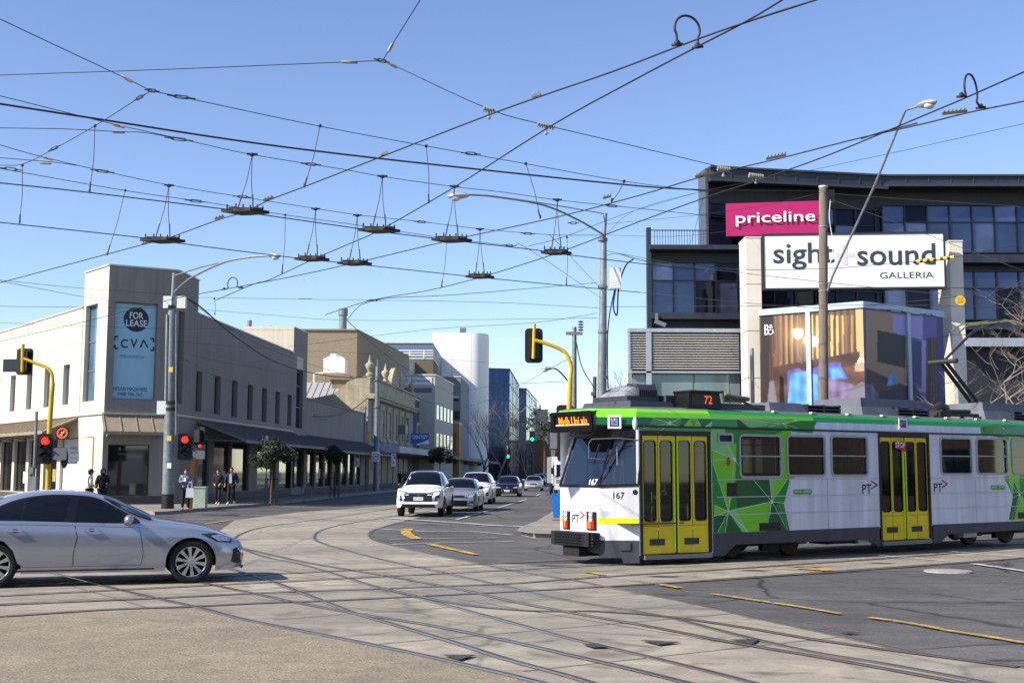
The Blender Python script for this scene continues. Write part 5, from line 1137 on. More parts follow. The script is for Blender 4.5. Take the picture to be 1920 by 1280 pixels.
for pl, us in ((PLW, [U0-0.02]+[U0-3.9*k for k in range(1, 9)]), (PRW, [0.05]+[2.9*k for k in range(1, 8)])):
    for k, u in enumerate(us): w_ = 0.09 if k == 0 else 0.014; jn.add([pl.P(*q, 0.003) for q in rectp((u-w_, u, ZA, H1))], [(0, 1, 2, 3)])
for pl in (PLW, PRW):
    jn.add([pl.P(*q, 0.004) for q in rectp((0, pl.L, z1s+0.9, z1s+0.915))], [(0, 1, 2, 3)])
jn.build('render_joint', JNT, cb_)
# string course, ground floor
lg = MB()
for pl in (PLW, PTL, PCH, PTR, PRW): lg.pb(pl, -0.02, pl.L+0.02, ZA-0.05, ZA+0.05, -0.05, 0.09)
lg.build('string_course', RB, cb_)
def shopfront(pl, u0, u1, bays, m, par, zt_=ZA-0.05, z0=0.55, top=3.35, glass=None):
    holes = [(a, b, z0, top) for a, b in bays]
    mk_wall(pl, u0, u1, 0.0, zt_, holes, m, 'ground_floor_wall', 0.25, par)
    g = MB(); 
    for i in range(len(holes)+1):
        a = u0 if i == 0 else holes[i-1][1]; b = holes[i][0] if i < len(holes) else u1
    g.pb(pl, u0, u1, 0.13, 0.52, -0.05, 0.035); g.build('plinth', RB3, par)
    rq = random.Random(int(pl.L*10))
    for h in holes:
        win(pl, h, par, glass or M_shopglass, mat('shop frame', (70, 66, 60), 0.5), 0.2, name='shop_window')
        if rq.random() < 0.55 and h[1]-h[0] > 1.2:
            g = MB(); a = h[0]+0.15+rq.random()*(h[1]-h[0]-1.0); z = h[2]+0.4+rq.random()*0.8; g.pb(pl, a, a+0.45+rq.random()*0.3, z, z+0.5+rq.random()*0.4, -0.188, -0.18); g.build('window_poster', mat('window poster %d' % rq.randrange(4), [(190, 188, 180), (120, 46, 40), (60, 90, 110), (170, 150, 90)][rq.randrange(4)], 0.5, var=0.3, scale=6), par)
nb = int(U0/2.6); baysL = [(U0-2.9*k-2.5, U0-2.9*k-0.35) for k in range(14) if U0-2.9*k-2.5 > 0.3]
pR_ = PLW.rect(112, 833, 172, 917)
baysL = [(pR_[0], pR_[1])]+[(pR_[0]-0.5-2.2*(k+1)-0.45*k, pR_[0]-0.5-2.2*k-0.45*k) for k in range(12)]
baysL = sorted([b for b in baysL if b[0] > 0.2])
shopfront(PLW, 0, U0, baysL, RB, cb_)
mk_wall(PTL, 0, PTL.L, 0, ZA-0.05, [], RB, 'ground_floor_wall')
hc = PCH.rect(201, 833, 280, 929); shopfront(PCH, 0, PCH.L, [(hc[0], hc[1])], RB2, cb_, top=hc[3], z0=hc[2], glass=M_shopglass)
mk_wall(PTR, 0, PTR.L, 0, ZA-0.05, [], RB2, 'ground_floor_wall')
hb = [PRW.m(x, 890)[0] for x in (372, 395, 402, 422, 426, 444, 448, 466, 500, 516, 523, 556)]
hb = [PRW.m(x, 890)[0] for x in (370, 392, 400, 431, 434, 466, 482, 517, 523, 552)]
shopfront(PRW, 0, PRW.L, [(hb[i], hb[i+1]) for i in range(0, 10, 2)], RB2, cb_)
# awnings
def awning(pl, u0, u1, zw_, zo, dep, m, par, name='awning', ribs=0.75, soff=None):
    a = MB(); a.prism([pl.P(u0, zw_, 0.02), pl.P(u0, zo, dep), pl.P(u0, zo-0.06, dep), pl.P(u0, zw_-0.10, 0.02)], pl.U*(u1-u0))
    k = 0; u = u0+0.05
    ao = a.build(name, m, par); r_ = MB()
    while u < u1: r_.prism([pl.P(u, zw_+0.05, 0.02), pl.P(u, zo+0.05, dep), pl.P(u, zo, dep), pl.P(u, zw_, 0.02)], pl.U*0.04); u += ribs
    r_.pb(pl, u0, u1, zo-0.13, zo+0.02, dep-0.01, dep+0.03)
    r_.build('awning_rib', m, ao)
    b = MB(); u = u0+0.3
    while u < u1: b.tube([pl.P(u, zw_-0.95, 0.0), pl.P(u, zo-0.05, dep-0.1)], 0.03, 6); b.ball(pl.P(u, zw_-0.95, 0.05), 0.09, 8, 5); u += 2.4
    b.build('awning_bracket', M_grey, ao)
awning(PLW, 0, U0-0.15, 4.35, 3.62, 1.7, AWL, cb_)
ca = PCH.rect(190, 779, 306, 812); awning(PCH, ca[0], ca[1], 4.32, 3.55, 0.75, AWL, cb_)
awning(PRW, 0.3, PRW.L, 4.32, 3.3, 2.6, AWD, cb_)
# poster in the chamfer window
po = MB(); pale = 0; V0, V1, Wc = hC[2], hC[3], hC[1]-hC[0]
po.add([PCH.P(*q, -0.24) for q in rectp(hC)], [(0, 1, 2, 3)], 0)
fo = MB(); ring_prism(fo, PCH, rectp(hC), rectp(shrink(hC, 0.05)), -0.26, -0.2); fo = fo.build('window', M_grey, cb_)
def pc(px, py): return PCH.m(px, py)
cx, cy = pc(257.5, 598); po.disc(PCH, cx, cy, 0.60, -0.235, 36, 1)
def pt(s, x0, y0, x1, y1, m, b=0.0, d=-0.230):
    a = pc(x0, y1); c = pc(x1, y0); po.text(s, PCH, a[0], a[1], c[0]-a[0], c[1]-a[1], d, b, m)
pt('FOR', 245, 585, 271, 596, 2, 0.008); pt('LEASE', 238, 600, 278, 610, 2, 0.008)
pt('C', 228, 635, 242, 651, 1, 0.02); pt('V', 246, 635, 260, 651, 1, 0.02)
a = [pc(265, 651), pc(271, 636), pc(279, 651)]; [po.add([PCH.P(*q, -0.23) for q in linep(a[i], a[i+1], 0.07)], [(0, 1, 2, 3)], 1) for i in (0, 1)]
for x, y, dx, dy in ((217, 630, 1, 1), (217, 652, 1, -1), (290, 634, -1, 1), (290, 656, -1, -1)):
    a = pc(x, y); po.add([PCH.P(*q, -0.23) for q in rectp((min(a[0], a[0]+dx*0.16), max(a[0], a[0]+dx*0.16), a[1]-0.04, a[1]+0.04))], [(0, 1, 2, 3)], 1)
    po.add([PCH.P(*q, -0.228) for q in rectp((a[0]-0.04, a[0]+0.04, min(a[1], a[1]-dy*0.18), max(a[1], a[1]-dy*0.18)))], [(0, 1, 2, 3)], 1)
pt('MORE INFORMATION', 227, 666, 272, 670, 3); pt('HESAN MAZAHERI', 214, 726, 277, 731, 1, 0.0); pt('0400 786 763', 222, 735.5, 268, 740.5, 1, 0.0)
po.build('lease_poster', [mat('pale blue film', (146, 190, 208), 0.35, var=0.08, scale=0.8), mat('navy ink', (26, 34, 48), 0.5), M_wletter, mat('grey ink', (96, 116, 128), 0.5)], fo)
def lease_sheet(pl, r, par_name, clip=None):
    o = MB(); o.pb(pl, r[0]-0.02, r[1]+0.02, r[2], r[3], -0.19, -0.16, 0); w_ = r[1]-r[0]; h = r[3]-r[2]
    for s, a, b, t, e, m in (('PINNACLE CAMBERWELL', 0.22, 0.98, 0.14, 0.20, 1), ('JUNCTION RETAIL', 0.22, 0.78, 0.23, 0.29, 1), ('POINTS OF INTEREST', 0.22, 0.54, 0.345, 0.37, 2), ('High Profile Exposure', 0.22, 0.62, 0.42, 0.45, 3), ('Busy Tram Stop Adjacent', 0.22, 0.72, 0.475, 0.505, 3), ('Existing Awning Signage', 0.22, 0.68, 0.53, 0.56, 3), ('Rear Car Parking', 0.22, 0.56, 0.585, 0.615, 3), ('Flexible Floor Space', 0.22, 0.66, 0.64, 0.67, 3)):
        o.text(s, pl, r[0]+a*w_, r[3]-e*h, (b-a)*w_, (e-t)*h, -0.157, 0.0, m)
    return tag(o.build('lease_notice', [mat('white banner', (214, 214, 222), 0.6, var=0.04), M_letter, mat('red ink', (150, 50, 50), 0.6), mat('grey text', (100, 100, 112), 0.6)]), par_name, 'banner', 'retail lease banners in the corner building windows')
lease_sheet(PLW, (pR_[0], pR_[1], 0.6, 3.3), 'white retail lease banner left of the corner, lit by the sun')
rr_ = PTR.rect(325, 842, 360, 917); lease_sheet(PTR, (0.25, PTR.L-0.1, 0.6, 3.3), 'white retail lease banner in shade, behind the big galvanised pole')
bb = MB(); pl = PLW; r = PLW.rect(116, 838, 127, 877); bb.pprism(pl, [(r[0], r[3]), (r[0]+1.0, r[3]), (r[0]+1.0, r[2]+0.5), (r[0]+0.6, r[2]), (r[0], r[2]+0.5)], 0.05, 0.12)
# second corner block at the far end of the right wing
e0 = wr_end; e1 = (e0[0]+rw_dir.x*4.2, e0[1]+rw_dir.y*4.2); PE = plane2(e0, e1); HE = 11.6
hw = PE.rect(553, 669, 568, 803); hw = (1.0, PE.L-1.2, hw[2], hw[3])
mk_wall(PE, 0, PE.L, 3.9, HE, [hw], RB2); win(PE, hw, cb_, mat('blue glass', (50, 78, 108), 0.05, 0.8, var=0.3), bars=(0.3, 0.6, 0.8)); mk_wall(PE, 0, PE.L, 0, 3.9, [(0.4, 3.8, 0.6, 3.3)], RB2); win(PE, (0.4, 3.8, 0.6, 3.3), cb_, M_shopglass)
bl = MB(); q = Vector((-1, 0.06)).normalized()*3.6; bl.prism([Vector((e0[0]-0.01, e0[1], H1-1)), Vector((e0[0]+q.x, e0[1]+q.y, H1-1)), Vector((e0[0]+q.x, e0[1]+q.y, HE)), Vector((e0[0]-0.01, e0[1], HE))], Vector((rw_dir.x*4.2, rw_dir.y*4.2, 0))); bl.build('end_tower', RB, cb_)
bl = MB(); bl.pb(PE, 0, PE.L, HE, HE+0.07, -3.7, 0.05); bl.build('parapet_capping', CAPM, cb_)
awning(PE, 0, PE.L+0.8, 4.2, 3.2, 2.6, AWD, cb_)
# ---- low shop with the second awning
f0 = e1; f1 = (f0[0]+rw_dir.x*24, f0[1]+rw_dir.y*24); PFa = plane2(f0, f1)
ls = empty('awning_shop', (f0[0], f0[1], 0), 'single-storey grey shop with sloping awning beyond the corner building', 'building'); HS = 6.9
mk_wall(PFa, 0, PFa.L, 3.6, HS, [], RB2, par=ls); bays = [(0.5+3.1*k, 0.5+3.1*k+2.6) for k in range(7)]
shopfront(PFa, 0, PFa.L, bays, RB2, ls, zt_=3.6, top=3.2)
awning(PFa, 0.2, PFa.L, 4.3, 3.2, 2.4, AWD, ls)
cp_ = MB(); cp_.pb(PFa, 0, PFa.L, HS, HS+0.1, -0.3, 0.08); cp_.pb(PFa, PFa.L-0.9, PFa.L-0.3, 3.6, HS+0.7, -0.4, 0.1); cp_.build('parapet_capping', RB2, ls)
cp_ = MB(); cp_.add([PFa.P(0, HS-.3, 0), PFa.P(PFa.L, HS-.3, 0), PFa.P(PFa.L, HS-.3, -20), PFa.P(0, HS-.3, -20)], [(0, 1, 2, 3)]); cp_.build('roof', mat('flat roof', (120, 118, 114), 0.8), ls)
# ================================================================= helper: plain block buildings
def block(name, label, corners, z0, z1, m, mroof=None, cat='building', root=None):
    """closed block from four plan corners; corners[0]->[1] is the front"""
    r = root or empty(name, (corners[0][0], corners[0][1], z0), label, cat)
    w_ = MB(); w_.prism([Vector((*c, z0)) for c in corners], (0, 0, z1-z0)); w_.build('wall', m, r)
    k = MB(); c = sum((Vector(q) for q in corners), Vector((0, 0)))/len(corners); k.prism([Vector((c.x+(q[0]-c.x)*1.01, c.y+(q[1]-c.y)*1.01, z1)) for q in corners], (0, 0, 0.18)); k.build('roof', mroof or CAPM, r)
    return r
def pxb(x0, x1, Y, back, ytop=None, z1=None, slant=0.0):
    """plan corners of a block whose front spans pixels x0..x1 at depth Y"""
    X0 = (x0-960)/FPX*Y; X1 = (x1-960)/FPX*Y; z = z1 if z1 is not None else CH+(HY-ytop)/FPX*Y
    return [(X0, Y), (X1, Y+slant), (X1, Y+slant+back), (X0, Y+back)], z
BRK = brickmat('brown brick', (150, 134, 110), (128, 114, 94), (150, 140, 124)); BRK2 = brickmat('dark brick', (112, 98, 80), (96, 84, 70), (110, 100, 88))
c, z = pxb(489, 505, 98, 8, 616); block('rear_parapet_block', 'pale rendered block standing just behind the corner building', c, 6, z, RB)
c, z = pxb(540, 668, 128, 10, 621); c = [c[0], c[1], (c[1][0]+3.0, c[1][1]+30), (c[0][0], c[0][1]+30)]
bbk = block('brown_brick_building', 'tall brown brick building with a steel flue, behind the awning shop', c, 0, z, BRK, BRK)
fl = MB(); p = PY(643, 600, 131); fl.tube([Vector((p.x, p.y, z-0.2)), Vector((p.x, p.y, CH+(884-584)/FPX*131))], 0.42, 12); fl.tube([Vector((p.x, p.y, CH+(884-592)/FPX*131)), Vector((p.x, p.y, CH+(884-579)/FPX*131))], 0.52, 12); fl.build('flue', M_steel, bbk, smooth=True)
fl = MB(); p = PY(468, 604, 100); tag(MB().tube([Vector((p.x, p.y, 8)), Vector((p.x, p.y, CH+(884-602)/FPX*100))], 0.2, 10).build('vent_pipe', M_steel, smooth=True), 'thin steel vent pipe rising behind the long beige wall', 'pipe')
c, z = pxb(435, 488, 104, 8, 620); block('rear_roof_block', 'low brown block peeping over the long beige parapet', c, 5, z-0.8, BRK2)
c, z = pxb(660, 810, 190, 30, 644); block('blue_metal_building', 'long building clad in blue-grey metal under the skyline, left of the white tower', c, 0, z, mat('blue grey cladding', (96, 112, 134), 0.5, 0.2, var=0.05, stretch=(20, 20, 0.5)))
c, z = pxb(657, 744, 160, 12, 667); c = [c[0], c[1], (c[1][0]+1.6, c[1][1]+14), (c[0][0], c[0][1]+14)]; block('white_roof_plant_room', 'white panelled rooftop block above the Victorian shop', c, 0, z, mat('white panels', (206, 200, 186), 0.7, var=0.04, streak=0.05))
c, z = pxb(740, 812, 172, 12, 674); r_ = block('dark_brick_block', 'dark brick block with white roof railing left of the white tower', c, 0, z, BRK2)
g = MB(); X0, X1 = c[0][0], c[1][0]
for zz in (0.5, 0.9, 1.3): g.box(X0, X1, 171.9, 172.0, z+zz*0.9, z+zz*0.9+0.12)
k = X0
while k < X1: g.box(k, k+0.12, 171.88, 172.02, z, z+1.25); k += 2.0
g.build('railing', M_white, r_)
c, z = pxb(560, 816, 146, 10, 705); c = [c[0], c[1], (c[1][0]+1.4, c[1][1]+16), (c[0][0], c[0][1]+16)]; gm = mat('pale grey render', (182, 176, 164), 0.8, var=0.05)
gym = block('pale_gym_building', 'pale wide building with a long white banner, behind the Victorian shop', c, 0, z, gm)
pg_ = Pl(Vector((c[0][0], 145.98, 0)), (1, 0, 0)); a = pg_.m(682, 721); b = pg_.m(810, 707); g = MB(); g.pb(pg_, a[0], b[0], a[1], b[1], 0, 0.05, 0)
u, v = pg_.m(690, 718); g.text('Start Your', pg_, u, v, 3.6, 0.7, 0.06, 0, 1); u, v = pg_.m(738, 718); g.text('Health', pg_, u, v, 1.7, 0.7, 0.06, 0, 1); u, v = pg_.m(772, 716); g.text('MEMBERSHIPS', pg_, u, v, 2.2, 0.25, 0.06, 0, 1)
g.build('banner', [mat('banner white', (214, 216, 224), 0.5), M_letter], gym)
g = MB(); a = pg_.m(682, 735); b = pg_.m(810, 727); g.pb(pg_, a[0], b[0], a[1], b[1], 0, 0.03); g.build('window_strip', mat('grey strip', (96, 100, 110), 0.5), gym)
pl3 = plane2(c[1], c[2])
for q in range(5):
    for z_ in (4.6, 8.0): g = MB(); g.pb(pl3, 1.0+q*3.1, 2.8+q*3.1, z_, z_+1.7, 0.0, 0.06); g.build('window', M_dglass, gym)
g = MB(); p = PY(629, 690, 125); g.box(p.x-1.1, p.x+1.1, 124, 126, CH+(884-702)/FPX*125, CH+(884-676)/FPX*125); g.prism([(p.x-1.1, 124, CH+(884-676)/FPX*125), (p.x+1.1, 124, CH+(884-676)/FPX*125), (p.x+0.6, 124.6, CH+(884-670)/FPX*125), (p.x-0.6, 124.6, CH+(884-670)/FPX*125)], (0, 1, 0)); g.lathe([(0.55, 0), (0.55, 0.3), (0.45, 0.3), (0.45, 0.1)], (p.x, 125, CH+(884-671)/FPX*125), (0, 0, 1), 14)
for s_ in (-1, 1): g.tube([(p.x-1.0, 125, 8), (p.x-1.0, 125, 11.5)], 0.06, 6)
g.tube([(p.x-1.1, 124, 11.6), (p.x-2.0, 124, 11.6), (p.x-2.0, 124, 8.5)], 0.10, 6)
tag(g.build('cooling_unit', M_white), 'white rooftop cooling unit beside the old chimney', 'cooling unit')
# ---- old house roof with chimney
hr = empty('old_house', (-16, 118, 0), 'cream house with pale corrugated hip roof beside the Victorian shop', 'building')
Yh = 117; X0 = (548-960)/FPX*Yh; X1 = (693-960)/FPX*Yh; ze = CH+(884-750)/FPX*Yh; zr_ = CH+(884-726)/FPX*(Yh+3)
g = MB(); g.box(X0, X1-0.2, Yh, Yh+8, 0, ze); g.build('wall', mat('cream stucco', (206, 184, 142), 0.85, var=0.1, scale=1, streak=0.12), hr)
g = MB(); g.prism([(X0, Yh-0.3, ze), (X1+0.1, Yh-0.3, ze), (X1-1.6, Yh+3.5, zr_+0.3), (X0, Yh+3.5, zr_+0.3)], (0, 0, 0.1)); g.prism([(X1+0.1, Yh-0.3, ze), (X1+0.1, Yh+8, ze), (X1-1.6, Yh+3.5, zr_+0.3)], (0, 0, 0.1))
k = X0
ro_ = g.build('roof', mat('corrugated iron', (176, 172, 166), 0.5, 0.2, var=0.1), hr); g = MB()
while k < X1-1.7: g.prism([(k, Yh-0.3, ze+0.1), (k+0.08, Yh-0.3, ze+0.1), (k+0.08, Yh+3.5, zr_+0.4), (k, Yh+3.5, zr_+0.4)], (0, 0, 0.06)); k += 0.62
g.build('roof_rib', mat('iron rib', (150, 148, 144), 0.5, 0.2), ro_)
g = MB(); g.box(X0, X1, Yh-0.35, Yh-0.25, ze-0.08, ze+0.1); g.build('gutter', M_grey, hr)
xc = (641-960)/FPX*120; g = MB(); g.box(xc-0.85, xc+0.85, 119, 120.4, ze+0.5, 10.3); 
for zz, e in ((10.3, 0.1), (10.55, 0.25), (10.75, 0.1)): g.box(xc-0.85-e, xc+0.85+e, 119-e, 120.4+e, zz, zz+0.22)
g.build('chimney', mat('old chimney', (132, 114, 92), 0.9, var=0.2, scale=2), hr)
# ---- Victorian shop
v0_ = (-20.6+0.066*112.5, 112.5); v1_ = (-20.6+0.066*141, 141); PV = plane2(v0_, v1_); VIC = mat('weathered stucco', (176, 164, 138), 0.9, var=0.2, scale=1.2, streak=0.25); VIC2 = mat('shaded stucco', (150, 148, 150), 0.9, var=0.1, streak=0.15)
vs_ = empty('victorian_shop', (v0_[0], v0_[1], 0), 'Victorian two-storey shop with urns on its parapet and arched upper windows', 'building'); HV = 9.0
tops = []
vw = [(2.2+4.0*k, 4.4+4.0*k, 4.9, 7.6) for k in range(6)]
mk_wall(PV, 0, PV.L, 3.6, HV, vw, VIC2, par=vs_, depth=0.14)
MR = mat('red brown sash', (82, 50, 46), 0.7)
for h in vw:
    g = MB(); ring_prism(g, PV, rectp((h[0]-0.25, h[1]+0.25, h[2]-0.15, h[3]+0.2)), rectp(h), 0.0, 0.12); fo_ = g.build('window', VIC, vs_)
    g = MB(); g.add([PV.P(*q, -0.12) for q in rectp(h)], [(0, 1, 2, 3)]); g.build('pane', mat('brown dark glass', (44, 34, 36), 0.15), fo_)
    g = MB(); ring_prism(g, PV, rectp(h), rectp(shrink(h, 0.25)), -0.12, -0.04); g.pb(PV, h[0], h[1], (h[2]+h[3])/2-0.08, (h[2]+h[3])/2+0.08, -0.12, -0.05); g.build('sash', MR, fo_)
    g = MB(); g.pb(PV, h[0]-0.3, h[1]+0.3, h[2]-0.35, h[2]-0.12, 0, 0.25); g.pb(PV, h[0]-0.2, h[1]+0.2, h[3]+0.2, h[3]+0.55, 0, 0.15); g.build('sill', VIC, fo_)
g = MB(); g.pb(PV, 0, PV.L, HV-0.6, HV-0.35, 0, 0.55); g.pb(PV, 0, PV.L, HV-0.35, HV-0.15, 0, 0.75); g.pb(PV, 0, PV.L, HV-0.15, HV+1.3, -0.3, 0.15); g.pb(PV, 0, PV.L, HV+1.3, HV+1.5, -0.35, 0.3)
g.pprism(PV, [(12, HV+1.5), (17, HV+1.5), (16.6, HV+2.2), (15.6, HV+3.0), (14.5, HV+3.4), (13.4, HV+3.0), (12.4, HV+2.2)], -0.3, 0.15); g.build('cornice', VIC, vs_)
for u in (0.8, 9.5, 19.5, 27.5):
    g = MB(); z = HV+1.5 if u != 99 else HV; g.lathe([(0.35, 0), (0.35, 0.25), (0.16, 0.35), (0.30, 0.7), (0.42, 0.95), (0.38, 1.15), (0.2, 1.25), (0.12, 1.5), (0.04, 1.9), (0.0, 2.0)], PV.P(u, z, -0.05), (0, 0, 1), 12); g.build('urn', VIC, vs_, smooth=True)
g = MB(); g.prism([(v0_[0], v0_[1], 0), (v0_[0]-6, v0_[1]+0.3, 0), (v0_[0]-6, v0_[1]+0.3, 8.2), (v0_[0]-3.2, v0_[1]+0.15, 8.8), (v0_[0]-1.8, v0_[1]+0.1, 10.0), (v0_[0], v0_[1], 10.6)], (1.8, 28, 0)); g.build('side_wall', VIC, vs_)
g = MB(); g.pb(PV, 0.5, PV.L, 3.45, 4.05, 0.0, 2.9); g.build('verandah', mat('pale fascia', (176, 178, 186), 0.6), vs_)
shopfront(PV, 0.1, PV.L-0.1, [(1+3.5*k, 3.9+3.5*k) for k in range(7)], mat('dark shopfront', (60, 56, 54), 0.7), vs_, zt_=3.45, top=3.1)
g = MB(); g.pb(PV, 17.5, 19.3, 5.7, 6.6, 0.0, 0.8); g.build('air_conditioner', M_grey, vs_)
g = MB(); dpx = PY(680, 830, 112); g.box(-13.9, -12.9, 112.3, 112.45, 2.9, 5.3); tag(g.build('yellow_sign_panel', mat('faded yellow sign', (214, 190, 110), 0.6, var=0.2, scale=3)), 'faded yellow and white panel on the side wall beside the Victorian shop', 'sign')
g = MB(); p = PY(707, 900, 110); g.box((703-960)/FPX*108, (712-960)/FPX*108, 108, 108.2, 0.3, 4.2); tag(g.build('yellow_shop_panel', mat('bright yellow', (222, 206, 40), 0.6, var=0.1)), 'tall bright yellow panel behind the 40 speed sign pole', 'sign')
ds = MB(); pd = Pl(PY(771, 830, 139), (1, 0.1, 0)); a = pd.m(771, 832); b = pd.m(804, 812); ds.pb(pd, a[0], b[0], a[1], b[1], -0.1, 0, 0); ds.text('DENTIST', pd, a[0]+0.15, b[1]-0.62, b[0]-a[0]-0.3, 0.40, 0.006, 0.01, 1)
ds.add([pd.P(*q, 0.005) for q in ((a[0]+0.5, a[1]), (b[0], a[1]), (b[0], a[1]+0.5), (b[0]-0.9, a[1]+0.12))], [(0, 1, 2, 3)], 1)
tag(ds.build('dentist_sign', [mat('dentist blue', (30, 100, 170), 0.5), M_wletter]), 'blue and white dentist sign projecting over the footpath', 'sign')
# ---- darker shops further along
def streetX(Y): return -20.6+0.066*Y if Y < 150 else -10.7+0.045*(Y-150)
def shop(name, label, Ya, Yb, H, m, wins=(), mtop=None, ver=3.6):
    a, b = (streetX(Ya), Ya), (streetX(Yb), Yb); r_ = block(name, label, [a, b, (b[0]-12, b[1]), (a[0]-12, a[1])], 0, H, m, mtop); pl = plane2(a, b)
    for (u, w_, z0_, z1_) in wins:
        g = MB(); ring_prism(g, pl, rectp((u*pl.L, (u+w_)*pl.L, z0_, z1_)), rectp(shrink((u*pl.L, (u+w_)*pl.L, z0_, z1_), 0.15)), 0.0, 0.12); fo_ = g.build('window', M_white, r_); g = MB(); g.pb(pl, u*pl.L+.1, (u+w_)*pl.L-.1, z0_+.1, z1_-.1, 0.0, 0.04); g.build('pane', M_dglass, fo_)
    g = MB(); g.pb(pl, 0, pl.L, ver-0.3, ver+0.15, 0.0, 3.2); g.build('verandah', mat('dark fascia', (70, 72, 80), 0.6), r_)
    g = MB(); g.pb(pl, 0.3, pl.L-0.3, 0.3, ver-0.5, 0.0, 0.06); g.build('shop_window', M_shopglass, r_); return r_
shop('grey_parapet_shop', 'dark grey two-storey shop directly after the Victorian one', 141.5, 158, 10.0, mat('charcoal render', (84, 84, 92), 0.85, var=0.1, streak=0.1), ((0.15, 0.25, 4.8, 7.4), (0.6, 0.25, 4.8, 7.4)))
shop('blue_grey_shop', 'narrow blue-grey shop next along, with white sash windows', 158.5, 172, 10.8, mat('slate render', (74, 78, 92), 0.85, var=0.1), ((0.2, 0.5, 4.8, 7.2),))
c, z = pxb(816, 864, 178, 16, 708); c[2] = (c[2][0]+0.7, c[2][1]); r_ = block('grey_curved_building', 'mid-grey building with a broad top left of the white tower foot', c, 0, z, mat('mid grey render', (128, 130, 138), 0.85, var=0.06))
for (a0, b0, a1, b1) in ((820, 740, 834, 750), (850, 742, 860, 752), (838, 770, 862, 786)):
    pl = Pl(Vector((c[0][0], 177.97, 0)), (1, 0, 0)); h = pl.rect(a0, b0, a1, b1); g = MB(); g.pb(pl, *h, 0, 0.05); g.build('window', M_dglass, r_)
c, z = pxb(834, 862, 168, 8, 794); r_ = block('orange_brick_shop', 'small orange and pink brick shopfront below the grey building', c, 0, z, mat('ochre render', (176, 134, 84), 0.85, var=0.2, scale=0.5)); pl = Pl(Vector((c[0][0], 167.97, 0)), (1, 0, 0))
g = MB(); h = pl.rect(838, 810, 855, 848); g.pb(pl, *h, 0, 0.04); g.build('painted_panel', mat('pink brick', (160, 84, 72), 0.85, var=0.15), r_)
# ---- white curved tower, glass towers
WT = empty('white_curved_tower', (-12, 220, 0), 'tall blank white tower with a rounded right corner', 'building')
Yw = 215; X0 = (810-960)/FPX*Yw; X1 = (915.5-960)/FPX*(Yw+3); zw_ = CH+(884-624)/FPX*Yw; pts = [(X0, Yw), (X1-3, Yw)]+[(X1-3+3*sin(a*pi/16), Yw+3-3*cos(a*pi/16)) for a in range(1, 9)]+[(X1, Yw+9), (X1-1.0, Yw+22), (X0, Yw+22)]
g = MB(); g.prism([Vector((*p, 0)) for p in pts], (0, 0, zw_)); g.build('wall', mat('white render', (240, 238, 234), 0.7, var=0.02, scale=0.2, streak=0.03), WT, smooth=True)
g = MB(); p = PY(868, 622, 216); g.box(p.x-0.5, p.x+0.6, 215, 216, zw_, zw_+0.9); g.build('roof_camera', M_grey, WT)
g = MB(); plw = Pl(Vector((X0, Yw, 0)), (1, 0, 0))
for u in (3.4, 6.8): g.add([plw.P(*q, 0.01) for q in rectp((u, u+0.05, 0, zw_))], [(0, 1, 2, 3)])
for v in (6, 12, 18): g.add([plw.P(*q, 0.012) for q in rectp((0, X1-X0-3, v, v+0.05))], [(0, 1, 2, 3)])
g.build('render_joint', mat('white joint', (190, 190, 190), 0.8), WT)
BG = mat('blue tower glass', (40, 62, 100), 0.05, 0.75, var=0.25, scale=0.15); BGL = mat('glass with painted reflections', (150, 176, 205), 0.08, 0.7, var=0.35, scale=0.12)  # BGL is paler: lit reflections on the tower sides put into the glass colour
def tower(name, label, x0, xm, x1, Y, ytop, depth):
    r_ = empty(name, ((x0-960)/FPX*Y, Y, 0), label, 'building'); z = CH+(884-ytop)/FPX*Y; A = ((x0-960)/FPX*Y, Y); B = ((xm-960)/FPX*Y, Y+1.5); C = ((x1-960)/FPX*(Y+depth), Y+depth); D = (A[0], Y+depth)
    g = MB(); g.prism([Vector((*p, 0)) for p in (A, B, C, D)], (0, 0, z-0.1)); g.build('core', BG, r_)
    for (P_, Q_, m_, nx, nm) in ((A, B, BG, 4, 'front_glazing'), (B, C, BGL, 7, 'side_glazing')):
        pl = plane2(P_, Q_); g = MB(); g.add([pl.P(*q, 0.05) for q in rectp((0, pl.L, 0, z))], [(0, 1, 2, 3)]); go = g.build(nm, m_, r_); g = MB()
        for k in range(nx+1): g.pb(pl, k*pl.L/nx-0.05, k*pl.L/nx+0.05, 0, z, 0.05, 0.14)
        k = 3.4
        while k < z: g.pb(pl, 0, pl.L, k, k+0.12, 0.05, 0.12); k += 3.4
        g.pb(pl, 0, pl.L, z-0.15, z+0.1, 0.05, 0.16); g.build('mullion', mat('dark mullion', (40, 46, 60), 0.5), go)
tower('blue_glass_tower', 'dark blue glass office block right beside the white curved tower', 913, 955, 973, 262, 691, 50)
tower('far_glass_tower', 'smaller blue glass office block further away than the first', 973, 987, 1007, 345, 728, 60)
c, z = pxb(1007, 1028, 430, 30, 768); block('far_grey_office', 'dark grey office block at the end of the street, right of the glass towers', c, 0, z, mat('dark office', (64, 68, 78), 0.7))
c, z = pxb(1020, 1052, 480, 30, 790); block('far_flat_block', 'long low dark block on the distant skyline', c, 0, z, mat('dark office', (64, 68, 78), 0.7))
c, z = pxb(1000, 1046, 400, 20, 826); block('far_brick_house', 'distant red-brown building closing the view down the street', c, 0, z, mat('far brick', (120, 84, 64), 0.85, var=0.2, scale=0.1))
c, z = pxb(1046, 1110, 300, 60, 838); block('far_right_shops', 'row of low distant shops on the right side of the street', c, 0, z, mat('far shops', (110, 100, 92), 0.85, var=0.3, scale=0.08))
rs = random.Random(4)
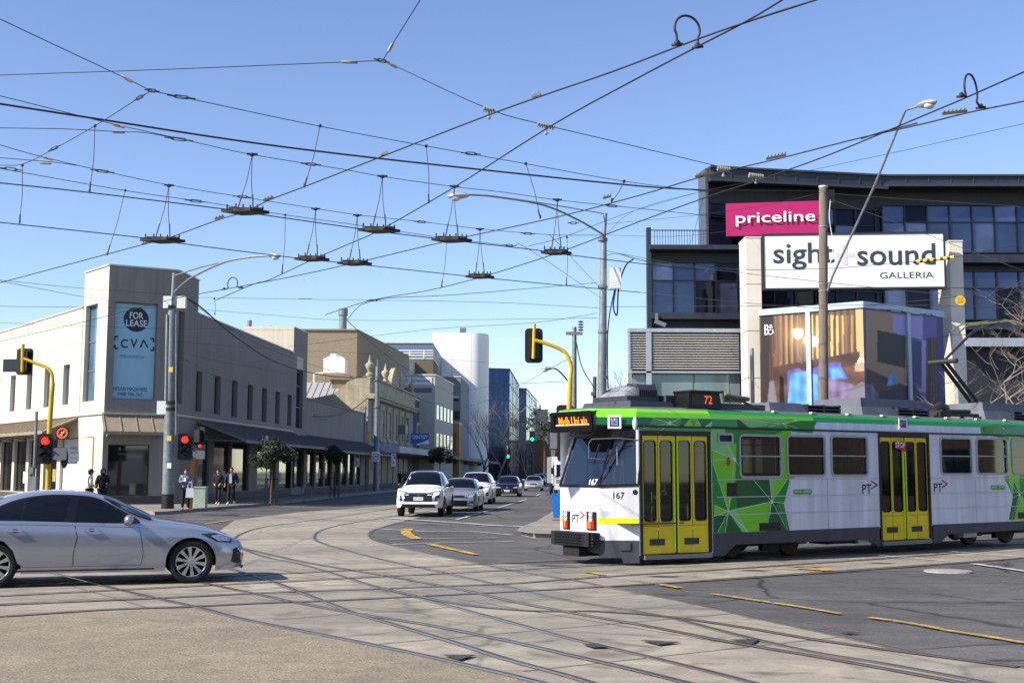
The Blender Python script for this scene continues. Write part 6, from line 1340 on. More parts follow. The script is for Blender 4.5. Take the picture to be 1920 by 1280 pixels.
Yc = 172.5; k = 0; cols = [(96, 78, 66), (70, 72, 80), (140, 128, 112), (88, 60, 54), (110, 108, 112), (150, 140, 128), (78, 82, 90)]
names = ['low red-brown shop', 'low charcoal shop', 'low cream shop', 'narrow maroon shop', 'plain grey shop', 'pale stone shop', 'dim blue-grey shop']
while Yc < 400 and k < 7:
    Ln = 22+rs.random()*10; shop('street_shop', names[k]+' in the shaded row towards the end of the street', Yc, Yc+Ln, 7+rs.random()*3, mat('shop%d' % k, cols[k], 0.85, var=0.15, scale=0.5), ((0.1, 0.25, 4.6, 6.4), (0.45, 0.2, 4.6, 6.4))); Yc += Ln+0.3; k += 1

# shop signs and window posters under the verandas of the far row
rs = random.Random(12)
lbs = ['white', 'red', 'dark green', 'cream', 'blue', 'orange', 'pale yellow', 'maroon', 'grey']; lcs = [(214, 214, 210), (170, 36, 34), (34, 74, 50), (206, 190, 156), (36, 74, 140), (206, 110, 40), (216, 206, 130), (96, 30, 38), (130, 132, 136)]
for k in range(9):
    Y = 146+k*9.5; x = streetX(Y)+1.2; g = MB(); g.box(x, x+1.5, Y, Y+0.12, 2.75, 3.2); g.tube([(x+0.2, Y+0.06, 3.2), (x+0.2, Y+0.06, 3.45)], 0.02, 5); g.tube([(x+1.3, Y+0.06, 3.2), (x+1.3, Y+0.06, 3.45)], 0.02, 5)
    tag(g.build('hanging_sign', mat('sign panel %d' % k, lcs[k], 0.5, var=0.15, scale=4)), lbs[k]+' sign board hanging under the shaded verandas along the left footpath', 'sign', 'sign boards under the verandas')
for k in range(6):
    Y = 118+k*13; x = streetX(Y)+4.3; g = MB(); g.prism([(x, Y, 0.13), (x+0.6, Y, 0.13), (x+0.6, Y+0.2, 1.1), (x, Y+0.2, 1.1)], (0, 0.05, 0)); g.prism([(x, Y+0.5, 0.13), (x+0.6, Y+0.5, 0.13), (x+0.6, Y+0.25, 1.1), (x, Y+0.25, 1.1)], (0, 0.05, 0))
    tag(g.build('sandwich_board', mat('board %d' % k, lcs[(k*2+1) % 9], 0.6, var=0.2, scale=5)), lbs[(k*2+1) % 9]+' sandwich board standing on the shaded left footpath', 'sandwich board', 'boards on the footpath')
# lawn and park trees on the right hand side of the street (added unseen, for the shop windows to reflect)
lw = MB(); paint(lw, lambda u, v: Vector((u, v, 0.15)), [(16, 66), (140, 66), (140, 260), (24, 260)]); tag(lw.build('park_lawn', groundmat('lawn', (70, 104, 40), (54, 84, 34), 0.4, 0.3, 30), origin=(0, 0, 0)), kind='structure')
# ================================================================= GALLERIA BUILDING (right)
GD = mat('black cladding', (48, 50, 56), 0.45, 0.2, var=0.12, scale=0.6, streak=0.15); GDF = mat('dark zinc fascia', (52, 57, 68), 0.45, 0.3, var=0.15, scale=1.2, streak=0.15)
GG = mat('galleria glass', (74, 82, 104), 0.05, 0.8, var=0.35, scale=0.3); GG2 = mat('galleria dark glass', (24, 27, 38), 0.04, 0.7, var=0.4, scale=0.2)
CRM = mat('cream column panel', (222, 214, 196), 0.6, var=0.04, streak=0.05)
ga = empty('shopping_galleria', (20, 52, 0), 'large dark glass and zinc shopping building behind the tram', 'building')
def XY(px, Y): return ((px-960)/FPX*Y, Y)
g0 = XY(1326, 50.0); g1 = XY(1661, 51.4); g2 = XY(2150, 51.2); P1_ = plane2(g0, g1); P2_ = plane2(g1, g2)
Zt1 = P1_.m(1500, 320)[1]; 
def zat(pl, px, py): return pl.m(px, py)[1]
HF = CH+(zat(P1_, 1330, 315)-CH)*0.985
bk_ = MB(); bk_.prism([Vector((g0[0], g0[1]+0.3, 0)), Vector((g1[0], g1[1]+0.3, 0)), Vector((g2[0], g2[1]+0.3, 0)), Vector((g2[0]+9, 75, 0)), Vector((g0[0]+5.0, 75, 0))], (0, 0, HF-0.05)); bk_.build('core', GD, ga)
fa = MB()
for pl in (P1_, P2_):
    zb_ = zat(pl, 1661 if pl is P2_ else 1500, 352 if pl is P2_ else 350); fa.pb(pl, -0.0 if pl is P1_ else -0.02, pl.L+0.02, zb_, HF, -0.3, 0.75, 0); fa.pb(pl, -0.0 if pl is P1_ else -0.02, pl.L+0.02, HF, HF+0.08, -0.3, 0.85, 1)
    k = 0.9
    while k < pl.L: fa.pb(pl, k-0.02, k+0.02, zb_, HF, 0.75, 0.79, 1); k += 0.94
    fa.pb(pl, 0, pl.L, zb_-0.12, zb_, 0.55, 0.8, 1)
fa.build('fascia', [GDF, mat('fascia seam', (62, 66, 74), 0.5, 0.3)], ga)
# glazing bands
def glazing(pl, u0, u1, bands, pitch, m, par, name='glazing', ph=0.0):
    rq = random.Random(int(u1*7))
    for a, b in bands:
        g = MB(); zs3 = [a, (a+b)/2+0.15*(b-a), b] if b-a > 1.6 else [a, b]; k = u0
        while k < u1-0.02:
            for q in range(len(zs3)-1):      # every pane tilts a hair differently in its frame
                p_ = [pl.P(x_, z_, 0.045+rq.uniform(-0.008, 0.008)) for x_, z_ in ((k, zs3[q]), (min(k+pitch, u1), zs3[q]), (min(k+pitch, u1), zs3[q+1]), (k, zs3[q+1]))]; g.add(p_, [(0, 1, 2), (0, 2, 3)], rq.choice((0, 0, 0, 0, 0, 0, 1, 2, 2)))
            k += pitch
        go = g.build(name, [m, GG2, mat('galleria blind glass', (92, 101, 124), 0.09, 0.7, var=0.3, scale=1.0)], par); g = MB(); k = u0+ph
        while k <= u1+0.01: g.pb(pl, k-0.03, k+0.03, a, b, 0.05, 0.12); k += pitch
        if b-a > 1.6: g.pb(pl, u0, u1, zs3[1]-0.02, zs3[1]+0.02, 0.05, 0.10)
        g.pb(pl, u0, u1, a-0.06, a, 0.0, 0.2); g.pb(pl, u0, u1, b, b+0.06, 0.0, 0.14)
        g.build('mullion', mat('black mullion', (14, 15, 18), 0.4), go)
b2 = [(zat(P2_, 1790, 474), zat(P2_, 1790, 387)), (zat(P2_, 1790, 599), zat(P2_, 1790, 510))]
pt2 = P2_.m(1706, 430)[0]-P2_.m(1664, 430)[0]
glazing(P2_, 0.05, P2_.L, b2, pt2, GG, ga); glazing(P1_, 0.2, P1_.L-0.05, [(zat(P1_, 1500, 474), zat(P1_, 1500, 390)), (zat(P1_, 1500, 599), zat(P1_, 1500, 545))], 0.92, GG2, ga)
g = MB()
for pl in (P1_, P2_): z = zat(pl, 1661, 480); g.pb(pl, 0, pl.L, z-0.35, z, -0.1, 0.45); z = zat(pl, 1661, 606); g.pb(pl, 0, pl.L, z-0.3, z, -0.1, 0.5)
g.build('floor_edge', GDF, ga)
g = MB(); z = zat(P2_, 1850, 636); g.pb(P2_, 3.0, P2_.L, z-0.35, z, 0.2, 0.55); g.build('pale_canopy_beam', mat('pale beam', (150, 160, 172), 0.5), ga)
g = MB(); g.pb(P1_, -0.12, -0.005, 0.0, HF+0.03, -0.4, 0.5); g.build('corner_fin', mat('zinc fin', (92, 98, 108), 0.4, 0.4), ga)
# left lower wing with roof deck
gl = empty('galleria_wing', (12, 48, 0), 'lower dark wing of the galleria with a railed roof deck and louvre screen below', 'building')
w0 = XY(1221, 49.0); w1 = XY(1400, 49.0); PW = plane2(w0, w1); zd = zat(PW, 1300, 463)
g = MB(); g.prism([Vector((w0[0], 49.3, 0)), Vector((w1[0], 49.3, 0)), Vector((w1[0]+2, 62, 0)), Vector((w0[0]+1.9, 62, 0))], (0, 0, zd-0.1)); g.build('core', GD, gl)
g = MB(); g.pb(PW, -0.05, PW.L, zd-0.18, zd, -0.6, 0.5); z2 = zat(PW, 1300, 588); g.pb(PW, 0.0, PW.L, z2-0.25, z2, -0.2, 0.3); g.pb(PW, -0.12, 0.05, 0, zat(PW, 1221, 427), -0.3, 0.1); g.build('floor_edge', GDF, gl)
glazing(PW, 0.08, PW.L, [(z2, zat(PW, 1300, 494))], 0.86, GG, gl)
g = MB(); zr1 = zat(PW, 1300, 434); u9 = PW.m(1322, 440)[0]; g.pb(PW, 0, u9, zr1-0.04, zr1, 0.3, 0.35)
k = 0.15
while k < u9: g.pb(PW, k, k+0.02, zd, zr1, 0.3, 0.33); k += 0.11
g.build('railing', mat('deck railing', (74, 80, 96), 0.4, 0.3), gl)
g = MB(); g.prism([Vector((XY(1318, 50.5)[0], 50.2, zd)), Vector((XY(1326, 50.5)[0], 50.2, zd)), Vector((XY(1326, 50.5)[0], 50.5, zd)), Vector((XY(1318, 50.5)[0], 50.5, zd))], (0, 0, 1.4)); g.build('deck_box', CAPM, gl)
# louvre screen box
PLV = plane2(XY(1181, 46.5), XY(1390, 46.5)); zl1 = zat(PLV, 1290, 616); zl0 = zat(PLV, 1290, 696)
g = MB(); g.pb(PLV, 0.12, PLV.L, 0, zl1-0.02, -1.9, -0.15); lvb = g.build('ground_floor', mat('grey green panel', (112, 120, 120), 0.6, var=0.1), gl)
g = MB(); n = 14
for k in range(n):
    z = zl0+0.08+(zl1-zl0-0.25)*k/n; g.prism([PLV.P(0.05, z, 0.02), PLV.P(0.05, z+0.085, -0.08), PLV.P(0.05, z+0.095, -0.06), PLV.P(0.05, z+0.01, 0.05)], PLV.U*(PLV.L-0.1))
g.build('louvre', mat('louvre aluminium', (176, 172, 168), 0.5, 0.2, var=0.06), gl)
g = MB(); g.pb(PLV, -0.03, PLV.L, zl1-0.14, zl1, -0.5, 0.08); um_ = PLV.m(1216, 650)[0]; g.pb(PLV, um_-0.1, um_+0.1, 0, zl1-0.15, -0.1, 0.08); g.pb(PLV, -0.03, 0.03, zl0-0.1, zl1-.15, -0.2, 0.07); g.pb(PLV, 0, PLV.L, zl0-0.07, zl0, -0.1, 0.08); g.build('louvre_frame', mat('pale frame', (160, 168, 176), 0.5, 0.2), gl)
g = MB(); 
for a, b in ((1188, 1210), (1223, 1300), (1304, 1368)): h = PLV.rect(a, 702, b, 775); g.add([PLV.P(*q, -0.13) for q in rectp((h[0], h[1], 0.4, h[3]))], [(0, 1, 2, 3)])
g.build('window', mat('green grey glass', (120, 138, 138), 0.15, 0.3, var=0.2, scale=0.6), gl)
cmr = MB(); p = PY(1232, 604, 48.6); cmr.box(p.x-0.06, p.x+0.02, 48.4, 48.9, p.z, p.z+0.35); cmr.obox(p, Vector((0.9, 0, -0.35)).normalized(), Vector((0, 1, 0)), Vector((0.35, 0, 0.9)).normalized(), -0.1, 0.35, -0.25, 0.0, -0.1, 0.06); tag(cmr.build('security_camera', M_grey), 'security camera above the corner of the louvre screen', 'camera')
# columns
PC = plane2(XY(1380, 44.5), XY(1820, 44.5))
def column(x0, xf, x1, yt, nm, lb):
    r_ = empty(nm, (*XY(x0, 44.5), 0), lb, 'column', 'cream columns carrying the white sign'); h = PC.rect(xf, yt, x1, yt+100); zt_ = h[3]
    g = MB(); dd = 1.3; g.pb(PC, h[0], h[1], 0, zt_, -dd, 0.0); g.build('column_shaft', CRM, r_)
    g = MB(); z = zt_-1.72
    while z > 0: g.pb(PC, h[0]-0.004, h[1]+0.004, z-0.012, z+0.012, -dd-0.003, 0.003); z -= 1.72
    g.build('panel_joint', mat('panel joint', (110, 104, 96), 0.8), r_); g = MB(); g.pb(PC, h[0]-0.02, h[1]+0.02, zt_, zt_+0.05, -dd-0.02, 0.02); g.build('cap', CRM, r_)
    return r_
column(1391, 1399, 1427, 446, 'sign_column', 'cream panelled column at the left end of the white sign')
column(1771, 1781, 1806, 453, 'sign_column', 'cream panelled column at the right end of the white sign')
# signs
sg_ = empty('galleria_sign', PC.P(PC.m(1600, 500)[0], PC.m(1600, 541)[1], 0.2), 'wide white sign reading sight + sound galleria between two cream columns', 'sign')
A_ = PY(1431, 540, 44.7); B_ = PY(1766, 543, 44.1); PS = Pl(Vector((A_.x, A_.y, 0)), Vector((B_.x-A_.x, B_.y-A_.y, 0))); sr = PS.rect(1431, 443, 1765, 541.5)
g = MB(); g.pb(PS, *sr, 0.0, 0.35); g.build('sign_face', mat('white sign skin', (224, 224, 220), 0.45, var=0.03, scale=0.8), sg_)
g = MB(); ring_prism(g, PS, rectp((sr[0]-0.07, sr[1]+0.07, sr[2]-0.07, sr[3]+0.07)), rectp(sr), 0.0, 0.38); g.build('sign_frame', mat('sign frame', (42, 42, 46), 0.4), sg_)
def ztx(mb, s, pl, x0, y0, x1, y1, m, b=0.0, d=0.006):
    def z7(x, y): return (1160+x/2.526, 300+y/2.526)
    a = pl.m(*z7(x0, y1)); c = pl.m(*z7(x1, y0)); mb.text(s, pl, a[0], a[1], c[0]-a[0], c[1]-a[1], d, b, m)
g = MB(); ztx(g, 'sight', PS, 728, 398, 1012, 528, 0, 0.012, 0.36); ztx(g, 'sound', PS, 1122, 402, 1487, 508, 0, 0.012, 0.36); ztx(g, 'GALLERIA', PS, 1228, 536, 1480, 568, 0, 0.0, 0.36)
def z7(x, y): return (1160+x/2.526, 300+y/2.526)
a = PS.m(*z7(1020, 470)); b = PS.m(*z7(1110, 448)); g.add([PS.P(*q, 0.357) for q in rectp((a[0], b[0], a[1], b[1]))], [(0, 1, 2, 3)], 1); a = PS.m(*z7(1052, 505)); b = PS.m(*z7(1075, 412)); g.add([PS.P(*q, 0.358) for q in rectp((a[0], b[0], a[1], b[1]))], [(0, 1, 2, 3)], 1); g.build('lettering', [mat('slate lettering', (52, 62, 72), 0.5), mat('pale pink cross', (205, 192, 198), 0.5)], sg_)
A_ = PY(1361, 440, 48.9); B_ = PY(1560, 441, 48.2); PP = Pl(Vector((A_.x, A_.y, 0)), Vector((B_.x-A_.x, B_.y-A_.y, 0))); pr_ = PP.rect(1361, 379, 1538, 440.5)
ps_ = empty('pink_shop_sign', PP.P(pr_[0], pr_[2], 0), 'magenta pharmacy sign with white rounded lettering on the dark building', 'sign')
g = MB(); g.pb(PP, *pr_, -0.25, 0.0); g.build('sign_box', mat('magenta sign', (168, 20, 92), 0.4, var=0.03), ps_); g = MB(); ztx(g, 'priceline', PP, 555, 240, 930, 318, 0, 0.008, 0.10)
g.build('lettering', mat('sign white letters', (240, 232, 236), 0.4, var=0.0), ps_)
g = MB(); ztx(g, 'priceline', PP, 551, 244, 926, 322, 0, 0.004, 0.012); g.build('lettering_shadow', mat('magenta letter shadow', (130, 10, 66), 0.5), ps_)  # dark offset copy of the letters, their cast shadow drawn on the sign
# corner display box with the interior photograph
bx_ = empty('poster_window_box', PY(1623, 750, 41.6), 'angled glass corner window printed with a large living room photograph', 'shop window')
q0 = XY(1427, 43.9); q1 = XY(1623, 41.6); q2 = XY(1774, 44.2); PA_ = plane2(q0, q1); PB_ = plane2(q1, q2)
ztA = zat(PA_, 1500, 586)
cols_ = dict(dark=(34, 20, 22), curt=(150, 112, 74), curl=(206, 168, 104), curd=(98, 72, 54), wood=(74, 46, 36), floor=(96, 62, 48), lampc=(255, 236, 176), sofa=(80, 110, 200), sofl=(84, 150, 215), sofv=(96, 84, 160), mauve=(120, 104, 140), wall_=(196, 158, 104), tan=(150, 120, 90), black=(8, 8, 14), blue=(34, 40, 100), violet=(84, 74, 140), lav=(150, 138, 190), book=(170, 140, 110), navy=(20, 22, 60), pole=(96, 56, 42), grey=(110, 104, 112))
PM = {}; PML = []
for k_, c_ in cols_.items(): PM[k_] = len(PML); PML.append(mat('print '+k_, c_, 0.6, var=0.10, scale=2, spec=0.2))
def z7l(pl, pts): return [pl.m(*z7(*p)) for p in pts]
polyA = []
def A7(k, *p): polyA.append((z7l(PA_, p), PM[k]))
A7('curd', (735, 730), (895, 720), (895, 1160), (735, 1160))
for x in range(740, 1110, 24):
    A7('curt' if x < 900 or x > 1060 else 'curl', (x, 735), (x+13, 735), (x+13, 975-(x-740)*0.18), (x+2, 975-(x-740)*0.18))
A7('wall_', (1120, 700), (1175, 700), (1175, 960), (1130, 940)); A7('wood', (735, 980), (1140, 905), (1140, 960), (735, 1080)); A7('floor', (735, 1080), (1140, 960), (1175, 960), (1175, 1160), (735, 1160))
A7('dark', (672, 730), (735, 730), (735, 1160), (672, 1160)); A7('pole', (715, 830), (732, 830), (732, 1045), (715, 1045)); A7('grey', (715, 1045), (735, 1045), (752, 1160), (703, 1160))
A7('lampc', (822, 802), (848, 797), (874, 803), (874, 828), (860, 846), (838, 846), (822, 826)); A7('lampc', (873, 842), (905, 833), (947, 840), (947, 862), (930, 884), (895, 884), (873, 862))
A7('grey', (846, 850), (851, 850), (853, 915), (870, 965), (866, 968), (848, 915))
A7('sofv', (800, 1000), (850, 985), (880, 1000), (950, 975), (1030, 952), (1052, 960), (1052, 1010), (950, 1030), (890, 1040), (800, 1160)); A7('sofl', (815, 1010), (890, 1000), (945, 1020), (945, 1160), (800, 1160)); A7('sofa', (985, 985), (1050, 975), (1085, 1035), (1000, 1040)); A7('sofl', (1000, 990), (1040, 985), (1070, 1030), (1010, 1035))
A7('mauve', (945, 1040), (990, 1030), (1100, 1060), (1175, 1100), (1175, 1160), (945, 1160)); A7('grey', (1090, 1090), (1150, 1050), (1175, 1055), (1175, 1160), (1090, 1160)); A7('book', (1120, 960), (1175, 962), (1175, 1000), (1118, 1000)); A7('lampc', (1135, 940), (1160, 940), (1165, 960), (1130, 960))
rasterA = list(polyA)
polyB = []
def B7(k, *p): polyB.append((z7l(PB_, p), PM[k]))
B7('tan', (1172, 710), (1365, 735), (1365, 1090), (1172, 1000)); B7('wood', (1172, 985), (1365, 1070), (1365, 1170), (1172, 1170)); B7('black', (1225, 805), (1358, 832), (1358, 985), (1225, 955)); B7('violet', (1365, 735), (1560, 745), (1560, 1170), (1365, 1170)); B7('lav', (1300, 735), (1440, 740), (1440, 850), (1358, 832), (1300, 815))
B7('blue', (1390, 850), (1435, 862), (1435, 1070), (1390, 1050)); B7('lav', (1435, 850), (1455, 855), (1455, 1105), (1360, 1075), (1360, 1060), (1435, 1085)); B7('pole', (1457, 840), (1507, 840), (1507, 1160), (1457, 1160)); B7('dark', (1464, 850), (1478, 850), (1478, 1160), (1464, 1160)); B7('blue', (1507, 745), (1560, 750), (1560, 1170), (1507, 1170)); B7('navy', (1230, 1100), (1400, 1060), (1430, 1110), (1425, 1170), (1230, 1170)); B7('sofl', (1280, 1020), (1310, 1010), (1325, 1060), (1270, 1070)); B7('mauve', (1172, 1060), (1200, 1060), (1230, 1110), (1230, 1170), (1172, 1170))
names_ = list(cols_)
mpr = bpy.data.materials.new('printed photograph'); mpr.use_nodes = True; nn = mpr.node_tree; at_ = nn.nodes.new('ShaderNodeAttribute'); at_.attribute_name = 'Col'; bs = nn.nodes['Principled BSDF']; nn.links.new(at_.outputs['Color'], bs.inputs['Base Color']); bs.inputs['Roughness'].default_value = 0.35
def raster(pl, polys, base, step, kind):
    nu = int(pl.L/step); nv = int((ztA-0.2-2.2)/step); z0_ = ztA-nv*step; C_ = []
    inv = {}
    for j in range(nv+1):
        row = []
        for i in range(nu+1):
            u, v = pl.L*i/nu, z0_+j*step; k = base
            for q, idx in polys:
                if inpoly(u, v, q): k = idx
            nm = names_[k]; c = list(lin(cols_[nm])); f = 1.0; t = (v-z0_)/(ztA-z0_)
            if nm in ('curt', 'curl', 'curd'): f = 0.72+0.40*sin(u*26+0.6*sin(v*1.3))+0.18*sin(u*61); f = max(0.3, f)*(0.75+0.45*t)
            elif nm in ('sofl', 'sofa', 'sofv', 'mauve'): f = 0.85+0.25*sin(u*7+v*3)*sin(v*8-u*2)+0.15*sin(u*19)
            elif nm in ('floor', 'wood'): f = 0.8+0.25*sin(u*3.1+v*9)
            elif nm in ('violet', 'blue', 'lav'): f = 0.65+0.55*t+0.1*sin(u*2)
            elif nm == 'tan': f = 0.75+0.5*t
            elif nm in ('pole',): f = 0.7+0.5*sin(u*40)
            c = [x*f for x in c]
            if kind == 'A':      # glow of the printed lamps
                for lx, ly in ((848, 825), (910, 860)):
                    lu, lv = pl.m(*z7(lx, ly)); d2 = (u-lu)**2+(v-lv)**2; g_ = 0.16*math.exp(-d2/0.25); c = [c[0]+g_, c[1]+g_*0.72, c[2]+g_*0.35]
            row.append([min(0.95, max(0.004, x)) for x in c])
        C_.append(row)
    for _ in range(1):
        D_ = [[[sum(C_[min(nv, max(0, j+dj))][min(nu, max(0, i+di))][q] for dj in (-1, 0, 1) for di in (-1, 0, 1))/9 for q in range(3)] for i in range(nu+1)] for j in range(nv+1)]
        C_ = [[[0.7*C_[j][i][q]+0.3*D_[j][i][q] for q in range(3)] for i in range(nu+1)] for j in range(nv+1)]
    g = MB(); g.v = [pl.P(pl.L*i/nu, z0_+j*step, 0.0) for j in range(nv+1) for i in range(nu+1)]; W_ = nu+1
    g.f = [(j*W_+i, j*W_+i+1, (j+1)*W_+i+1, (j+1)*W_+i) for j in range(nv) for i in range(nu)]; g.mi = [0]*len(g.f); o = g.build('poster', mpr, bx_)
    ca_ = o.data.color_attributes.new('Col', 'FLOAT_COLOR', 'POINT'); ca_.data.foreach_set('color', [x for j in range(nv+1) for i in range(nu+1) for x in (*C_[j][i], 1.0)])
    g = MB(); g.pb(pl, 0.02, pl.L-0.02, 0.2, z0_, -0.1, -0.01); g.build('lower_panel', GD, bx_)
raster(PA_, rasterA, PM['curd'], 0.027, 'A'); raster(PB_, polyB, PM['violet'], 0.027, 'B')
g = MB(); g.pb(PA_, -0.02, PA_.L+0.05, ztA, ztA+0.22, -0.3, 0.06); g.pb(PB_, -0.05, PB_.L+0.02, ztA, ztA+0.22, -0.3, 0.06)
for pl, px in ((PA_, 1517), (PB_, 1703)): u = pl.m(px, 650)[0]; g.pb(pl, u-0.085, u+0.085, 0.2, ztA, 0.0, 0.07)
g.build('frame', mat('silver frame', (168, 178, 190), 0.4, 0.3), bx_)
g = MB(); ztx(g, 'B', PA_, 692, 778, 712, 828, 0, 0, 0.01); ztx(g, 'O', PA_, 706, 800, 734, 828, 0, 0, 0.012); ztx(g, '&', PA_, 714, 778, 730, 796, 0, 0, 0.012); g.build('lettering', M_wletter, bx_)
g = MB(); p = XY(1412, 42.8); g.tube([(p[0], p[1], 0), (p[0], p[1], CH+(884-651)/FPX*42.8)], 0.07, 10); tag(g.build('steel_post', M_steel, smooth=True), 'plain steel post standing in front of the left cream column', 'post')
# ================================================================= POLES, LAMPS, SIGNALS
def lamp_head(par, p, d, L_=0.6, nm='lamp_head'):
    d = Vector(d).normalized(); s_ = Vector((0, 0, 1)).cross(d).normalized(); up = d.cross(s_); g = MB(); pr = [(0.0, 0.05, 0.04), (0.12, 0.09, 0.07), (0.35, 0.15, 0.10), (0.6, 0.16, 0.10), (0.85, 0.12, 0.08), (1.0, 0.02, 0.02)]; n = 10; vs = []
    for t, w_, h in pr:
        for j in range(n): a = 2*pi*j/n; vs.append(p+d*t*L_+s_*cos(a)*w_+up*(sin(a)*h))
    g.add(vs, [(i*n+j, i*n+(j+1) % n, (i+1)*n+(j+1) % n, (i+1)*n+j) for i in range(5) for j in range(n)]); o = g.build(nm, mat('lamp casing', (178, 180, 180), 0.4, 0.4), par, smooth=True)
    g = MB(); g.ball(p+d*0.62*L_-up*0.07, (0.15, 0.13, 0.10), 12, 8); g.build('lamp_glass', mat('lamp bowl', (200, 208, 212), 0.1, spec=0.8), o, smooth=True); return o
def curve3(pts, k=6):
    P = [Vector(p) for p in pts]; P = [P[0]*2-P[1]]+P+[P[-1]*2-P[-2]]; o = []
    for i in range(1, len(P)-2):
        for j in range(k):
            t = j/k; a, b, c, d = P[i-1:i+3]; o.append(0.5*((2*b)+(c-a)*t+(2*a-5*b+4*c-d)*t*t+(3*b-a-3*c+d)*t**3))
    return o+[P[-2]]
# left galvanised pole with lamp
b = G(314, 959); Yp = b.y
lp_ = empty('street_pole', b+Vector((0, 0, 0.13)), 'tall galvanised pole with antenna boxes and a long curved lamp arm at the left corner', 'pole')
g = MB(); g.tube([b, PY(320, 700, Yp), PY(324, 556, Yp)], [0.25, 0.22, 0.18], 16); g.build('pole_shaft', M_steel, lp_, smooth=True)
g = MB(); g.tube([b+Vector((0, 0, 0.12)), b+Vector((0.01, 0, 0.75))], [0.27, 0.265], 16); g.build('base_sleeve', M_black, lp_, smooth=True)
g = MB(); g.tube([PY(324, 560, Yp), PY(327, 512, Yp)], 0.09, 10); g.tube(curve3([PY(326, 548, Yp), PY(360, 520, Yp-1.5), PY(420, 492, Yp-3), PY(470, 482, Yp-4), PY(505, 479, Yp-4.5)]), 0.045, 8); g.tube(curve3([PY(327, 517, Yp), PY(380, 500, Yp-2), PY(440, 487, Yp-3.4), PY(470, 482, Yp-4)]), 0.035, 6); g.build('lamp_arm', M_steel, lp_, smooth=True)
lamp_head(lp_, PY(503, 479, Yp-4.5), PY(530, 480, Yp-5)-PY(503, 479, Yp-4.5), 0.7)
for x in (315, 341): g = MB(); p = PY(x, 566, Yp-0.1); g.box(p.x-0.18, p.x+0.18, p.y-0.12, p.y+0.12, p.z-0.28, p.z+0.24); g.build('antenna_box', mat('antenna white', (214, 214, 212), 0.5), lp_)
for y in (573, 752, 764): g = MB(); g.tube([PY(321, y, Yp), PY(321, y+6, Yp)], 0.27 if y > 700 else 0.24, 14); g.build('band', M_black, lp_)
g = MB(); p = PY(304, 764, Yp-0.1); g.box(p.x-0.2, p.x+0.2, p.y-0.1, p.y+0.1, p.z-0.28, p.z+0.28); g.build('control_box', mat('pale box', (206, 214, 210), 0.5), lp_)
g = MB(); g.tube([PY(314, 590, Yp-0.15), PY(311, 750, Yp-0.2)], 0.07, 8); g.tube([PY(330, 590, Yp-0.2), PY(330, 815, Yp-0.25)], 0.03, 6); g.build('conduit', M_steel, lp_)
for y, m_ in ((693, mat('yellow label', (220, 190, 60), 0.6)), (822, mat('yellow label', (220, 190, 60), 0.6)), (873, M_white)): g = MB(); p = PY(320 if y < 800 else 317, y, Yp-0.27); g.box(p.x-0.09, p.x+0.09, p.y, p.y+0.02, p.z-0.1, p.z+0.12); g.build('pole_label', m_, lp_)
# centre pole behind the tram with lamp
Yc_ = 40.0
cp0 = empty('street_pole', (*XY(1124, Yc_), 0.13), 'grey steel pole rising behind the tram front with a lamp arm reaching left', 'pole')
g = MB(); g.tube([PY(1126, 986, Yc_), PY(1129, 700, Yc_), PY(1132, 445, Yc_)], [0.165, 0.15, 0.10], 16); g.build('pole_shaft', M_steel, cp0, smooth=True)
g = MB(); g.tube([PY(1132, 446, Yc_), PY(1135, 400, Yc_)], 0.07, 10); g.tube(curve3([PY(1133, 441, Yc_), PY(1085, 413, Yc_-0.8), PY(1020, 385, Yc_-1.8), PY(930, 369, Yc_-2.7), PY(880, 365, Yc_-3)]), 0.032, 8); g.tube(curve3([PY(1134, 401, Yc_), PY(1060, 388, Yc_-1), PY(960, 372, Yc_-2.4)]), 0.018, 6); g.build('lamp_arm', M_steel, cp0, smooth=True)
lamp_head(cp0, PY(880, 366, Yc_-3), PY(842, 368, Yc_-3)-PY(880, 366, Yc_-3), 0.68)
g = MB(); p = PY(1154, 521, Yc_-0.2); g.box(p.x-0.18, p.x+0.18, p.y-0.1, p.y+0.1, p.z-0.35, p.z+0.33); g.build('antenna_box', mat('antenna white', (214, 214, 212), 0.5), cp0)
g = MB(); g.tube(curve3([PY(1154, 542, Yc_), PY(1150, 575, Yc_), PY(1157, 590, Yc_), PY(1160, 540, Yc_), PY(1172, 500, Yc_), PY(1188, 485, Yc_)]), 0.025, 6); g.tube(curve3([PY(1152, 545, Yc_), PY(1143, 590, Yc_), PY(1139, 640, Yc_), PY(1140, 730, Yc_)]), 0.02, 6); g.build('cable_loop', M_wire, cp0)
for y in (447, 535, 620, 705): g = MB(); g.tube([PY(1130, y, Yc_), PY(1130, y+5, Yc_)], 0.165, 12); g.build('band', M_grey, cp0)
# wooden pole
Yw_ = 37.5
wp = empty('wooden_pole', (*XY(1544, Yw_), 0.13), 'weathered timber power pole in front of the white sign, carrying a long lamp arm', 'pole')
g = MB(); g.tube([PY(1545, 1000, Yw_), PY(1544, 700, Yw_), PY(1543.5, 352, Yw_)], [0.16, 0.145, 0.13], 14); g.build('pole_shaft', mat('weathered timber', (118, 108, 96), 0.9, var=0.3, scale=8, stretch=(6, 6, 0.3), streak=0.3), wp, smooth=True)
g = MB(); g.tube([PY(1543.5, 352, Yw_), PY(1543.5, 349, Yw_)], 0.14, 14); g.build('pole_cap', CAPM, wp)
g = MB(); pts = [PY(1552, 545, Yw_-0.15), PY(1560, 520, Yw_-0.3), PY(1640, 348, Yw_-2.5), PY(1690, 225, Yw_-4.0), PY(1698, 207, Yw_-4.2), PY(1722, 199, Yw_-4.5)]; g.tube(pts, 0.036, 8); g.build('lamp_arm', M_steel, wp, smooth=True)
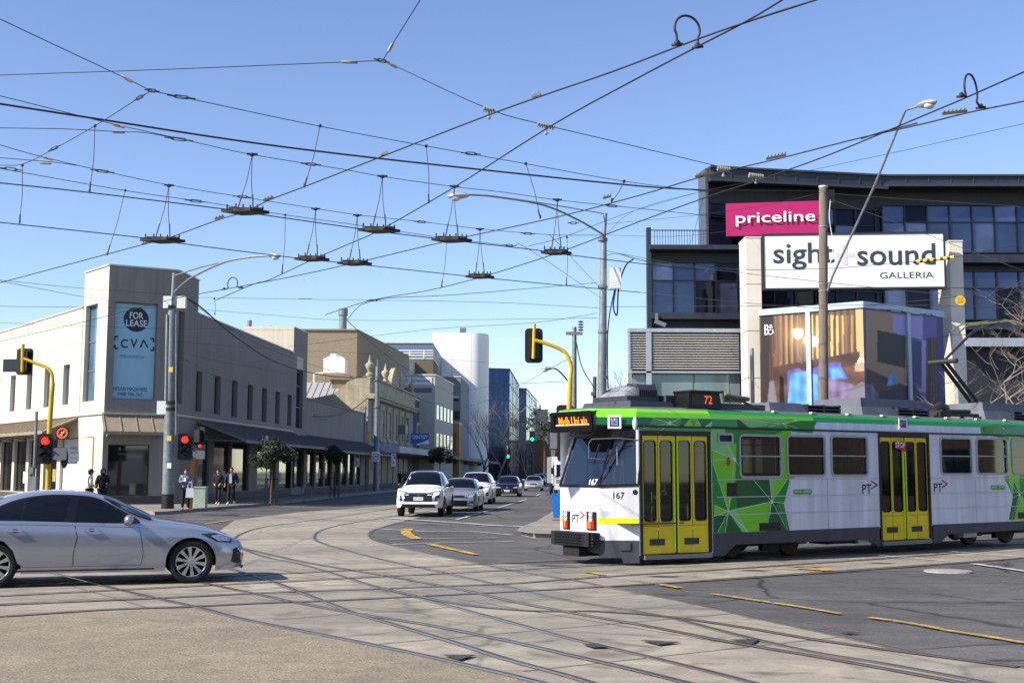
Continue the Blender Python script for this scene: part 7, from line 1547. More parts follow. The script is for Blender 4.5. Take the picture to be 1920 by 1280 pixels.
lamp_head(wp, PY(1720, 199, Yw_-4.5), PY(1756, 190, Yw_-5)-PY(1720, 199, Yw_-4.5), 0.62)
g = MB(); 
for y in (424, 531, 545): g.tube([PY(1544, y, Yw_), PY(1544, y+2.5, Yw_)], 0.155, 12)
g.build('band', M_steel, wp); g = MB(); p = PY(1558, 366, Yw_); g.box(p.x-0.09, p.x+0.09, p.y-0.1, p.y+0.1, p.z-0.22, p.z+0.16); g.build('junction_box', M_black, wp)
g = MB(); g.tube(curve3([PY(1557, 375, Yw_-.1), PY(1555, 410, Yw_-.2), PY(1562, 460, Yw_-.2), PY(1556, 500, Yw_-.2)]), 0.012, 5); g.build('loose_cable', M_white, wp)
# traffic signals
def head(par, p, face, n=3, lit=(0,), cols=(M_red, M_off, M_off), w_=0.36, h=1.1, back=True, nm='signal_head'):
    """signal head; face = direction its lenses look"""
    f = Vector(face).normalized(); U = Vector((0, 0, 1)).cross(f).normalized(); pl = Pl(p, U, (0, 0, 1)); 
    if pl.N.dot(f) < 0: pl = Pl(p, -U, (0, 0, 1))
    g = MB(); g.pprism(pl, rrect((-w_*0.78, w_*0.78, -h/2-0.12, h/2+0.12), 0.12), -0.05, 0.0); ho = g.build('backing_board', M_black, par); g = MB(); g.pprism(pl, rrect((-w_/2, w_/2, -h/2, h/2), 0.06), -0.25, 0.06); g.build(nm, M_black, ho)
    for k in range(n):
        v = h/2-h/n*(k+0.5); q = MB(); q.lathe([(0.0, 0.03), (0.08, 0.022), (0.125, 0.01), (0.14, 0.0)], pl.P(0, v, 0.062), pl.N, 20); q.build('lens', cols[k] if k in lit else M_off, ho, smooth=True)
        q = MB(); vs = []
        for i in range(13): a = pi*i/12; vs += [pl.P(0.155*cos(a), v+0.155*sin(a), 0.06), pl.P(0.155*cos(a), v+0.155*sin(a)-0.0, 0.26)]
        q.add(vs, [(2*i, 2*i+1, 2*i+3, 2*i+2) for i in range(12)]); q.build('visor', M_black, ho)
    return ho
toC = Vector((0, -1, 0))
Ym = 45.0
m1 = empty('mast_arm_signal', (*XY(88, Ym), 0.13), 'yellow mast arm traffic signal at the left, with a lit no-turn sign', 'traffic light', 'yellow mast arm signals')
g = MB(); g.tube([PY(88, 985, Ym), PY(93, 800, Ym), PY(97, 740, Ym), PY(99, 720, Ym)]+curve3([PY(99, 718, Ym), PY(97, 700, Ym), PY(86, 688, Ym), PY(65, 680, Ym), PY(44, 672, Ym)])[1:], [0.10, 0.09, 0.085, 0.08]+[0.06]*24, 12); g.build('mast', M_yel, m1, smooth=True)
g = MB(); g.tube([PY(43, 645, Ym), PY(42, 697, Ym)], 0.065, 10); g.build('head_bracket', M_yel, m1, smooth=True)
hb_ = head(m1, PY(47, 678, Ym+0.25), (0.1, 1, 0), w_=0.4, h=0.75)
g = MB(); a = PY(6, 673, Ym+0.3); b2_ = PY(34, 697, Ym+0.3); g.box(a.x, b2_.x, a.y, a.y+0.08, b2_.z, a.z); g.build('sign_back', mat('dark sign back', (30, 46, 46), 0.5), m1)
head(m1, PY(85, 841, Ym-0.2), (0.15, -1, 0), lit=(0,), h=0.86, w_=0.34)
g = MB(); pl = Pl(PY(104, 823, Ym-0.2), (1, 0, 0)); g.pb(pl, 0, 0.47, 0, 0.44, -0.12, 0.0, 0); g.ring(pl, 0.235, 0.22, 0.19, 0.145, 0.006, 32, 1); g.add([pl.P(*q, 0.008) for q in linep((0.235-0.12, 0.10), (0.235+0.12, 0.34), 0.035)], [(0, 1, 2, 3)], 1); g.add([pl.P(*q, 0.006) for q in ((0.20, 0.12), (0.235, 0.12), (0.235, 0.22), (0.30, 0.22), (0.30, 0.27), (0.20, 0.27))], [tuple(range(6))], 2); g.build('no_turn_sign', [M_black, mat('sign led red', (255, 60, 20), 0.4, emi=1.6), mat('sign led white', (240, 225, 200), 0.4, emi=0.5)], m1)
g = MB(); pl = Pl(PY(98, 862, Ym-0.25), (1, 0, 0)); g.pb(pl, 0, 0.50, 0, 0.44, -0.1, 0.0); g.build('side_box', mat('grey screen box', (96, 98, 104), 0.4), m1); g = MB(); pl = Pl(PY(121, 858, Ym+0.1), (1, 0, 0)); g.disc(pl, 0, 0, 0.13, 0.02, 20, 0, 0.38); g.prism([pl.P(0.13*cos(i*pi/10), 0.38*sin(i*pi/10), 0.015) for i in range(20)], pl.N*-0.05, 0); g.build('oval_sign', M_black, m1)
g = MB(); p = XY(70, Ym+0.5); g.tube([(p[0], p[1], 0), (p[0], p[1], 3.9)], 0.055, 10); g.box(p[0]-0.2, p[0]-0.0, p[1]-0.1, p[1]-0.05, 1.6, 1.85); g.box(p[0]-0.12, p[0]+0.14, p[1]-0.14, p[1]+0.08, 0.2, 1.5); tag(g.build('signal_post', M_steel), 'thin grey post with a meter box beside the yellow mast at the left', 'post')
Yb = 53.0
m2 = empty('signal_post', (*XY(358, Yb), 0.13), 'short timber-coloured post carrying two black signal heads beside the waiting woman', 'traffic light')
g = MB(); g.tube([PY(356, 957, Yb), PY(363, 855, Yb)], 0.10, 10); g.build('post', mat('orange brown post', (178, 112, 54), 0.8, var=0.12), m2)
head(m2, PY(347, 837, Yb-0.25), (0.1, -1, 0), lit=(0,), h=0.9, w_=0.40)
head(m2, PY(375, 817, Yb-0.1), (0.5, 1, 0), lit=(), h=0.55, n=2, w_=0.36)
g = MB(); pl = Pl(PY(361, 860, Yb-0.3), (1, 0, 0)); g.pb(pl, 0, 0.5, 0, 0.36, -0.15, 0, 0); g.pb(pl, 0.0, 0.5, 0.4, 0.62, -0.15, 0, 1); g.build('side_box', [mat('grey screen box', (96, 98, 104), 0.4), M_black], m2); g = MB(); p = PY(375, 836, Yb-0.48); g.ball(p, (0.05, 0.04, 0.06), 10, 6); g.build('pedestrian_lamp', M_red, m2)
g = MB(); a = G(371, 957); g.box(a.x-0.28, a.x+0.30, a.y, a.y+0.45, 0.13, 0.99); g.box(a.x-0.31, a.x+0.33, a.y-0.03, a.y+0.48, 0.99, 1.05); tag(g.build('signal_cabinet', mat('pale green cabinet', (150, 160, 148), 0.6, var=0.15, scale=6)), 'pale green utility cabinet beside the signal post on the corner', 'cabinet')
Yt = 38.0
m3 = empty('mast_arm_signal', (*XY(1068, Yt), 0.13), 'yellow mast arm traffic signal behind the front of the tram', 'traffic light', 'yellow mast arm signals')
g = MB(); g.tube([PY(1066, 988, Yt), PY(1067, 770, Yt), PY(1069, 710, Yt)]+curve3([PY(1069.5, 708, Yt), PY(1071, 688, Yt), PY(1062, 664, Yt), PY(1048, 653, Yt), PY(1022, 643, Yt), PY(1002, 638, Yt)])[1:], [0.085, 0.08, 0.075]+[0.06]*30, 12); g.build('mast', M_yel, m3, smooth=True)
g = MB(); g.tube([PY(1002, 607, Yt), PY(1000, 672, Yt)], 0.05, 10); g.build('head_bracket', M_yel, m3, smooth=True)
head(m3, PY(1001, 648, Yt+0.3), (0.05, 1, 0), w_=0.36, h=0.85); head(m3, PY(1062, 828, Yt-0.3), (-0.05, -1, 0), lit=(0,), h=0.98, w_=0.36); head(m3, PY(1060, 790, Yt+0.5), (0.1, 1, 0), lit=(), h=0.8, w_=0.36)
g = MB(); p = XY(1059, Yt-0.4); g.tube([(p[0], p[1], 0), (p[0], p[1], 2.7)], 0.06, 10); g.build('signal_post', M_steel, m3)
g = MB(); pl = Pl(PY(1029, 843, Yt-0.1), (1, 0, 0)); g.pb(pl, 0, 0.36, 0, 0.56, -0.12, 0, 0); g.pb(pl, 0.03, 0.33, 0.03, 0.53, 0, 0.01, 1); g.pb(pl, 0.05, 0.3, 0.58, 0.86, -0.12, 0, 0); g.build('side_box', [M_black, mat('grey screen face', (112, 114, 120), 0.5)], m3)
# concrete power pole with cross arm behind, street lamp
Yq = 62.0
g5 = empty('power_pole', (*XY(1075, Yq), 0.13), 'slim grey power pole with a cross arm and insulator behind the yellow signal mast', 'pole')
g = MB(); g.tube([PY(1076, 900, Yq), PY(1077, 613, Yq)], [0.16, 0.11], 10); g.build('pole_shaft', M_steel, g5, smooth=True); g = MB(); a = PY(1061, 625, Yq); g.box(a.x, a.x+0.85, a.y-0.1, a.y+0.02, a.z-0.08, a.z+0.08); g.build('cross_arm', mat('arm timber', (120, 112, 100), 0.8), g5)
g = MB(); [g.lathe([(0.10, 0), (0.16, 0.05), (0.06, 0.1)], PY(1089, 620, Yq)+Vector((0, 0, 0.14*k)), (0, 0, 1), 10) for k in range(4)]; g.build('insulator', M_grey, g5)
g = MB(); g.tube(curve3([PY(1070, 722, Yq-1), PY(1060, 708, Yq-2), PY(1045, 693, Yq-3), PY(1033, 690, Yq-3)]), 0.04, 6); g.build('lamp_arm', M_black, g5); lamp_head(g5, PY(1034, 691, Yq-3), (-1, 0, 0.02), 0.5)
Yq2 = 75.0
g6 = empty('power_pole', (*XY(1115, Yq2), 0.13), 'short dark power pole just left of the tall grey pole, with small boxes', 'pole'); g = MB(); g.tube([PY(1114, 910, Yq2), PY(1115, 706, Yq2)], 0.12, 8); g.box(PY(1108, 736, Yq2).x, PY(1115, 736, Yq2).x, Yq2-0.2, Yq2, PY(1108, 742, Yq2).z, PY(1108, 735, Yq2).z); g.build('pole_shaft', mat('dark timber', (84, 80, 76), 0.8), g6)
# 40 pole and further poles down the left side
def tallpole(px, ybase, ytop, r0, nm, lb, m_=None, Yv=None, lean=1.5):
    Y = G(px, ybase).y; e = empty(nm, (*XY(px, Y), 0.13), lb, 'pole', 'steel poles along the left footpath'); g = MB(); g.tube([PY(px, ybase, Y), PY(px+lean, (ybase+ytop)/2, Y), PY(px+2*lean, ytop, Y)], [r0, r0*0.9, r0*0.7], 12); g.build('pole_shaft', m_ or M_steel, e, smooth=True)
    g = MB(); g.tube([PY(px+2*lean, ytop+4, Y), PY(px+2*lean, ytop-12, Y)], r0*0.25, 6); g.build('finial', m_ or M_steel, e)
    for yy in (ytop+25, ytop+75): g = MB(); g.tube([PY(px+1.6*lean, yy, Y), PY(px+1.6*lean, yy+2, Y)], r0*1.25, 10); g.build('band', M_grey, e)
    return e, Y
e, Y40 = tallpole(705, 923, 687, 0.24, 'street_pole', 'galvanised pole carrying the round 40 speed sign')
sp = MB(); pl = Pl(PY(697, 865, Y40-0.35), (1, 0, 0)); wq = (712-697)/FPX*Y40; sp.pb(pl, 0, wq, 0, wq*1.25, -0.03, 0, 0); sp.ring(pl, wq/2, wq*0.62, wq*0.42, wq*0.33, 0.004, 28, 1); sp.text('40', pl, wq*0.28, wq*0.45, wq*0.46, wq*0.34, 0.006, 0.01, 2); tag(sp.build('speed_limit_sign', [M_wletter, mat('sign red', (190, 30, 34), 0.5), M_letter]), 'round 40 speed limit sign fixed on a galvanised pole', 'sign')
tallpole(845, 904, 724, 0.24, 'street_pole', 'grey pole between the dentist sign and the white curved tower', lean=0.6); tallpole(914, 899, 750, 0.26, 'street_pole', 'pale pole in front of the blue glass tower', mat('pale pole', (176, 178, 182), 0.5), lean=0.5); tallpole(930, 897, 735, 0.14, 'street_pole', 'thin dark pole beside the blue glass tower corner', M_grey, lean=0.3)
# signs on small posts
def postsign(px, yb, yt, w_px, h_px, nm, lb, cols, txt=None):
    Y = G(px, yb).y; e = empty(nm, (*XY(px, Y), 0.13), lb, 'sign', 'parking signs along the kerb'); g = MB(); g.tube([PY(px, yb, Y), PY(px+1, yt, Y)], 0.035, 8); g.build('post', M_steel, e); pl = Pl(PY(px-w_px/2+1, yt+h_px+2, Y-0.05), (1, 0, 0)); W_ = w_px/FPX*Y; H_ = h_px/FPX*Y; g = MB(); g.pb(pl, 0, W_, 0, H_, -0.02, 0, 0)
    if txt:
        g.add([pl.P(*q, 0.004) for q in rectp((W_*.5, W_*.92, H_*.60, H_*.78))], [(0, 1, 2, 3)], 1); g.text('2P', pl, W_*.15, H_*.80, W_*.6, H_*.14, 0.004, 0, 1); g.text('P', pl, W_*.3, H_*.1, W_*.35, H_*.28, 0.004, 0, 2); 
    g.build('plate', [M_wletter, mat('sign red', (190, 30, 34), 0.5), mat('sign green', (40, 110, 70), 0.5)], e)
postsign(499, 943, 815, 5, 18, 'bus_stop_sign', 'narrow white sign on a tall thin post beside the round street tree', None)
postsign(668, 925, 846, 10, 27, 'parking_sign', 'white parking sign on a post left of the 40 pole', None, True); postsign(737, 921, 848, 9, 24, 'parking_sign', 'white parking sign on a post right of the 40 pole', None, True); postsign(863, 905, 857, 7, 12, 'parking_sign', 'small white sign on a post at the foot of the white tower', None)
# far green signals
for px, py, lb, hb2 in ((952, 855, 'small green traffic light in front of the far blue tower', 0), (998, 823, 'far green traffic light hanging at the end of the street', 1)):
    Y = 165.0; e = empty('far_signal', (*XY(px, Y), 0), lb, 'traffic light', 'green signals down the street'); g = MB(); g.tube([(XY(px, Y)[0], Y+0.3, 0), (XY(px, Y)[0], Y+0.3, PY(px, py, Y).z-0.3)], 0.1, 8); g.build('post', M_black, e)
    p = PY(px, py, Y); g = MB(); g.box(p.x-0.35, p.x+0.35, Y-0.05, Y+0.3, p.z-0.8, p.z+1.1); g.build('signal_head', M_black, e); g = MB(); g.lathe([(0, 0.02), (0.2, 0.02), (0.22, 0)], (p.x, Y-0.06, p.z), (0, -1, 0), 14); g.build('lens', M_green, e)
# bike hoop, blue sign board
g = MB(); a = G(565, 938); g.tube(curve3([a, a+Vector((0.02, 0, 0.8)), a+Vector((0.25, 0.1, 1.0)), a+Vector((0.5, 0.2, 0.8)), a+Vector((0.52, 0.2, 0.0))], 6), 0.03, 8); tag(g.build('bike_hoop', M_steel, smooth=True), 'curved steel bike hoop at the kerb past the street tree', 'bike rack')
g = MB(); a = G(1055, 976); pl = Pl(Vector((a.x, 44, 0)), (1, 0, 0)); q = [pl.m(1034, 924), pl.m(1056, 924), pl.m(1056, 974), pl.m(1038, 976)]; g.pprism(pl, [(u, v) for u, v in q], 0, 0.12, 0); tag(g.build('blue_barrier', mat('blue plastic', (20, 104, 196), 0.4)), 'bright blue plastic barrier just left of the tram front', 'barrier')
# ================================================================= PEOPLE
def skinmesh(nodes, edges, sub=1):
    """nodes: [(co, rx, ry)] -> verts, faces of a skinned and smoothed body"""
    me = bpy.data.meshes.new('sk'); me.from_pydata([n[0] for n in nodes], edges, []); o = bpy.data.objects.new('sk', me); sc.collection.objects.link(o)
    m = o.modifiers.new('s', 'SKIN'); m.use_smooth_shade = True
    for i, n in enumerate(nodes): me.skin_vertices[0].data[i].radius = (n[1], n[2] if len(n) > 2 else n[1])
    me.skin_vertices[0].data[0].use_root = True
    s_ = o.modifiers.new('b', 'SUBSURF'); s_.levels = sub; s_.render_levels = sub
    dg = bpy.context.evaluated_depsgraph_get(); dg.update(); r = bpy.data.meshes.new_from_object(o.evaluated_get(dg))
    vs = [v.co.copy() for v in r.vertices]; fs = [tuple(p.vertices) for p in r.polygons]; bpy.data.objects.remove(o); bpy.data.meshes.remove(me); bpy.data.meshes.remove(r); return vs, fs
SKIN = mat('skin', (190, 140, 112), 0.55, var=0.05); HAIR = mat('dark hair', (34, 26, 22), 0.7)
def person(label, loc, rz, H, top, legs, shoes, la, ra, lf=(0, 0), rf=(0, 0), bulk=1.0, headtilt=0.0, hair='short', group='people waiting and walking on the left footpath', extra=None, hairm=HAIR, open_shirt=None, hood=False):
    """+y is forward. la/ra: (elbow, hand) points; lf/rf: forward offset of (knee, foot); all in metres for a 1.75 m body"""
    k = H/1.75; root = empty('person', loc, label, 'person', group, rz); Z = lambda x, y, z: Vector((x*k, y*k, z*k))
    pel = Z(0, 0, 0.95); sp = Z(0, 0.0, 1.15); ch = Z(0, 0.01, 1.35); nk = Z(0, 0.0, 1.47); hd = Z(0, 0.03+headtilt, 1.60-headtilt*0.4)
    J = dict(pel=pel, sp=sp, ch=ch, nk=nk)
    for s_, (e, h), (kn, ft), tg in ((-1, la, lf, 'l'), (1, ra, rf, 'r')):
        J['sh'+tg] = Z(s_*0.17, 0, 1.41); J['el'+tg] = Z(*e); J['ha'+tg] = Z(*h); J['hp'+tg] = Z(s_*0.09, 0, 0.93); J['kn'+tg] = Z(s_*0.10, kn, 0.50+abs(kn)*0.05); J['an'+tg] = Z(s_*0.11, ft, 0.085+(0.03 if ft < -0.1 else 0)); J['to'+tg] = J['an'+tg]+Z(s_*0.02, 0.15, -0.045)
    N = [(pel, .12, .10), (sp, .11, .085), (ch, .135, .10), (nk, .05, .05), (hd-Z(0, 0, 0.05), .06, .06)]; E = [(0, 1), (1, 2), (2, 3), (3, 4)]
    for tg in 'lr':
        b = len(N); N += [(J['sh'+tg], .052), (J['el'+tg], .038), (J['ha'+tg], .024)]; E += [(2, b), (b, b+1), (b+1, b+2)]
        dv = (J['ha'+tg]-J['el'+tg]).normalized(); N.append((J['ha'+tg]+dv*0.05*k, .030, .014)); E.append((b+2, b+3)); sd_ = dv.cross(Vector((0, 1, 0.2))).normalized()
        for q, ln in ((-1.5, .055), (-.5, .07), (.5, .065), (1.5, .05)):
            c = len(N); N += [(J['ha'+tg]+dv*0.085*k+sd_*q*0.013, .0085), (J['ha'+tg]+dv*(0.085*k+ln)+sd_*q*0.015+Vector((0, 0.012, 0)), .007)]; E += [(b+3, c), (c, c+1)]
        c = len(N); N.append((J['ha'+tg]+dv*0.06*k+sd_*0.045*(1 if tg == 'l' else -1), .009)); E.append((b+2, c))
        b = len(N); N += [(J['hp'+tg], .085), (J['kn'+tg], .055), (J['an'+tg], .04), (J['to'+tg], .035, .025)]; E += [(0, b), (b, b+1), (b+1, b+2), (b+2, b+3)]
    N = [(n[0], n[1]*k, (n[2] if len(n) > 2 else n[1])*k) for n in N]
    vs, fs = skinmesh(N, E); g = MB(); g.add(vs, fs)
    # head with brow, nose, chin and ears, welded visually to the neck in the same mesh
    n_, m_ = 14, 10; hv = []
    for i in range(m_+1):
        a = pi*i/m_
        for j in range(n_):
            t = 2*pi*j/n_; x = 0.076*sin(a)*cos(t); y = 0.095*sin(a)*sin(t); z = 0.118*cos(a)
            if z < 0: x *= 1-0.28*(-z/0.118); y *= 1-0.15*(-z/0.118)
            if sin(t) > 0.95 and -0.03 < z < 0.015: y += 0.022
            if abs(cos(t)) > 0.3 and sin(t) > 0.6 and 0.0 < z < 0.035: y -= 0.008
            if abs(cos(t)) > 0.95 and abs(z) < 0.03: x *= 1.15
            hv.append(hd+Z(x, y, z))
    g.add(hv, [(i*n_+j, (i+1)*n_+j, (i+1)*n_+(j+1) % n_, i*n_+(j+1) % n_) for i in range(m_) for j in range(n_)]); g.build('body', SKIN, root, smooth='all', local=True)
    g = MB()
    for s_ in (-1, 1): g.ball(hd+Z(s_*0.03, 0.083, 0.008), (0.012, 0.006, 0.007), 8, 5)
    g.ball(hd+Z(0, 0.088, -0.058), (0.024, 0.006, 0.006), 8, 5); g.build('face_feature', mat('eye dark', (60, 34, 32), 0.4), root, smooth='all', local=True)
    # hair
    g = MB(); hv = []
    for i in range(m_+1):
        a = pi*i/m_
        for j in range(n_):
            t = 2*pi*j/n_; x = 0.088*sin(a)*cos(t); y = 0.106*sin(a)*sin(t)-0.012; z = 0.128*cos(a)
            lim = (-0.03 if hair == 'short' else -0.12) if sin(t) < 0.35 else 0.045
            z = max(z, lim)+0.008; hv.append(hd+Z(x, y, z))
    g.add(hv, [(i*n_+j, (i+1)*n_+j, (i+1)*n_+(j+1) % n_, i*n_+(j+1) % n_) for i in range(m_) for j in range(n_)])
    if hair == 'bun': g.ball(hd+Z(-0.0, -0.13, 0.05), (0.05, 0.05, 0.05), 10, 6)
    if hair == 'cap':
        g.build('hair', hairm, root, smooth='all', local=True); g = MB(); g.ball(hd+Z(0, -0.005, 0.055), (0.095*k, 0.112*k, 0.085*k), 14, 8); g.prism([hd+Z(-0.07, 0.08, 0.05), hd+Z(0.07, 0.08, 0.05), hd+Z(0.05, 0.19, 0.035), hd+Z(-0.05, 0.19, 0.035)], (0, 0, 0.015)); g.build('cap', M_black, root, smooth='all', local=True)
    elif hood: g.ball(hd+Z(0, -0.02, 0.0), (0.11*k, 0.115*k, 0.15*k), 14, 9); g.build('hood', top, root, smooth='all', local=True)
    else: g.build('hair', hairm, root, smooth='all', local=True)
    # top
    N = [(pel-Z(0, 0, 0.04), .155*bulk, .125*bulk), (sp, .15*bulk, .12*bulk), (ch, .17*bulk, .13*bulk), (nk-Z(0, 0, 0.02), .075, .075)]; E = [(0, 1), (1, 2), (2, 3)]
    for tg in 'lr':
        b = len(N); N += [(J['sh'+tg], .078*bulk), (J['el'+tg], .062*bulk), (J['ha'+tg].lerp(J['el'+tg], 0.10), .045*bulk)]; E += [(2, b), (b, b+1), (b+1, b+2)]
    vs, fs = skinmesh([(n[0], n[1]*k, (n[2] if len(n) > 2 else n[1])*k) for n in N], E); g = MB(); g.add(vs, fs); g.build('jacket', top, root, smooth='all', local=True)
    if open_shirt: g = MB(); g.prism([Z(-0.06, 0.115*bulk, 1.0), Z(0.06, 0.115*bulk, 1.0), Z(0.05, 0.135*bulk, 1.42), Z(-0.05, 0.135*bulk, 1.42)], (0, 0.03, 0)); g.build('shirt', open_shirt, root, local=True)
    N = [(pel, .145, .125)]; E = []
    for tg in 'lr':
        b = len(N); N += [(J['hp'+tg]-Z(0, 0, 0.04), .105), (J['kn'+tg], .082), (J['an'+tg]+Z(0, 0, 0.05), .066)]; E += [(0, b), (b, b+1), (b+1, b+2)]
    vs, fs = skinmesh([(n[0], n[1]*k, (n[2] if len(n) > 2 else n[1])*k) for n in N], E); g = MB(); g.add(vs, fs); g.build('trousers', legs, root, smooth='all', local=True)
    for tg in 'lr':
        a = J['an'+tg]; g = MB(); g.ball(a+Z(0, 0.05, -0.03), (0.05*k, 0.14*k, 0.05*k), 10, 6); g.build('shoe', shoes, root, smooth='all', local=True)
    if extra: extra(root, J, Z, k)
    return root
DEN = mat('denim jacket', (104, 116, 140), 0.85, var=0.2, scale=8); BLKC = mat('black cloth', (20, 20, 24), 0.9, var=0.2, scale=9); NVY = mat('navy cloth', (26, 28, 40), 0.9, var=0.2, scale=9); OFFW = mat('pale hoodie', (208, 204, 198), 0.9, var=0.08, scale=9); WSH = mat('white shoe', (220, 220, 218), 0.7); BSH = mat('black shoe', (24, 22, 22), 0.6)
def tote(root, J, Z, k):
    c = J['hal']+Z(-0.02, 0.06, -0.28); g = MB(); g.prism([c+Z(-0.14, 0, 0.12), c+Z(0.14, 0, 0.12), c+Z(0.16, 0, -0.26), c+Z(-0.16, 0, -0.26)], Z(0, 0.07, 0)); g.tube(curve3([c+Z(-0.08, 0.03, 0.11), c+Z(-0.06, 0.02, 0.34), c+Z(0.06, 0.02, 0.34), c+Z(0.08, 0.03, 0.11)]), 0.012, 6); 
    M_ = WM[root]; b = MB(); b.v = [M_ @ v for v in g.v]; b.f = g.f; b.mi = g.mi; tag(b.build('tote_bag', mat('white canvas', (222, 222, 226), 0.9, var=0.06)), 'white canvas tote bag held by the woman beside the galvanised pole', 'bag')
    p = J['har']+Z(-0.03, 0.09, 0.05); b = MB(); b.v = []; b.obox(WM[root] @ p, Vector((1, 0, 0)), Vector((0, 0.3, 0.95)).normalized(), Vector((0, 0.95, -0.3)).normalized(), -0.035, 0.035, -0.06, 0.08, -0.005, 0.005); tag(b.build('phone', M_white), 'pale phone in the hands of the woman waiting at the post', 'phone')
def at_g(px, py, z=0.13):
    p = PH(px, py, z); return (p.x, p.y, z)
person('person in pale hoodie and black cap seen behind the silver sedan roof', at_g(166, 962), radians(-62), 1.68, OFFW, NVY, WSH, ((-0.24, 0.0, 1.18), (-0.22, 0.14, 1.0)), ((0.24, 0.0, 1.18), (0.2, 0.16, 1.02)), hair='cap', bulk=1.15)
person('person in black hooded jacket standing beside the pale hoodie one', at_g(190, 962), radians(-140), 1.70, BLKC, NVY, BSH, ((-0.24, 0.0, 1.17), (-0.12, 0.16, 1.15)), ((0.25, 0.0, 1.17), (0.24, 0.08, 0.95)), hood=True, bulk=1.2)
person('woman in denim jacket looking down at her phone by the galvanised pole', at_g(347, 958), radians(-168), 1.72, DEN, BLKC, BSH, ((-0.25, 0.02, 1.16), (-0.16, 0.26, 1.10)), ((0.24, 0.03, 1.17), (0.06, 0.28, 1.22)), headtilt=0.05, hair='bun', bulk=1.15, extra=tote, hairm=mat('brown hair', (74, 42, 26), 0.7))
person('person in black jumper with pale chest print walking past the shop', at_g(408, 947), radians(175), 1.70, BLKC, BLKC, WSH, ((-0.25, 0.0, 1.17), (-0.14, 0.16, 1.02)), ((0.25, 0.0, 1.17), (0.14, 0.16, 1.02)), lf=(0.12, 0.10), rf=(0.02, -0.22), bulk=1.15, open_shirt=None)
person('man in dark patterned jacket over a pale shirt walking nearest the shop window', at_g(433, 946), radians(178), 1.80, NVY, BLKC, WSH, ((-0.27, 0.0, 1.18), (-0.30, 0.02, 0.95)), ((0.27, 0.0, 1.18), (0.30, 0.04, 0.95)), lf=(0.03, -0.18), rf=(0.12, 0.10), bulk=1.3, open_shirt=mat('pale blue shirt', (160, 172, 196), 0.8))
for px, yb, nm, h, m_ in ((750, 911, 'distant person in dark clothes under the awning beside the Victorian shop', 1.7, BLKC), (760, 910, 'distant person in blue clothes near the shop doors past the 40 pole', 1.65, DEN)):
    p = at_g(px, yb+3); person(nm, p, radians(170), h, m_, NVY, BSH, ((-0.25, 0.0, 1.17), (-0.2, 0.1, 0.95)), ((0.25, 0.0, 1.17), (0.2, 0.1, 0.95)), group=None)
# ================================================================= TREES
LEAF = [mat('leaf dark', (20, 32, 18), 0.7, var=0.25, scale=4), mat('leaf mid', (30, 46, 24), 0.7, var=0.25, scale=4), mat('leaf light', (46, 64, 34), 0.6, var=0.2, scale=4)]
BARK = mat('bark', (84, 72, 62), 0.9, var=0.25, scale=10); BARE = mat('grey branch', (136, 122, 110), 0.9, var=0.25, scale=10)
def crown(par, c, r, n, size, rr, name='crown', flat=0.0):
    g = MB(); bl = [(Vector((rr.gauss(0, .42)*r[0], rr.gauss(0, .42)*r[1], rr.gauss(0, .42)*r[2])), 0.24+0.3*rr.random()) for _ in range(18)]
    while len(g.f) < n:
        b, s_ = rr.choice(bl); d = Vector((rr.gauss(0, 1), rr.gauss(0, 1), rr.gauss(0, 1))).normalized()*(0.6+0.4*rr.random()); p = b+Vector((d.x*r[0]*s_, d.y*r[1]*s_, d.z*r[2]*s_))
        q_ = (p.x/r[0])**2+(p.y/r[1])**2+(p.z/r[2])**2
        if q_ > 1.35 or (q_ > 0.9 and rr.random() < 0.6): continue
        a = Vector((rr.gauss(0, 1), rr.gauss(0, 1), rr.gauss(0, 1))).normalized(); u = a.cross(d).normalized()*size*(0.7+0.6*rr.random()); w_ = a*size*0.6; p = c+p
        g.add([p-u, p+w_*0.6, p+u, p-w_*0.6], [(0, 1, 2, 3)], rr.choice((0, 1, 1, 2)))
    return g.build(name, LEAF, par)
def street_tree(px, py, hc, r, nm, lb, seed, group='round street trees in guards'):
    rr = random.Random(seed); b = PH(px, py, 0.13); e = empty(nm, b, lb, 'tree', group); g = MB(); g.tube([b, b+Vector((0.03, 0, hc*0.5)), b+Vector((0, 0, hc))], [0.07, 0.055, 0.04], 8)
    for k in range(6): a = k*pi/3; g.tube([b+Vector((0, 0, hc*0.75)), b+Vector((cos(a)*r*0.5, sin(a)*r*0.5, hc+rr.random()*0.3))], [0.03, 0.012], 5)
    g.build('trunk', BARK, e); crown(e, b+Vector((0, 0, hc)), (r, r, r*0.72), 4600 if r > 0.9 else 2800, 0.08, rr)
    g = MB(); 
    for sx in (-0.25, 0.25):
        for sy in (-0.25, 0.25): g.tube([b+Vector((sx, sy, 0)), b+Vector((sx, sy, 1.25))], 0.025, 6)
    for z in (0.5, 1.2): 
        for s_ in (-0.25, 0.25): g.tube([b+Vector((-0.25, s_, z)), b+Vector((0.25, s_, z))], 0.02, 5)
    g.build('tree_guard', M_black, e)
street_tree(508, 944, 2.45, 1.12, 'street_tree', 'larger round clipped tree on the footpath outside the awning shop', 3)
street_tree(627, 932, 2.6, 0.78, 'street_tree', 'small round clipped tree left of the 40 pole', 4)
street_tree(824, 914, 3.1, 1.45, 'street_tree', 'dark round clipped tree under the shop verandas behind the white ute', 5, 'round street trees in guards')
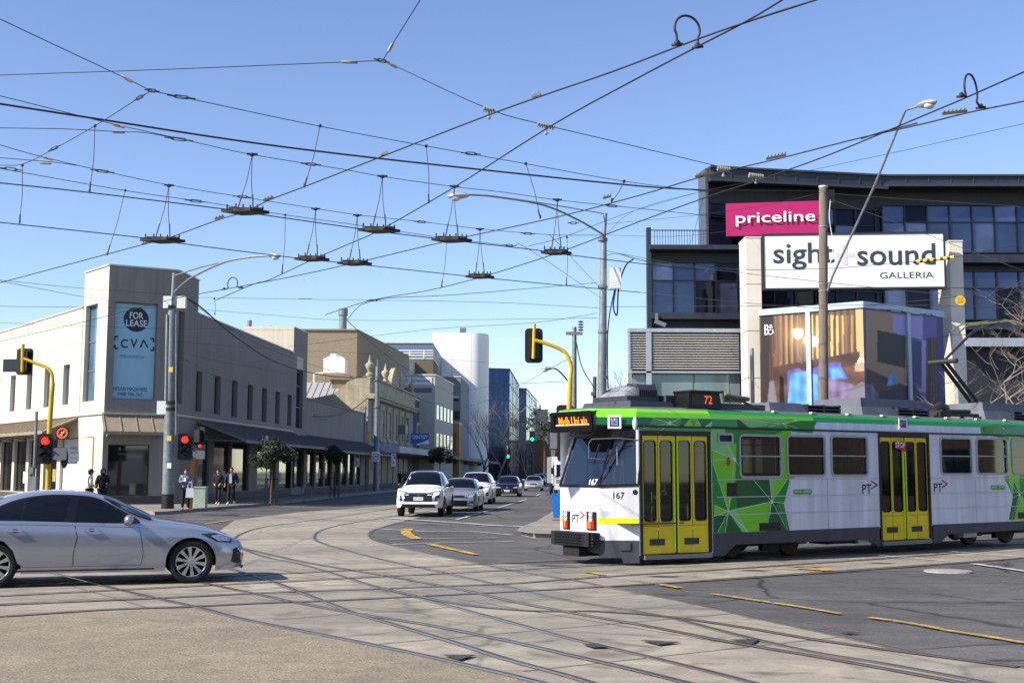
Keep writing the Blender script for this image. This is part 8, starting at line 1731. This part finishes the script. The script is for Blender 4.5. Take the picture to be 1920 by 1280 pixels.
# bare trees: recursive branches
def bare(name, lb, base, h, r0, seed, spread=0.5, depth=5, m_=BARE, lean=(0, 0), group=None, n0=1):
    rr = random.Random(seed); e = empty(name, base, lb, 'tree', group); tr_ = MB(); br_ = MB(); base = Vector(base)
    def grow(p, d, L_, r, lv):
        pts = [p]; q = p; dd = d.copy()
        for i in range(4):
            dd = (dd+Vector((rr.gauss(0, .14), rr.gauss(0, .14), rr.gauss(0, .08)+0.05))).normalized(); q = q+dd*L_/4; pts.append(q)
        (tr_ if lv == 0 else br_).tube(pts, [r*(1-0.13*i) for i in range(5)], 6 if lv < 2 else 3, cap=False)
        if lv >= depth: return
        for k in range(3 if lv < 2 else rr.choice((2, 3, 3))):
            t = rr.choice((2, 3, 4)) if k else 4; a = rr.random()*2*pi; perp = Vector((cos(a), sin(a), 0)); nd = (dd*(1-spread*0.4)+perp*spread*(0.7+0.6*rr.random())+Vector((0, 0, 0.12))).normalized()
            grow(pts[t], nd, L_*(0.62+0.2*rr.random()), r*0.55, lv+1)
    grow(base, Vector((lean[0], lean[1], 1)).normalized(), h*0.36, r0, 0)
    tr_.build('trunk', m_, e); br_.build('crown', m_, e); return e
bare('bare_tree', 'leafless pale branching tree at the right edge in front of the galleria', (*XY(1925, 36.0), 0.13), 6.6, 0.10, 11, 0.95, 6, lean=(-0.12, 0))
bare('bare_tree', 'second leafless tree just beyond the right edge whose twigs cross the dark glass', (*XY(1965, 34.5), 0.13), 8.2, 0.11, 23, 0.85, 6, lean=(-0.25, 0))
bare('bare_tree', 'third low leafless tree with spreading twigs behind the rear of the tram', (*XY(1890, 37.5), 0.13), 5.6, 0.08, 41, 1.0, 6, lean=(0.05, 0))
bare('bare_tree', 'small leafless tree between the tall grey pole and the louvre screen', (*XY(1172, 66.0), 0.13), 8.3, 0.14, 9, 0.6, 5, m_=BARK)
for px, Y, h, sd_, lb in ((905, 140, 9.5, 31, 'bare street tree in front of the white tower foot'), (935, 150, 11.5, 32, 'bare street tree in front of the first blue glass tower'), (962, 185, 9.5, 33, 'bare street tree right of the first blue glass tower'), (990, 210, 9.0, 34, 'bare street tree at the end of the left row'), (1015, 230, 9.5, 35, 'bare far street tree right of the green signal'), (1042, 200, 8.0, 36, 'bare street tree just left of the white truck')):
    bare('bare_street_tree', lb, (*XY(px, Y), 0.13), h, 0.16, sd_, 0.5, 5, m_=BARK if sd_ % 2 else BARE, group='bare trees down the street')
rr = random.Random(8); et = empty('evergreen_tree', (*XY(1022, 330), 0), 'dull green tree closing the far end of the street', 'tree'); g = MB(); b = Vector((*XY(1022, 330), 0)); g.tube([b, b+Vector((0, 0, 9))], [0.4, 0.2], 6); g.build('trunk', BARK, et); crown(et, b+Vector((0, 0, 14)), (5.5, 5, 6), 1500, 0.45, rr)
rr = random.Random(77)  # unseen park trees, added for the window reflections
for k in range(9):
    b = Vector((22+k*3.0+rr.random()*2, 74+k*17, 0.15)); e = empty('park_tree', b, ['first', 'second', 'third', 'fourth', 'fifth', 'sixth', 'seventh', 'eighth', 'ninth'][k]+' low leafy unseen park tree behind the tram counted from the junction', 'tree', 'park trees'); g = MB(); g.tube([b, b+Vector((0, 0, 2.6))], [0.16, 0.1], 6); g.build('trunk', BARK, e); crown(e, b+Vector((0, 0, 3.5)), (2.6, 2.6, 1.7), 900, 0.3, rr)
# ================================================================= OVERHEAD WIRES
def wire(lb, pts, r, cat='wire', name='overhead_wire', group=None, k=4, m_=None):
    P = [PH(*p) if p[2] < 15 and len(p) == 3 else PY(p[0], p[1], p[3]) for p in pts]; P = curve3(P, k) if len(P) > 2 else P
    g = MB(); g.tube(P, r, 5); return tag(g.build(name, m_ or M_wire, smooth='all'), lb, cat, group)
ZC, ZS = 5.5, 6.3
def zc(*pp): return [(x, y, ZC) for x, y in pp]
def zs_(*pp): return [(x, y, ZS) for x, y in pp]
CW = 0.0085; SW = 0.0055; GC = 'tram contact wires'; GS = 'span wires above the tracks'
wire('contact wire rising from the left edge through two frogs to the top right loop', zc((-60, 545), (0, 530), (270, 458), (305, 450), (410, 412), (460, 397), (505, 375), (571, 350), (720, 292), (900, 222), (1010, 182), (1150, 134), (1270, 88), (1375, 50), (1530, 0), (1620, -32)), CW, group=GC)
wire('steeper contact wire through the middle frogs to the top edge', zc((404, 563), (477, 532), (504, 525), (585, 487), (660, 455), (711, 432), (850, 352), (1030, 238), (1180, 155), (1307, 88), (1400, 40), (1470, -2), (1510, -30)), CW, group=GC)
wire('upper contact wire from the left edge crossing right past four frogs', zc((-60, 336), (0, 343), (167, 361), (412, 391), (460, 398), (640, 424), (711, 434), (850, 451), (1000, 468), (1043, 475), (1200, 494), (1320, 507)), CW, group=GC)
wire('lower contact wire from the left edge past three frogs', zc((-60, 411), (0, 417), (260, 445), (305, 452), (460, 472), (585, 487), (665, 495), (900, 520), (1120, 541), (1200, 548)), CW, group=GC)
wire('contact wire from the far left pole region up to the right edge', zc((0, 640), (150, 605), (310, 564), (363, 553), (477, 532), (560, 516), (665, 493), (847, 450), (1044, 407), (1200, 366), (1318, 331), (1454, 299), (1612, 259), (1728, 233), (1817, 211), (1920, 190), (2000, 172)), CW, group=GC)
wire('steep contact wire climbing to the right edge beside the jumper loop', zc((610, 590), (695, 563), (800, 545), (900, 520), (1043, 475), (1200, 415), (1330, 368), (1425, 337), (1540, 296), (1634, 258), (1760, 205), (1805, 186), (1920, 135), (1990, 104)), CW, group=GC)
wire('parallel short contact wire at the top right crossing', zc((1370, 52), (1450, 25), (1530, 0), (1600, -24)), CW, group=GC); wire('parallel short contact wire over the right hand crossing', zc((1615, 260), (1660, 246), (1720, 231)), CW, group=GC)
wire('thick black feeder cable from the left edge to the timber pole', [(-60, 186, 7.0), (0, 195, 7.0), (194, 225, 7.0), (440, 263, 7.0), (640, 289, 7.0), (900, 318, 7.0), (1200, 349, 7.2), (1330, 357, 8.0)], 0.016)
wire('thin cable continuing from the feeder end to the timber pole', [(1330, 357, 8.0), (1430, 357, 0, 31), (1543, 358, 0, 37.4)], 0.007)
wire('span wire from the top left corner down to the galleria roof', zs_((-40, 14), (0, 36), (238, 148), (285, 170), (340, 182), (600, 237), (799, 274), (985, 307), (1170, 340), (1330, 360)), SW, group=GS)
wire('top horizontal span wire ending at the ring in the upper sky', [(-40, 142, 6.6), (0, 141, 6.6), (320, 130, 6.6), (637, 117, 6.6), (718, 114, 6.6)], SW, group=GS)
wire('short steep span wire from the ring to the top edge', [(718, 114, 6.6), (733, 88, 6.6), (788, 0, 6.6), (815, -45, 6.6)], SW, group=GS)
wire('long span wire from the ring sloping down to the galleria', [(718, 114, 6.6), (745, 126, 6.5), (917, 205, 5.85), (1020, 234, 5.85), (1180, 272, 5.85), (1355, 314, 5.85), (1417, 327, 5.85)], SW, group=GS)
wire('span wire leaving the left edge beneath the feeder', zs_((-60, 168), (0, 180), (140, 215), (218, 234), (340, 261), (472, 290), (640, 317), (717, 331), (850, 350), (948, 361), (1045, 375), (1200, 391), (1360, 408)), SW, group=GS)
wire('nearly level short span wire at the left joining the one under the feeder', zs_((-40, 239), (0, 240), (120, 242), (222, 247), (270, 249), (340, 261)), SW, group=GS)
wire('span wire carrying the left pair of frogs', zs_((-60, 254), (0, 272), (82, 295), (194, 321), (317, 347), (470, 372), (592, 391), (671, 403), (792, 416), (900, 429), (1030, 440), (1128, 441)), SW, group=GS)
wire('short span wire at the left edge under the level one', zs_((-40, 293), (0, 296), (97, 304), (150, 311)), SW, group=GS)
wire('lowest span wire from the left edge to the grey steel pole', [(0, 316, 6.1), (232, 357, 6.1), (378, 378, 6.1), (535, 403, 6.1), (691, 425, 6.1), (838, 447, 6.1), (957, 461, 6.1), (996, 470, 6.2), (1128, 560, 0, 39.8)], SW, group=GS)
wire('diagonal tie wire from the upper left ring down to the left', zs_((285, 170), (262, 183), (180, 235), (100, 280), (42, 308), (0, 310)), SW, group=GS)
wire('tie wire from the frog span to the grey pole', [(1030, 440, 6.3), (1060, 470, 0, 27), (1130, 546, 0, 39.8)], SW, group=GS); wire('tie wire fanning from the middle joint up to the right', [(990, 462, 6.2), (1064, 442, 0, 25), (1190, 395, 0, 30), (1330, 355, 0, 45)], SW, group=GS)
wire('long wire rising from the grey pole to the right edge', [(1136, 440, 0, 39.8), (1190, 395, 0, 36), (1330, 356, 0, 33), (1463, 331, 0, 30), (1677, 286, 0, 26), (1920, 232, 0, 22), (2000, 214, 0, 21)], SW, group=GS)
for lb, pts in (('wire from left edge to the top of the left pole', [(-20, 523, 0, 36), (0, 525, 0, 37), (150, 540, 0, 45), (320, 552, 0, 53.8)]), ('wire from left edge dipping to the left pole bracket', [(0, 527, 0, 37), (190, 562, 0, 46), (318, 578, 0, 53.8)]), ('level wire crossing the lease poster', [(-20, 574, 0, 40), (160, 576, 0, 47), (318, 578, 0, 53.8)]),
                ('wire from the left pole to the grey pole, upper', [(330, 557, 0, 53.8), (640, 562, 0, 48), (900, 566, 0, 44), (1120, 577, 0, 40)]), ('wire from the left pole to the grey pole, lower', [(330, 577, 0, 53.8), (480, 588, 0, 51), (640, 600, 0, 48), (900, 599, 0, 44), (1120, 596, 0, 40)]), ('thin wire low across the beige wing at the left edge', [(-20, 604, 0, 42), (180, 612, 0, 48), (318, 616, 0, 53.8), (700, 620, 0, 60)]),
                ('faint wire passing the small joints over the beige wall', [(330, 640, 0, 53.8), (480, 652, 0, 60), (700, 664, 0, 75), (1060, 690, 0, 95)]), ('second faint wire below the small joints on the beige wall', [(330, 660, 0, 53.8), (480, 690, 0, 64), (706, 730, 0, 105)]), ('dark wire sagging from the left pole across the slot windows', [(335, 668, 0, 53.8), (430, 715, 0, 60), (560, 748, 0, 78), (706, 770, 0, 105)]),
                ('wire from the middle bracket down toward the grey pole', [(540, 650, 0, 50), (800, 618, 0, 46), (1000, 605, 0, 42), (1120, 587, 0, 40)]), ('wire fanning down to the lowest bracket', [(650, 600, 5.6), (700, 563, 5.5), (860, 552, 0, 32), (1120, 530, 0, 40)]),
                ('wire from grey pole toward the dark wing, upper', [(1136, 480, 0, 40), (1160, 476, 0, 41), (1223, 492, 0, 47.9)]), ('wire crossing the white sign and carrying the striped sleeve', [(1160, 476, 0, 36), (1223, 492, 0, 34), (1390, 505, 0, 33), (1540, 504, 0, 32), (1660, 495, 0, 31), (1789, 482, 0, 30), (1920, 456, 0, 28), (2000, 440, 0, 27)]),
                ('wire from the grey pole dipping over the white sign to the right edge', [(1136, 470, 0, 39), (1300, 500, 0, 36), (1500, 524, 0, 34), (1700, 545, 0, 32), (1920, 566, 0, 30)]), ('wire low over the louvre screen to the window box', [(1136, 542, 0, 40), (1280, 556, 0, 38), (1400, 568, 0, 37), (1544, 578, 0, 36.5)]), ('level wire behind the white sign foot', [(1136, 575, 0, 40), (1300, 574, 0, 37), (1700, 572, 0, 34), (1920, 578, 0, 31)]),
                ('wire from the timber pole down to the right edge', [(1546, 362, 0, 37.4), (1680, 372, 0, 34), (1800, 380, 0, 32), (1920, 388, 0, 30)]), ('thicker cable from the timber pole across the right column', [(1552, 372, 0, 37.2), (1660, 410, 0, 36), (1770, 452, 0, 35), (1920, 508, 0, 33)]), ('thin wire from timber pole back to the grey pole top', [(1544, 360, 0, 37.4), (1440, 384, 0, 38), (1300, 404, 0, 38.5), (1136, 420, 0, 39.8)]), ('level thin wire crossing the pink sign', [(1137, 441, 0, 39.8), (1300, 441, 0, 39), (1545, 404, 0, 37.4)]),
                ('wire from the right edge to the cut off disc', [(1920, 534, 0, 28), (1850, 548, 0, 29), (1760, 560, 0, 30), (1640, 571, 0, 31), (1625, 572, 0, 31)]), ('guy wire hanging beside the tall galleria corner', [(1320, 366, 0, 49), (1300, 440, 0, 48), (1290, 462, 0, 48)])):
    wire(lb, pts, 0.008 if 'faint' not in lb and 'thin' not in lb else 0.006, group='lower wires between poles')
wire('twisted black cable sagging from the left pole to the 40 pole', [(330, 552, 0, 53.8), (372, 572, 0, 55), (440, 630, 0, 62), (520, 680, 0, 74), (600, 702, 0, 88), (660, 708, 0, 98), (703, 704, 0, Y40-0.2)], 0.035, cat='cable', name='power_cable')
wire('thin companion of the sagging black cable', [(345, 556, 0, 54), (440, 622, 0, 62), (540, 668, 0, 76), (640, 700, 0, 95), (703, 712, 0, Y40-0.2)], 0.012, cat='cable', name='power_cable')
wire('black and yellow sleeved cable from the low shop wall to the house', [(588, 780, 0, 86), (620, 780, 0, 92), (660, 768, 0, 104), (694, 742, 0, 114)], 0.045, cat='cable', name='power_cable', m_=mat('striped sleeve brown', (92, 84, 40), 0.7, var=0.5, scale=6))
wire('cable from the 40 pole over the shops to the far pole', [(708, 700, 0, Y40), (760, 735, 0, 120), (800, 752, 0, 130), (845, 766, 0, 150)], 0.03, cat='cable', name='power_cable'); wire('upper cable descending across the white plant room', [(650, 600, 0, 60), (700, 645, 0, 80), (760, 690, 0, 105), (845, 738, 0, 150)], 0.02, cat='cable', name='power_cable')
wire('cable across the street from the far pole to the yellow mast', [(845, 738, 0, 150), (930, 722, 0, 120), (1060, 715, 0, 62)], 0.016, cat='cable', name='power_cable'); wire('second cable across the street below the first', [(845, 770, 0, 150), (930, 745, 0, 120), (1073, 668, 0, 62)], 0.016, cat='cable', name='power_cable')
wire('cable hanging from the cross arm to the dark short pole', [(1080, 640, 0, 62), (1092, 690, 0, 66), (1115, 728, 0, 74.8)], 0.03, cat='cable', name='power_cable')
# frogs with hangers
MFR = mat('frog iron', (40, 36, 32), 0.7, 0.2, var=0.3, scale=20)
fl_ = ['biggest crossing frog, upper left of the sky', 'far left crossing frog over the corner building', 'crossing frog left of the middle pair', 'crossing frog right of the middle pair', 'crossing frog under the doubled hanger near the centre', 'crossing frog directly below the street lamp head', 'lowest crossing frog of the eight', 'rightmost crossing frog beside the grey pole']
for (x, y, w_, hx, hy), lb in zip([(460, 397, 90, 473, 290), (305, 451, 84, 317, 348), (585, 486, 66, 592, 392), (665, 494, 66, 670, 404), (711, 432, 80, 717, 331), (847, 450, 78, 852, 350), (900, 519, 55, 900, 430), (1043, 474, 60, 1045, 375)], fl_):
    c = PH(x, y, ZC); e = empty('wire_frog', c, lb, 'wire frog', 'crossing frogs of the tram wires'); sc_ = c.y/FPX; L_ = w_*sc_; g = MB(); U = Vector((1, 0.15, 0)).normalized(); V = U.cross(Vector((0, 0, 1))).normalized()
    n = 12; top_ = []; 
    out = [(-0.5, 0), (-0.33, 0.05), (-0.18, 0.12), (0.0, 0.16), (0.12, 0.22), (0.24, 0.14), (0.38, 0.05), (0.5, 0), (0.3, -0.08), (0.1, -0.16), (-0.1, -0.2), (-0.3, -0.08)]
    g.prism([c+U*(a*L_)+V*(b*L_*1.4)-Vector((0, 0, 0.02)) for a, b in out], (0, 0, 0.045)); g.tube([c-U*L_*0.35+Vector((0, 0, 0.04)), c+U*L_*0.35+Vector((0, 0, 0.05))], 0.022, 6)
    rr = random.Random(int(x)); [g.tube([c+U*L_*t, c+U*L_*t+Vector((0, 0, 0.09+0.03*rr.random()))], 0.013, 5) for t in (-0.38, -0.2, -0.05, 0.1, 0.25, 0.36)]; g.build('frog_plate', MFR, e)
    h_ = PY(hx, hy, c.y); g = MB(); 
    for s_ in (-0.13, 0.13): g.tube([c+U*s_*L_*1.2+Vector((0, 0, 0.05)), h_.lerp(c, 0.45)+U*s_*0.35*L_, h_], 0.006, 5); g.tube([c+U*s_*L_*1.2+Vector((0, 0, 0.05)), (c+U*s_*L_*1.2).lerp(h_, 0.30)], 0.011, 5)
    g.build('hanger', M_wire, e); g = MB(); g.ball(h_, (0.045, 0.03, 0.03), 8, 5); g.obox(h_, U, V, Vector((0, 0, 1)), -0.08, 0.08, -0.015, 0.015, -0.005, 0.02); g.build('hanger_clamp', MFR, e)
dn = ['dropper wire below the top left ring span', 'dropper wire under the diagonal at upper left', 'dropper wire near the left edge', 'slanting dropper wire between the left frogs', 'bent dropper wire in the middle of the sky', 'dropper wire right of the lamp head', 'dropper wire above the grey pole', 'dropper wire near the left pole lamp', 'dropper wire under the lamp-head frog', 'dropper wire beside the grey pole', 'dropper wire over the low roofs bracket']
for (a, b, c, d), lb in zip([(600, 236, 571, 350), (178, 236, 168, 360), (42, 310, 37, 418), (235, 357, 201, 478), (799, 274, 804, 380), (986, 307, 1013, 409), (1170, 340, 1147, 378), (535, 403, 529, 512), (838, 447, 828, 538), (1063, 445, 1062, 535), (402, 560, 403, 590)], dn):
    p = PH(c, d, ZC); q = PY(a, b, p.y); g = MB(); mid = p.lerp(q, 0.5)+Vector((0.02, 0, 0)); g.tube([q, mid, p], 0.0055, 5); g.ball(q, (0.024, 0.018, 0.026), 8, 5); g.ball(p+Vector((0, 0, 0.02)), (0.016, 0.014, 0.035), 8, 5); g.tube([p, p+(q-p)*0.15], 0.012, 5); tag(g.build('dropper_wire', M_wire), lb, 'dropper', 'dropper wires between span and contact wires')
# jumper loops
for (x0, y0, x1, y1, top_, lb) in ((1270, 85, 1308, 90, 30, 'black jumper loop near the top edge'), (1803, 182, 1839, 203, 140, 'black jumper loop near the right edge'), (420, 543, 452, 540, 520, 'small black jumper loop beside the left lamp arm')):
    a = PH(x0, y0, ZC); b = PH(x1, y1, ZC); t = PY((x0+x1)/2, top_, (a.y+b.y)/2); wv = (b-a); wv.z = 0; ww_ = wv.length; ux = wv.normalized(); R_ = min(ww_*0.62, (t.z-max(a.z, b.z))/1.75); cz = t.z-R_; cm = Vector(((a.x+b.x)/2, (a.y+b.y)/2, cz)); arc = [cm+ux*(R_*cos(q*pi/12))+Vector((0, 0, R_*sin(q*pi/12))) for q in range(14, -3, -1)]; g = MB(); g.tube(curve3([a]+arc+[b], 2), 0.011, 7)
    for p in (a, b): g.ball(p+Vector((0, 0, 0.02)), (0.03, 0.02, 0.03), 8, 5); g.tube([p-Vector((0.05, 0, 0)), p+Vector((0.05, 0, 0.012))], 0.013, 6)
    tag(g.build('jumper_cable', M_wire, smooth='all'), lb, 'cable', 'jumper loops on the contact wires')
# insulators, turnbuckles, clamps
INS = mat('pale insulator', (150, 147, 136), 0.55, var=0.3, scale=30); BRZ = mat('bronze clamp', (104, 90, 56), 0.55, 0.3, var=0.2)
items = [(238, 148, ZS, 24, 0.55, 'i', 'pale insulator up left on the top corner span'), (655, 117, 6.6, 32, 0.0, 'i', 'pale insulator left of the ring in the upper sky'), (732, 90, 6.6, 20, -1.1, 'i', 'pale insulator on the steep wire above the ring'), (735, 122, 6.6, 24, 0.5, 'i', 'pale insulator just right of the ring'), (222, 236, ZS, 24, 0.25, 'i', 'pale insulator under the feeder at the left'), (222, 248, ZS, 24, 0.03, 'i', 'lower of two pale insulators at the left'), (90, 297, ZS, 20, 0.3, 'i', 'pale insulator near the left edge'), (85, 306, ZS, 22, 0.05, 'i', 'lower pale insulator near the left edge'), (572, 560, 7.5, 26, 0.0, 'i', 'pale insulator on the low wire left of the grey pole'), (1262, 148, 0, 0, 0, None, ''),
   (340, 182, ZS, 34, 0.1, 't', 'turnbuckle right of the upper left ring'), (335, 261, ZS, 34, 0.1, 't', 'turnbuckle on the second span at the left'), (192, 321, ZS, 28, 0.1, 't', 'turnbuckle on the frog span at the left'), (583, 308, ZS, 24, 0.05, 't', 'ring turnbuckle crossed by a dropper'), (883, 288, ZS, 24, 0.05, 't', 'ring turnbuckle in the middle upper sky'), (455, 369, ZS, 22, 0.05, 't', 'turnbuckle above the biggest frog'), (790, 416, ZS, 18, 0.05, 't', 'turnbuckle between lamp head and centre frog'), (955, 460, ZS, 16, 0.05, 't', 'turnbuckle left of the rightmost frog'), (990, 438, ZS, 18, 0.03, 't', 'turnbuckle above the rightmost frog'), (262, 183, ZS, 16, -0.6, 't', 'clamp at the start of the diagonal tie wire'), (102, 278, ZS, 16, -0.5, 't', 'clamp part way down the diagonal tie wire'), (20, 317, 6.1, 28, 0.1, 't', 'turnbuckle at the left edge'), (367, 377, 6.1, 26, 0.08, 't', 'turnbuckle left of the biggest frog'), (285, 170, ZS, 18, 0.1, 't', 'upper left ring joint'), (716, 114, 6.6, 20, 0.2, 't', 'ring joint where three wires meet in the upper sky'), (1148, 386, ZS, 22, 0.05, 't', 'turnbuckle above the grey pole'),
   (1005, 183, ZC, 20, -0.35, 'b', 'bolted clamp on the upper right contact wire'), (720, 292, ZC, 16, -0.35, 'b', 'bolted clamp above the centre frog'), (503, 376, ZC, 20, -0.35, 'z', 'bronze clamp right of the biggest frog'), (411, 411, ZC, 18, -0.35, 'z', 'bronze clamp left below the biggest frog'), (275, 458, ZC, 18, -0.25, 'z', 'bronze clamp beside the far left frog'), (1455, 298, ZC, 40, -0.25, 'z', 'bronze clamp bar above the galleria roof'), (1320, 331, ZC, 36, -0.25, 'z', 'bronze clamp bar left of the galleria roof corner'), (1790, 215, ZC, 50, -0.15, 'z', 'bronze clamp bar beside the right jumper loop'), (1138, 373, ZC, 16, -0.3, 'z', 'small bronze clamp above the grey pole'),
   (917, 206, 5.75, 22, 0.1, 'h', 'ribbed white hanger left of the two in mid sky'), (1024, 236, 5.75, 34, 0.15, 'h', 'ribbed white hanger right of the two in mid sky'), (1356, 317, 5.75, 22, 0.1, 'h', 'ribbed hanger over the galleria roof corner'), (1417, 330, 5.75, 26, 0.1, 'h', 'ribbed hanger right of the galleria roof corner'), (700, 563, 5.5, 18, 0.0, 't', 'small dark clamp low over the roofs'), (1680, 583, 5.6, 40, 0.1, 't', 'section clamp just above the window box'), (1740, 590, 5.6, 20, 0.1, 't', 'small clamp right above the window box'), (1075, 418, 6.2, 14, 0, 't', 'tiny clamp right of the rightmost frog')]
for x, y, z, w_, sl_, kd, lb in items:
    if kd is None: continue
    p = PH(x, y, z); L_ = w_*p.y/FPX; U = Vector((cos(sl_), 0.1, -sin(sl_))).normalized(); g = MB()
    if kd == 'i': g.lathe([(0.0, -L_/2), (0.012, -L_/2), (0.017, -L_*0.4), (0.02, 0), (0.017, L_*0.4), (0.012, L_/2), (0, L_/2)], p, U, 10); m_ = INS; nm = 'insulator'; ct = 'insulator'
    elif kd == 't':
        V = U.cross(Vector((0, 1, 0))).normalized()
        for s_ in (-1, 1): g.tube([p-U*L_*0.5, p-U*L_*0.3+V*s_*0.018, p+U*L_*0.3+V*s_*0.018, p+U*L_*0.5], 0.007, 6)
        g.tube([p-U*L_*0.8, p-U*L_*0.25], 0.008, 6); g.tube([p+U*L_*0.25, p+U*L_*0.8], 0.008, 6); m_ = M_wire; nm = 'turnbuckle'; ct = 'turnbuckle'
    elif kd in 'bz':
        g.obox(p+Vector((0, 0, 0.03)), U, Vector((0, 1, 0)), Vector((sin(sl_), 0, cos(sl_))), -L_/2, L_/2, -0.015, 0.015, -0.018, 0.006); k_ = -L_/2+0.02
        while k_ < L_/2: g.tube([p+U*k_+Vector((0, 0, 0.04)), p+U*k_+Vector((0.01, 0, 0.06))], 0.008, 5); k_ += 0.045
        m_ = BRZ if kd == 'z' else INS; nm = 'wire_clamp'; ct = 'clamp'
    else:
        k_ = -L_/2
        while k_ < L_/2: g.lathe([(0, 0), (0.036, 0.0), (0.036, 0.012), (0, 0.012)], p+U*k_, U, 10); k_ += 0.03
        g.tube([p-U*L_/2, p+U*L_/2], 0.015, 6); g.tube([p, p-Vector((0, 0, 0.08))], 0.012, 6); g.ball(p-Vector((0, 0, 0.09)), 0.022, 8, 5); m_ = INS; nm = 'wire_hanger'; ct = 'hanger'
    tag(g.build(nm, m_, smooth=True), lb, ct, 'fittings on the overhead wires')
# striped sleeve and cut off disc
pts = [PY(x, y, d) for x, y, d in ((1713, 491, 30.6), (1750, 487, 30.3), (1789, 482, 30.0))]; g = MB(); n = 12
for k in range(n):
    t0_, t1__ = k/n, (k+1)/n; a = pts[0].lerp(pts[2], t0_); b = pts[0].lerp(pts[2], t1__); g.tube([a, b], 0.045, 8, k % 2)
tag(g.build('striped_sleeve', [M_black, mat('warning yellow', (232, 188, 24), 0.5)]), 'black and yellow striped sleeve on the wire in front of the white sign', 'cable sleeve')
g = MB(); pl = Pl(PY(1801, 563, 29.5), (1, 0, 0)); r_ = 9.5/FPX*29.5; g.disc(pl, 0, 0, r_, 0.0, 24, 0); g.prism([pl.P(r_*cos(2*pi*i/24), r_*sin(2*pi*i/24), -0.002) for i in range(24)], pl.N*-0.01, 0); g.text('CUT', pl, -r_*0.62, r_*0.08, r_*1.2, r_*0.45, 0.004, 0, 1); g.text('OFF', pl, -r_*0.62, -r_*0.55, r_*1.2, r_*0.45, 0.004, 0, 1)
tag(g.build('cut_off_disc', [mat('disc yellow', (236, 190, 40), 0.5), mat('disc brown', (120, 80, 20), 0.6)]), 'round yellow cut off disc hanging on a wire beside the right column', 'sign')
# ================================================================= unseen buildings and trees, added for the glass to reflect
SB = [brickmat('red brick', (88, 70, 62), (76, 60, 54), (140, 130, 118)), mat('grey stucco', (128, 126, 120), 0.85, var=0.1, streak=0.1), mat('ochre stucco', (140, 122, 92), 0.85, var=0.1, streak=0.1)]
for k, (x, y, w_, d_, h, face, lb) in enumerate([(48, 4, 12, 26, 9, 'L', 'red brick shops added on the far side of the road, out of frame to the right'), (66, 34, 16, 18, 11, 'L', 'grey three-storey block added out of frame far to the right'), (95, -12, 30, 30, 13, 'L', 'ochre block added unseen at the distant right end of the tram road'), (95, 40, 30, 30, 12, 'L', 'brick block added behind the ochre one, out of frame right'),
        (-55, -48, 34, 14, 10, 'B', 'brick shop row added behind the viewer to the left'), (-16, -46, 30, 14, 11, 'B', 'grey shop row added directly behind the viewer'), (18, -44, 34, 14, 9, 'B', 'ochre shop row added behind the viewer to the right'), (-95, 90, 20, 50, 10, 'R', 'brick row added out of frame beyond the left wing'), (-90, 20, 18, 50, 9, 'R', 'grey row added out of frame on the left'), (52, 150, 26, 110, 9, 'L', 'long grey row added unseen behind the park')]):
    r_ = block('added_building', lb, [(x, y), (x+w_, y), (x+w_, y+d_), (x, y+d_)], 0, h, SB[k % 3]); g = MB(); g2 = MB()
    n = int((d_ if face in 'LR' else w_)/3.2)
    for q in range(n):
        for z0_, z1_ in ((0.6, 3.0), (4.6, 6.4)) + (((8.0, 9.6),) if h > 10.5 else ()):
            a = 0.8+q*3.2
            if face == 'L': g.box(x-0.05, x, y+a, y+a+2.0, z0_, z1_)
            elif face == 'R': g.box(x+w_, x+w_+0.05, y+a, y+a+2.0, z0_, z1_)
            else: g.box(x+a, x+a+2.0, y+d_, y+d_+0.05, z0_, z1_)
    o = g.build('window', M_dglass, r_); o['kind'] = 'stuff'
rr = random.Random(91)  # trees out of view, added to fill the reflections in the glass
for k, (x, y, h) in enumerate([(30, -8, 7), (38, -20, 8), (8, -28, 7), (-12, -30, 8), (-34, -26, 7), (58, 22, 7), (80, 12, 8)]):
    b = Vector((x, y, 0)); e = empty('added_tree', b, ['leafy tree added by the brick shops out of frame right', 'leafy tree added behind the viewer far to the right', 'leafy tree added behind the viewer', 'broad leafy tree added behind the viewer, slightly left', 'leafy tree added behind the viewer far left', 'leafy tree added by the grey block out of frame right', 'leafy tree added unseen at the distant end of the tram road'][k], 'tree'); g = MB(); g.tube([b, b+Vector((0, 0, h*0.55))], [0.2, 0.12], 6); g.build('trunk', BARK, e); crown(e, b+Vector((0, 0, h*0.7)), (3.2, 3.2, h*0.3), 800, 0.35, rr)
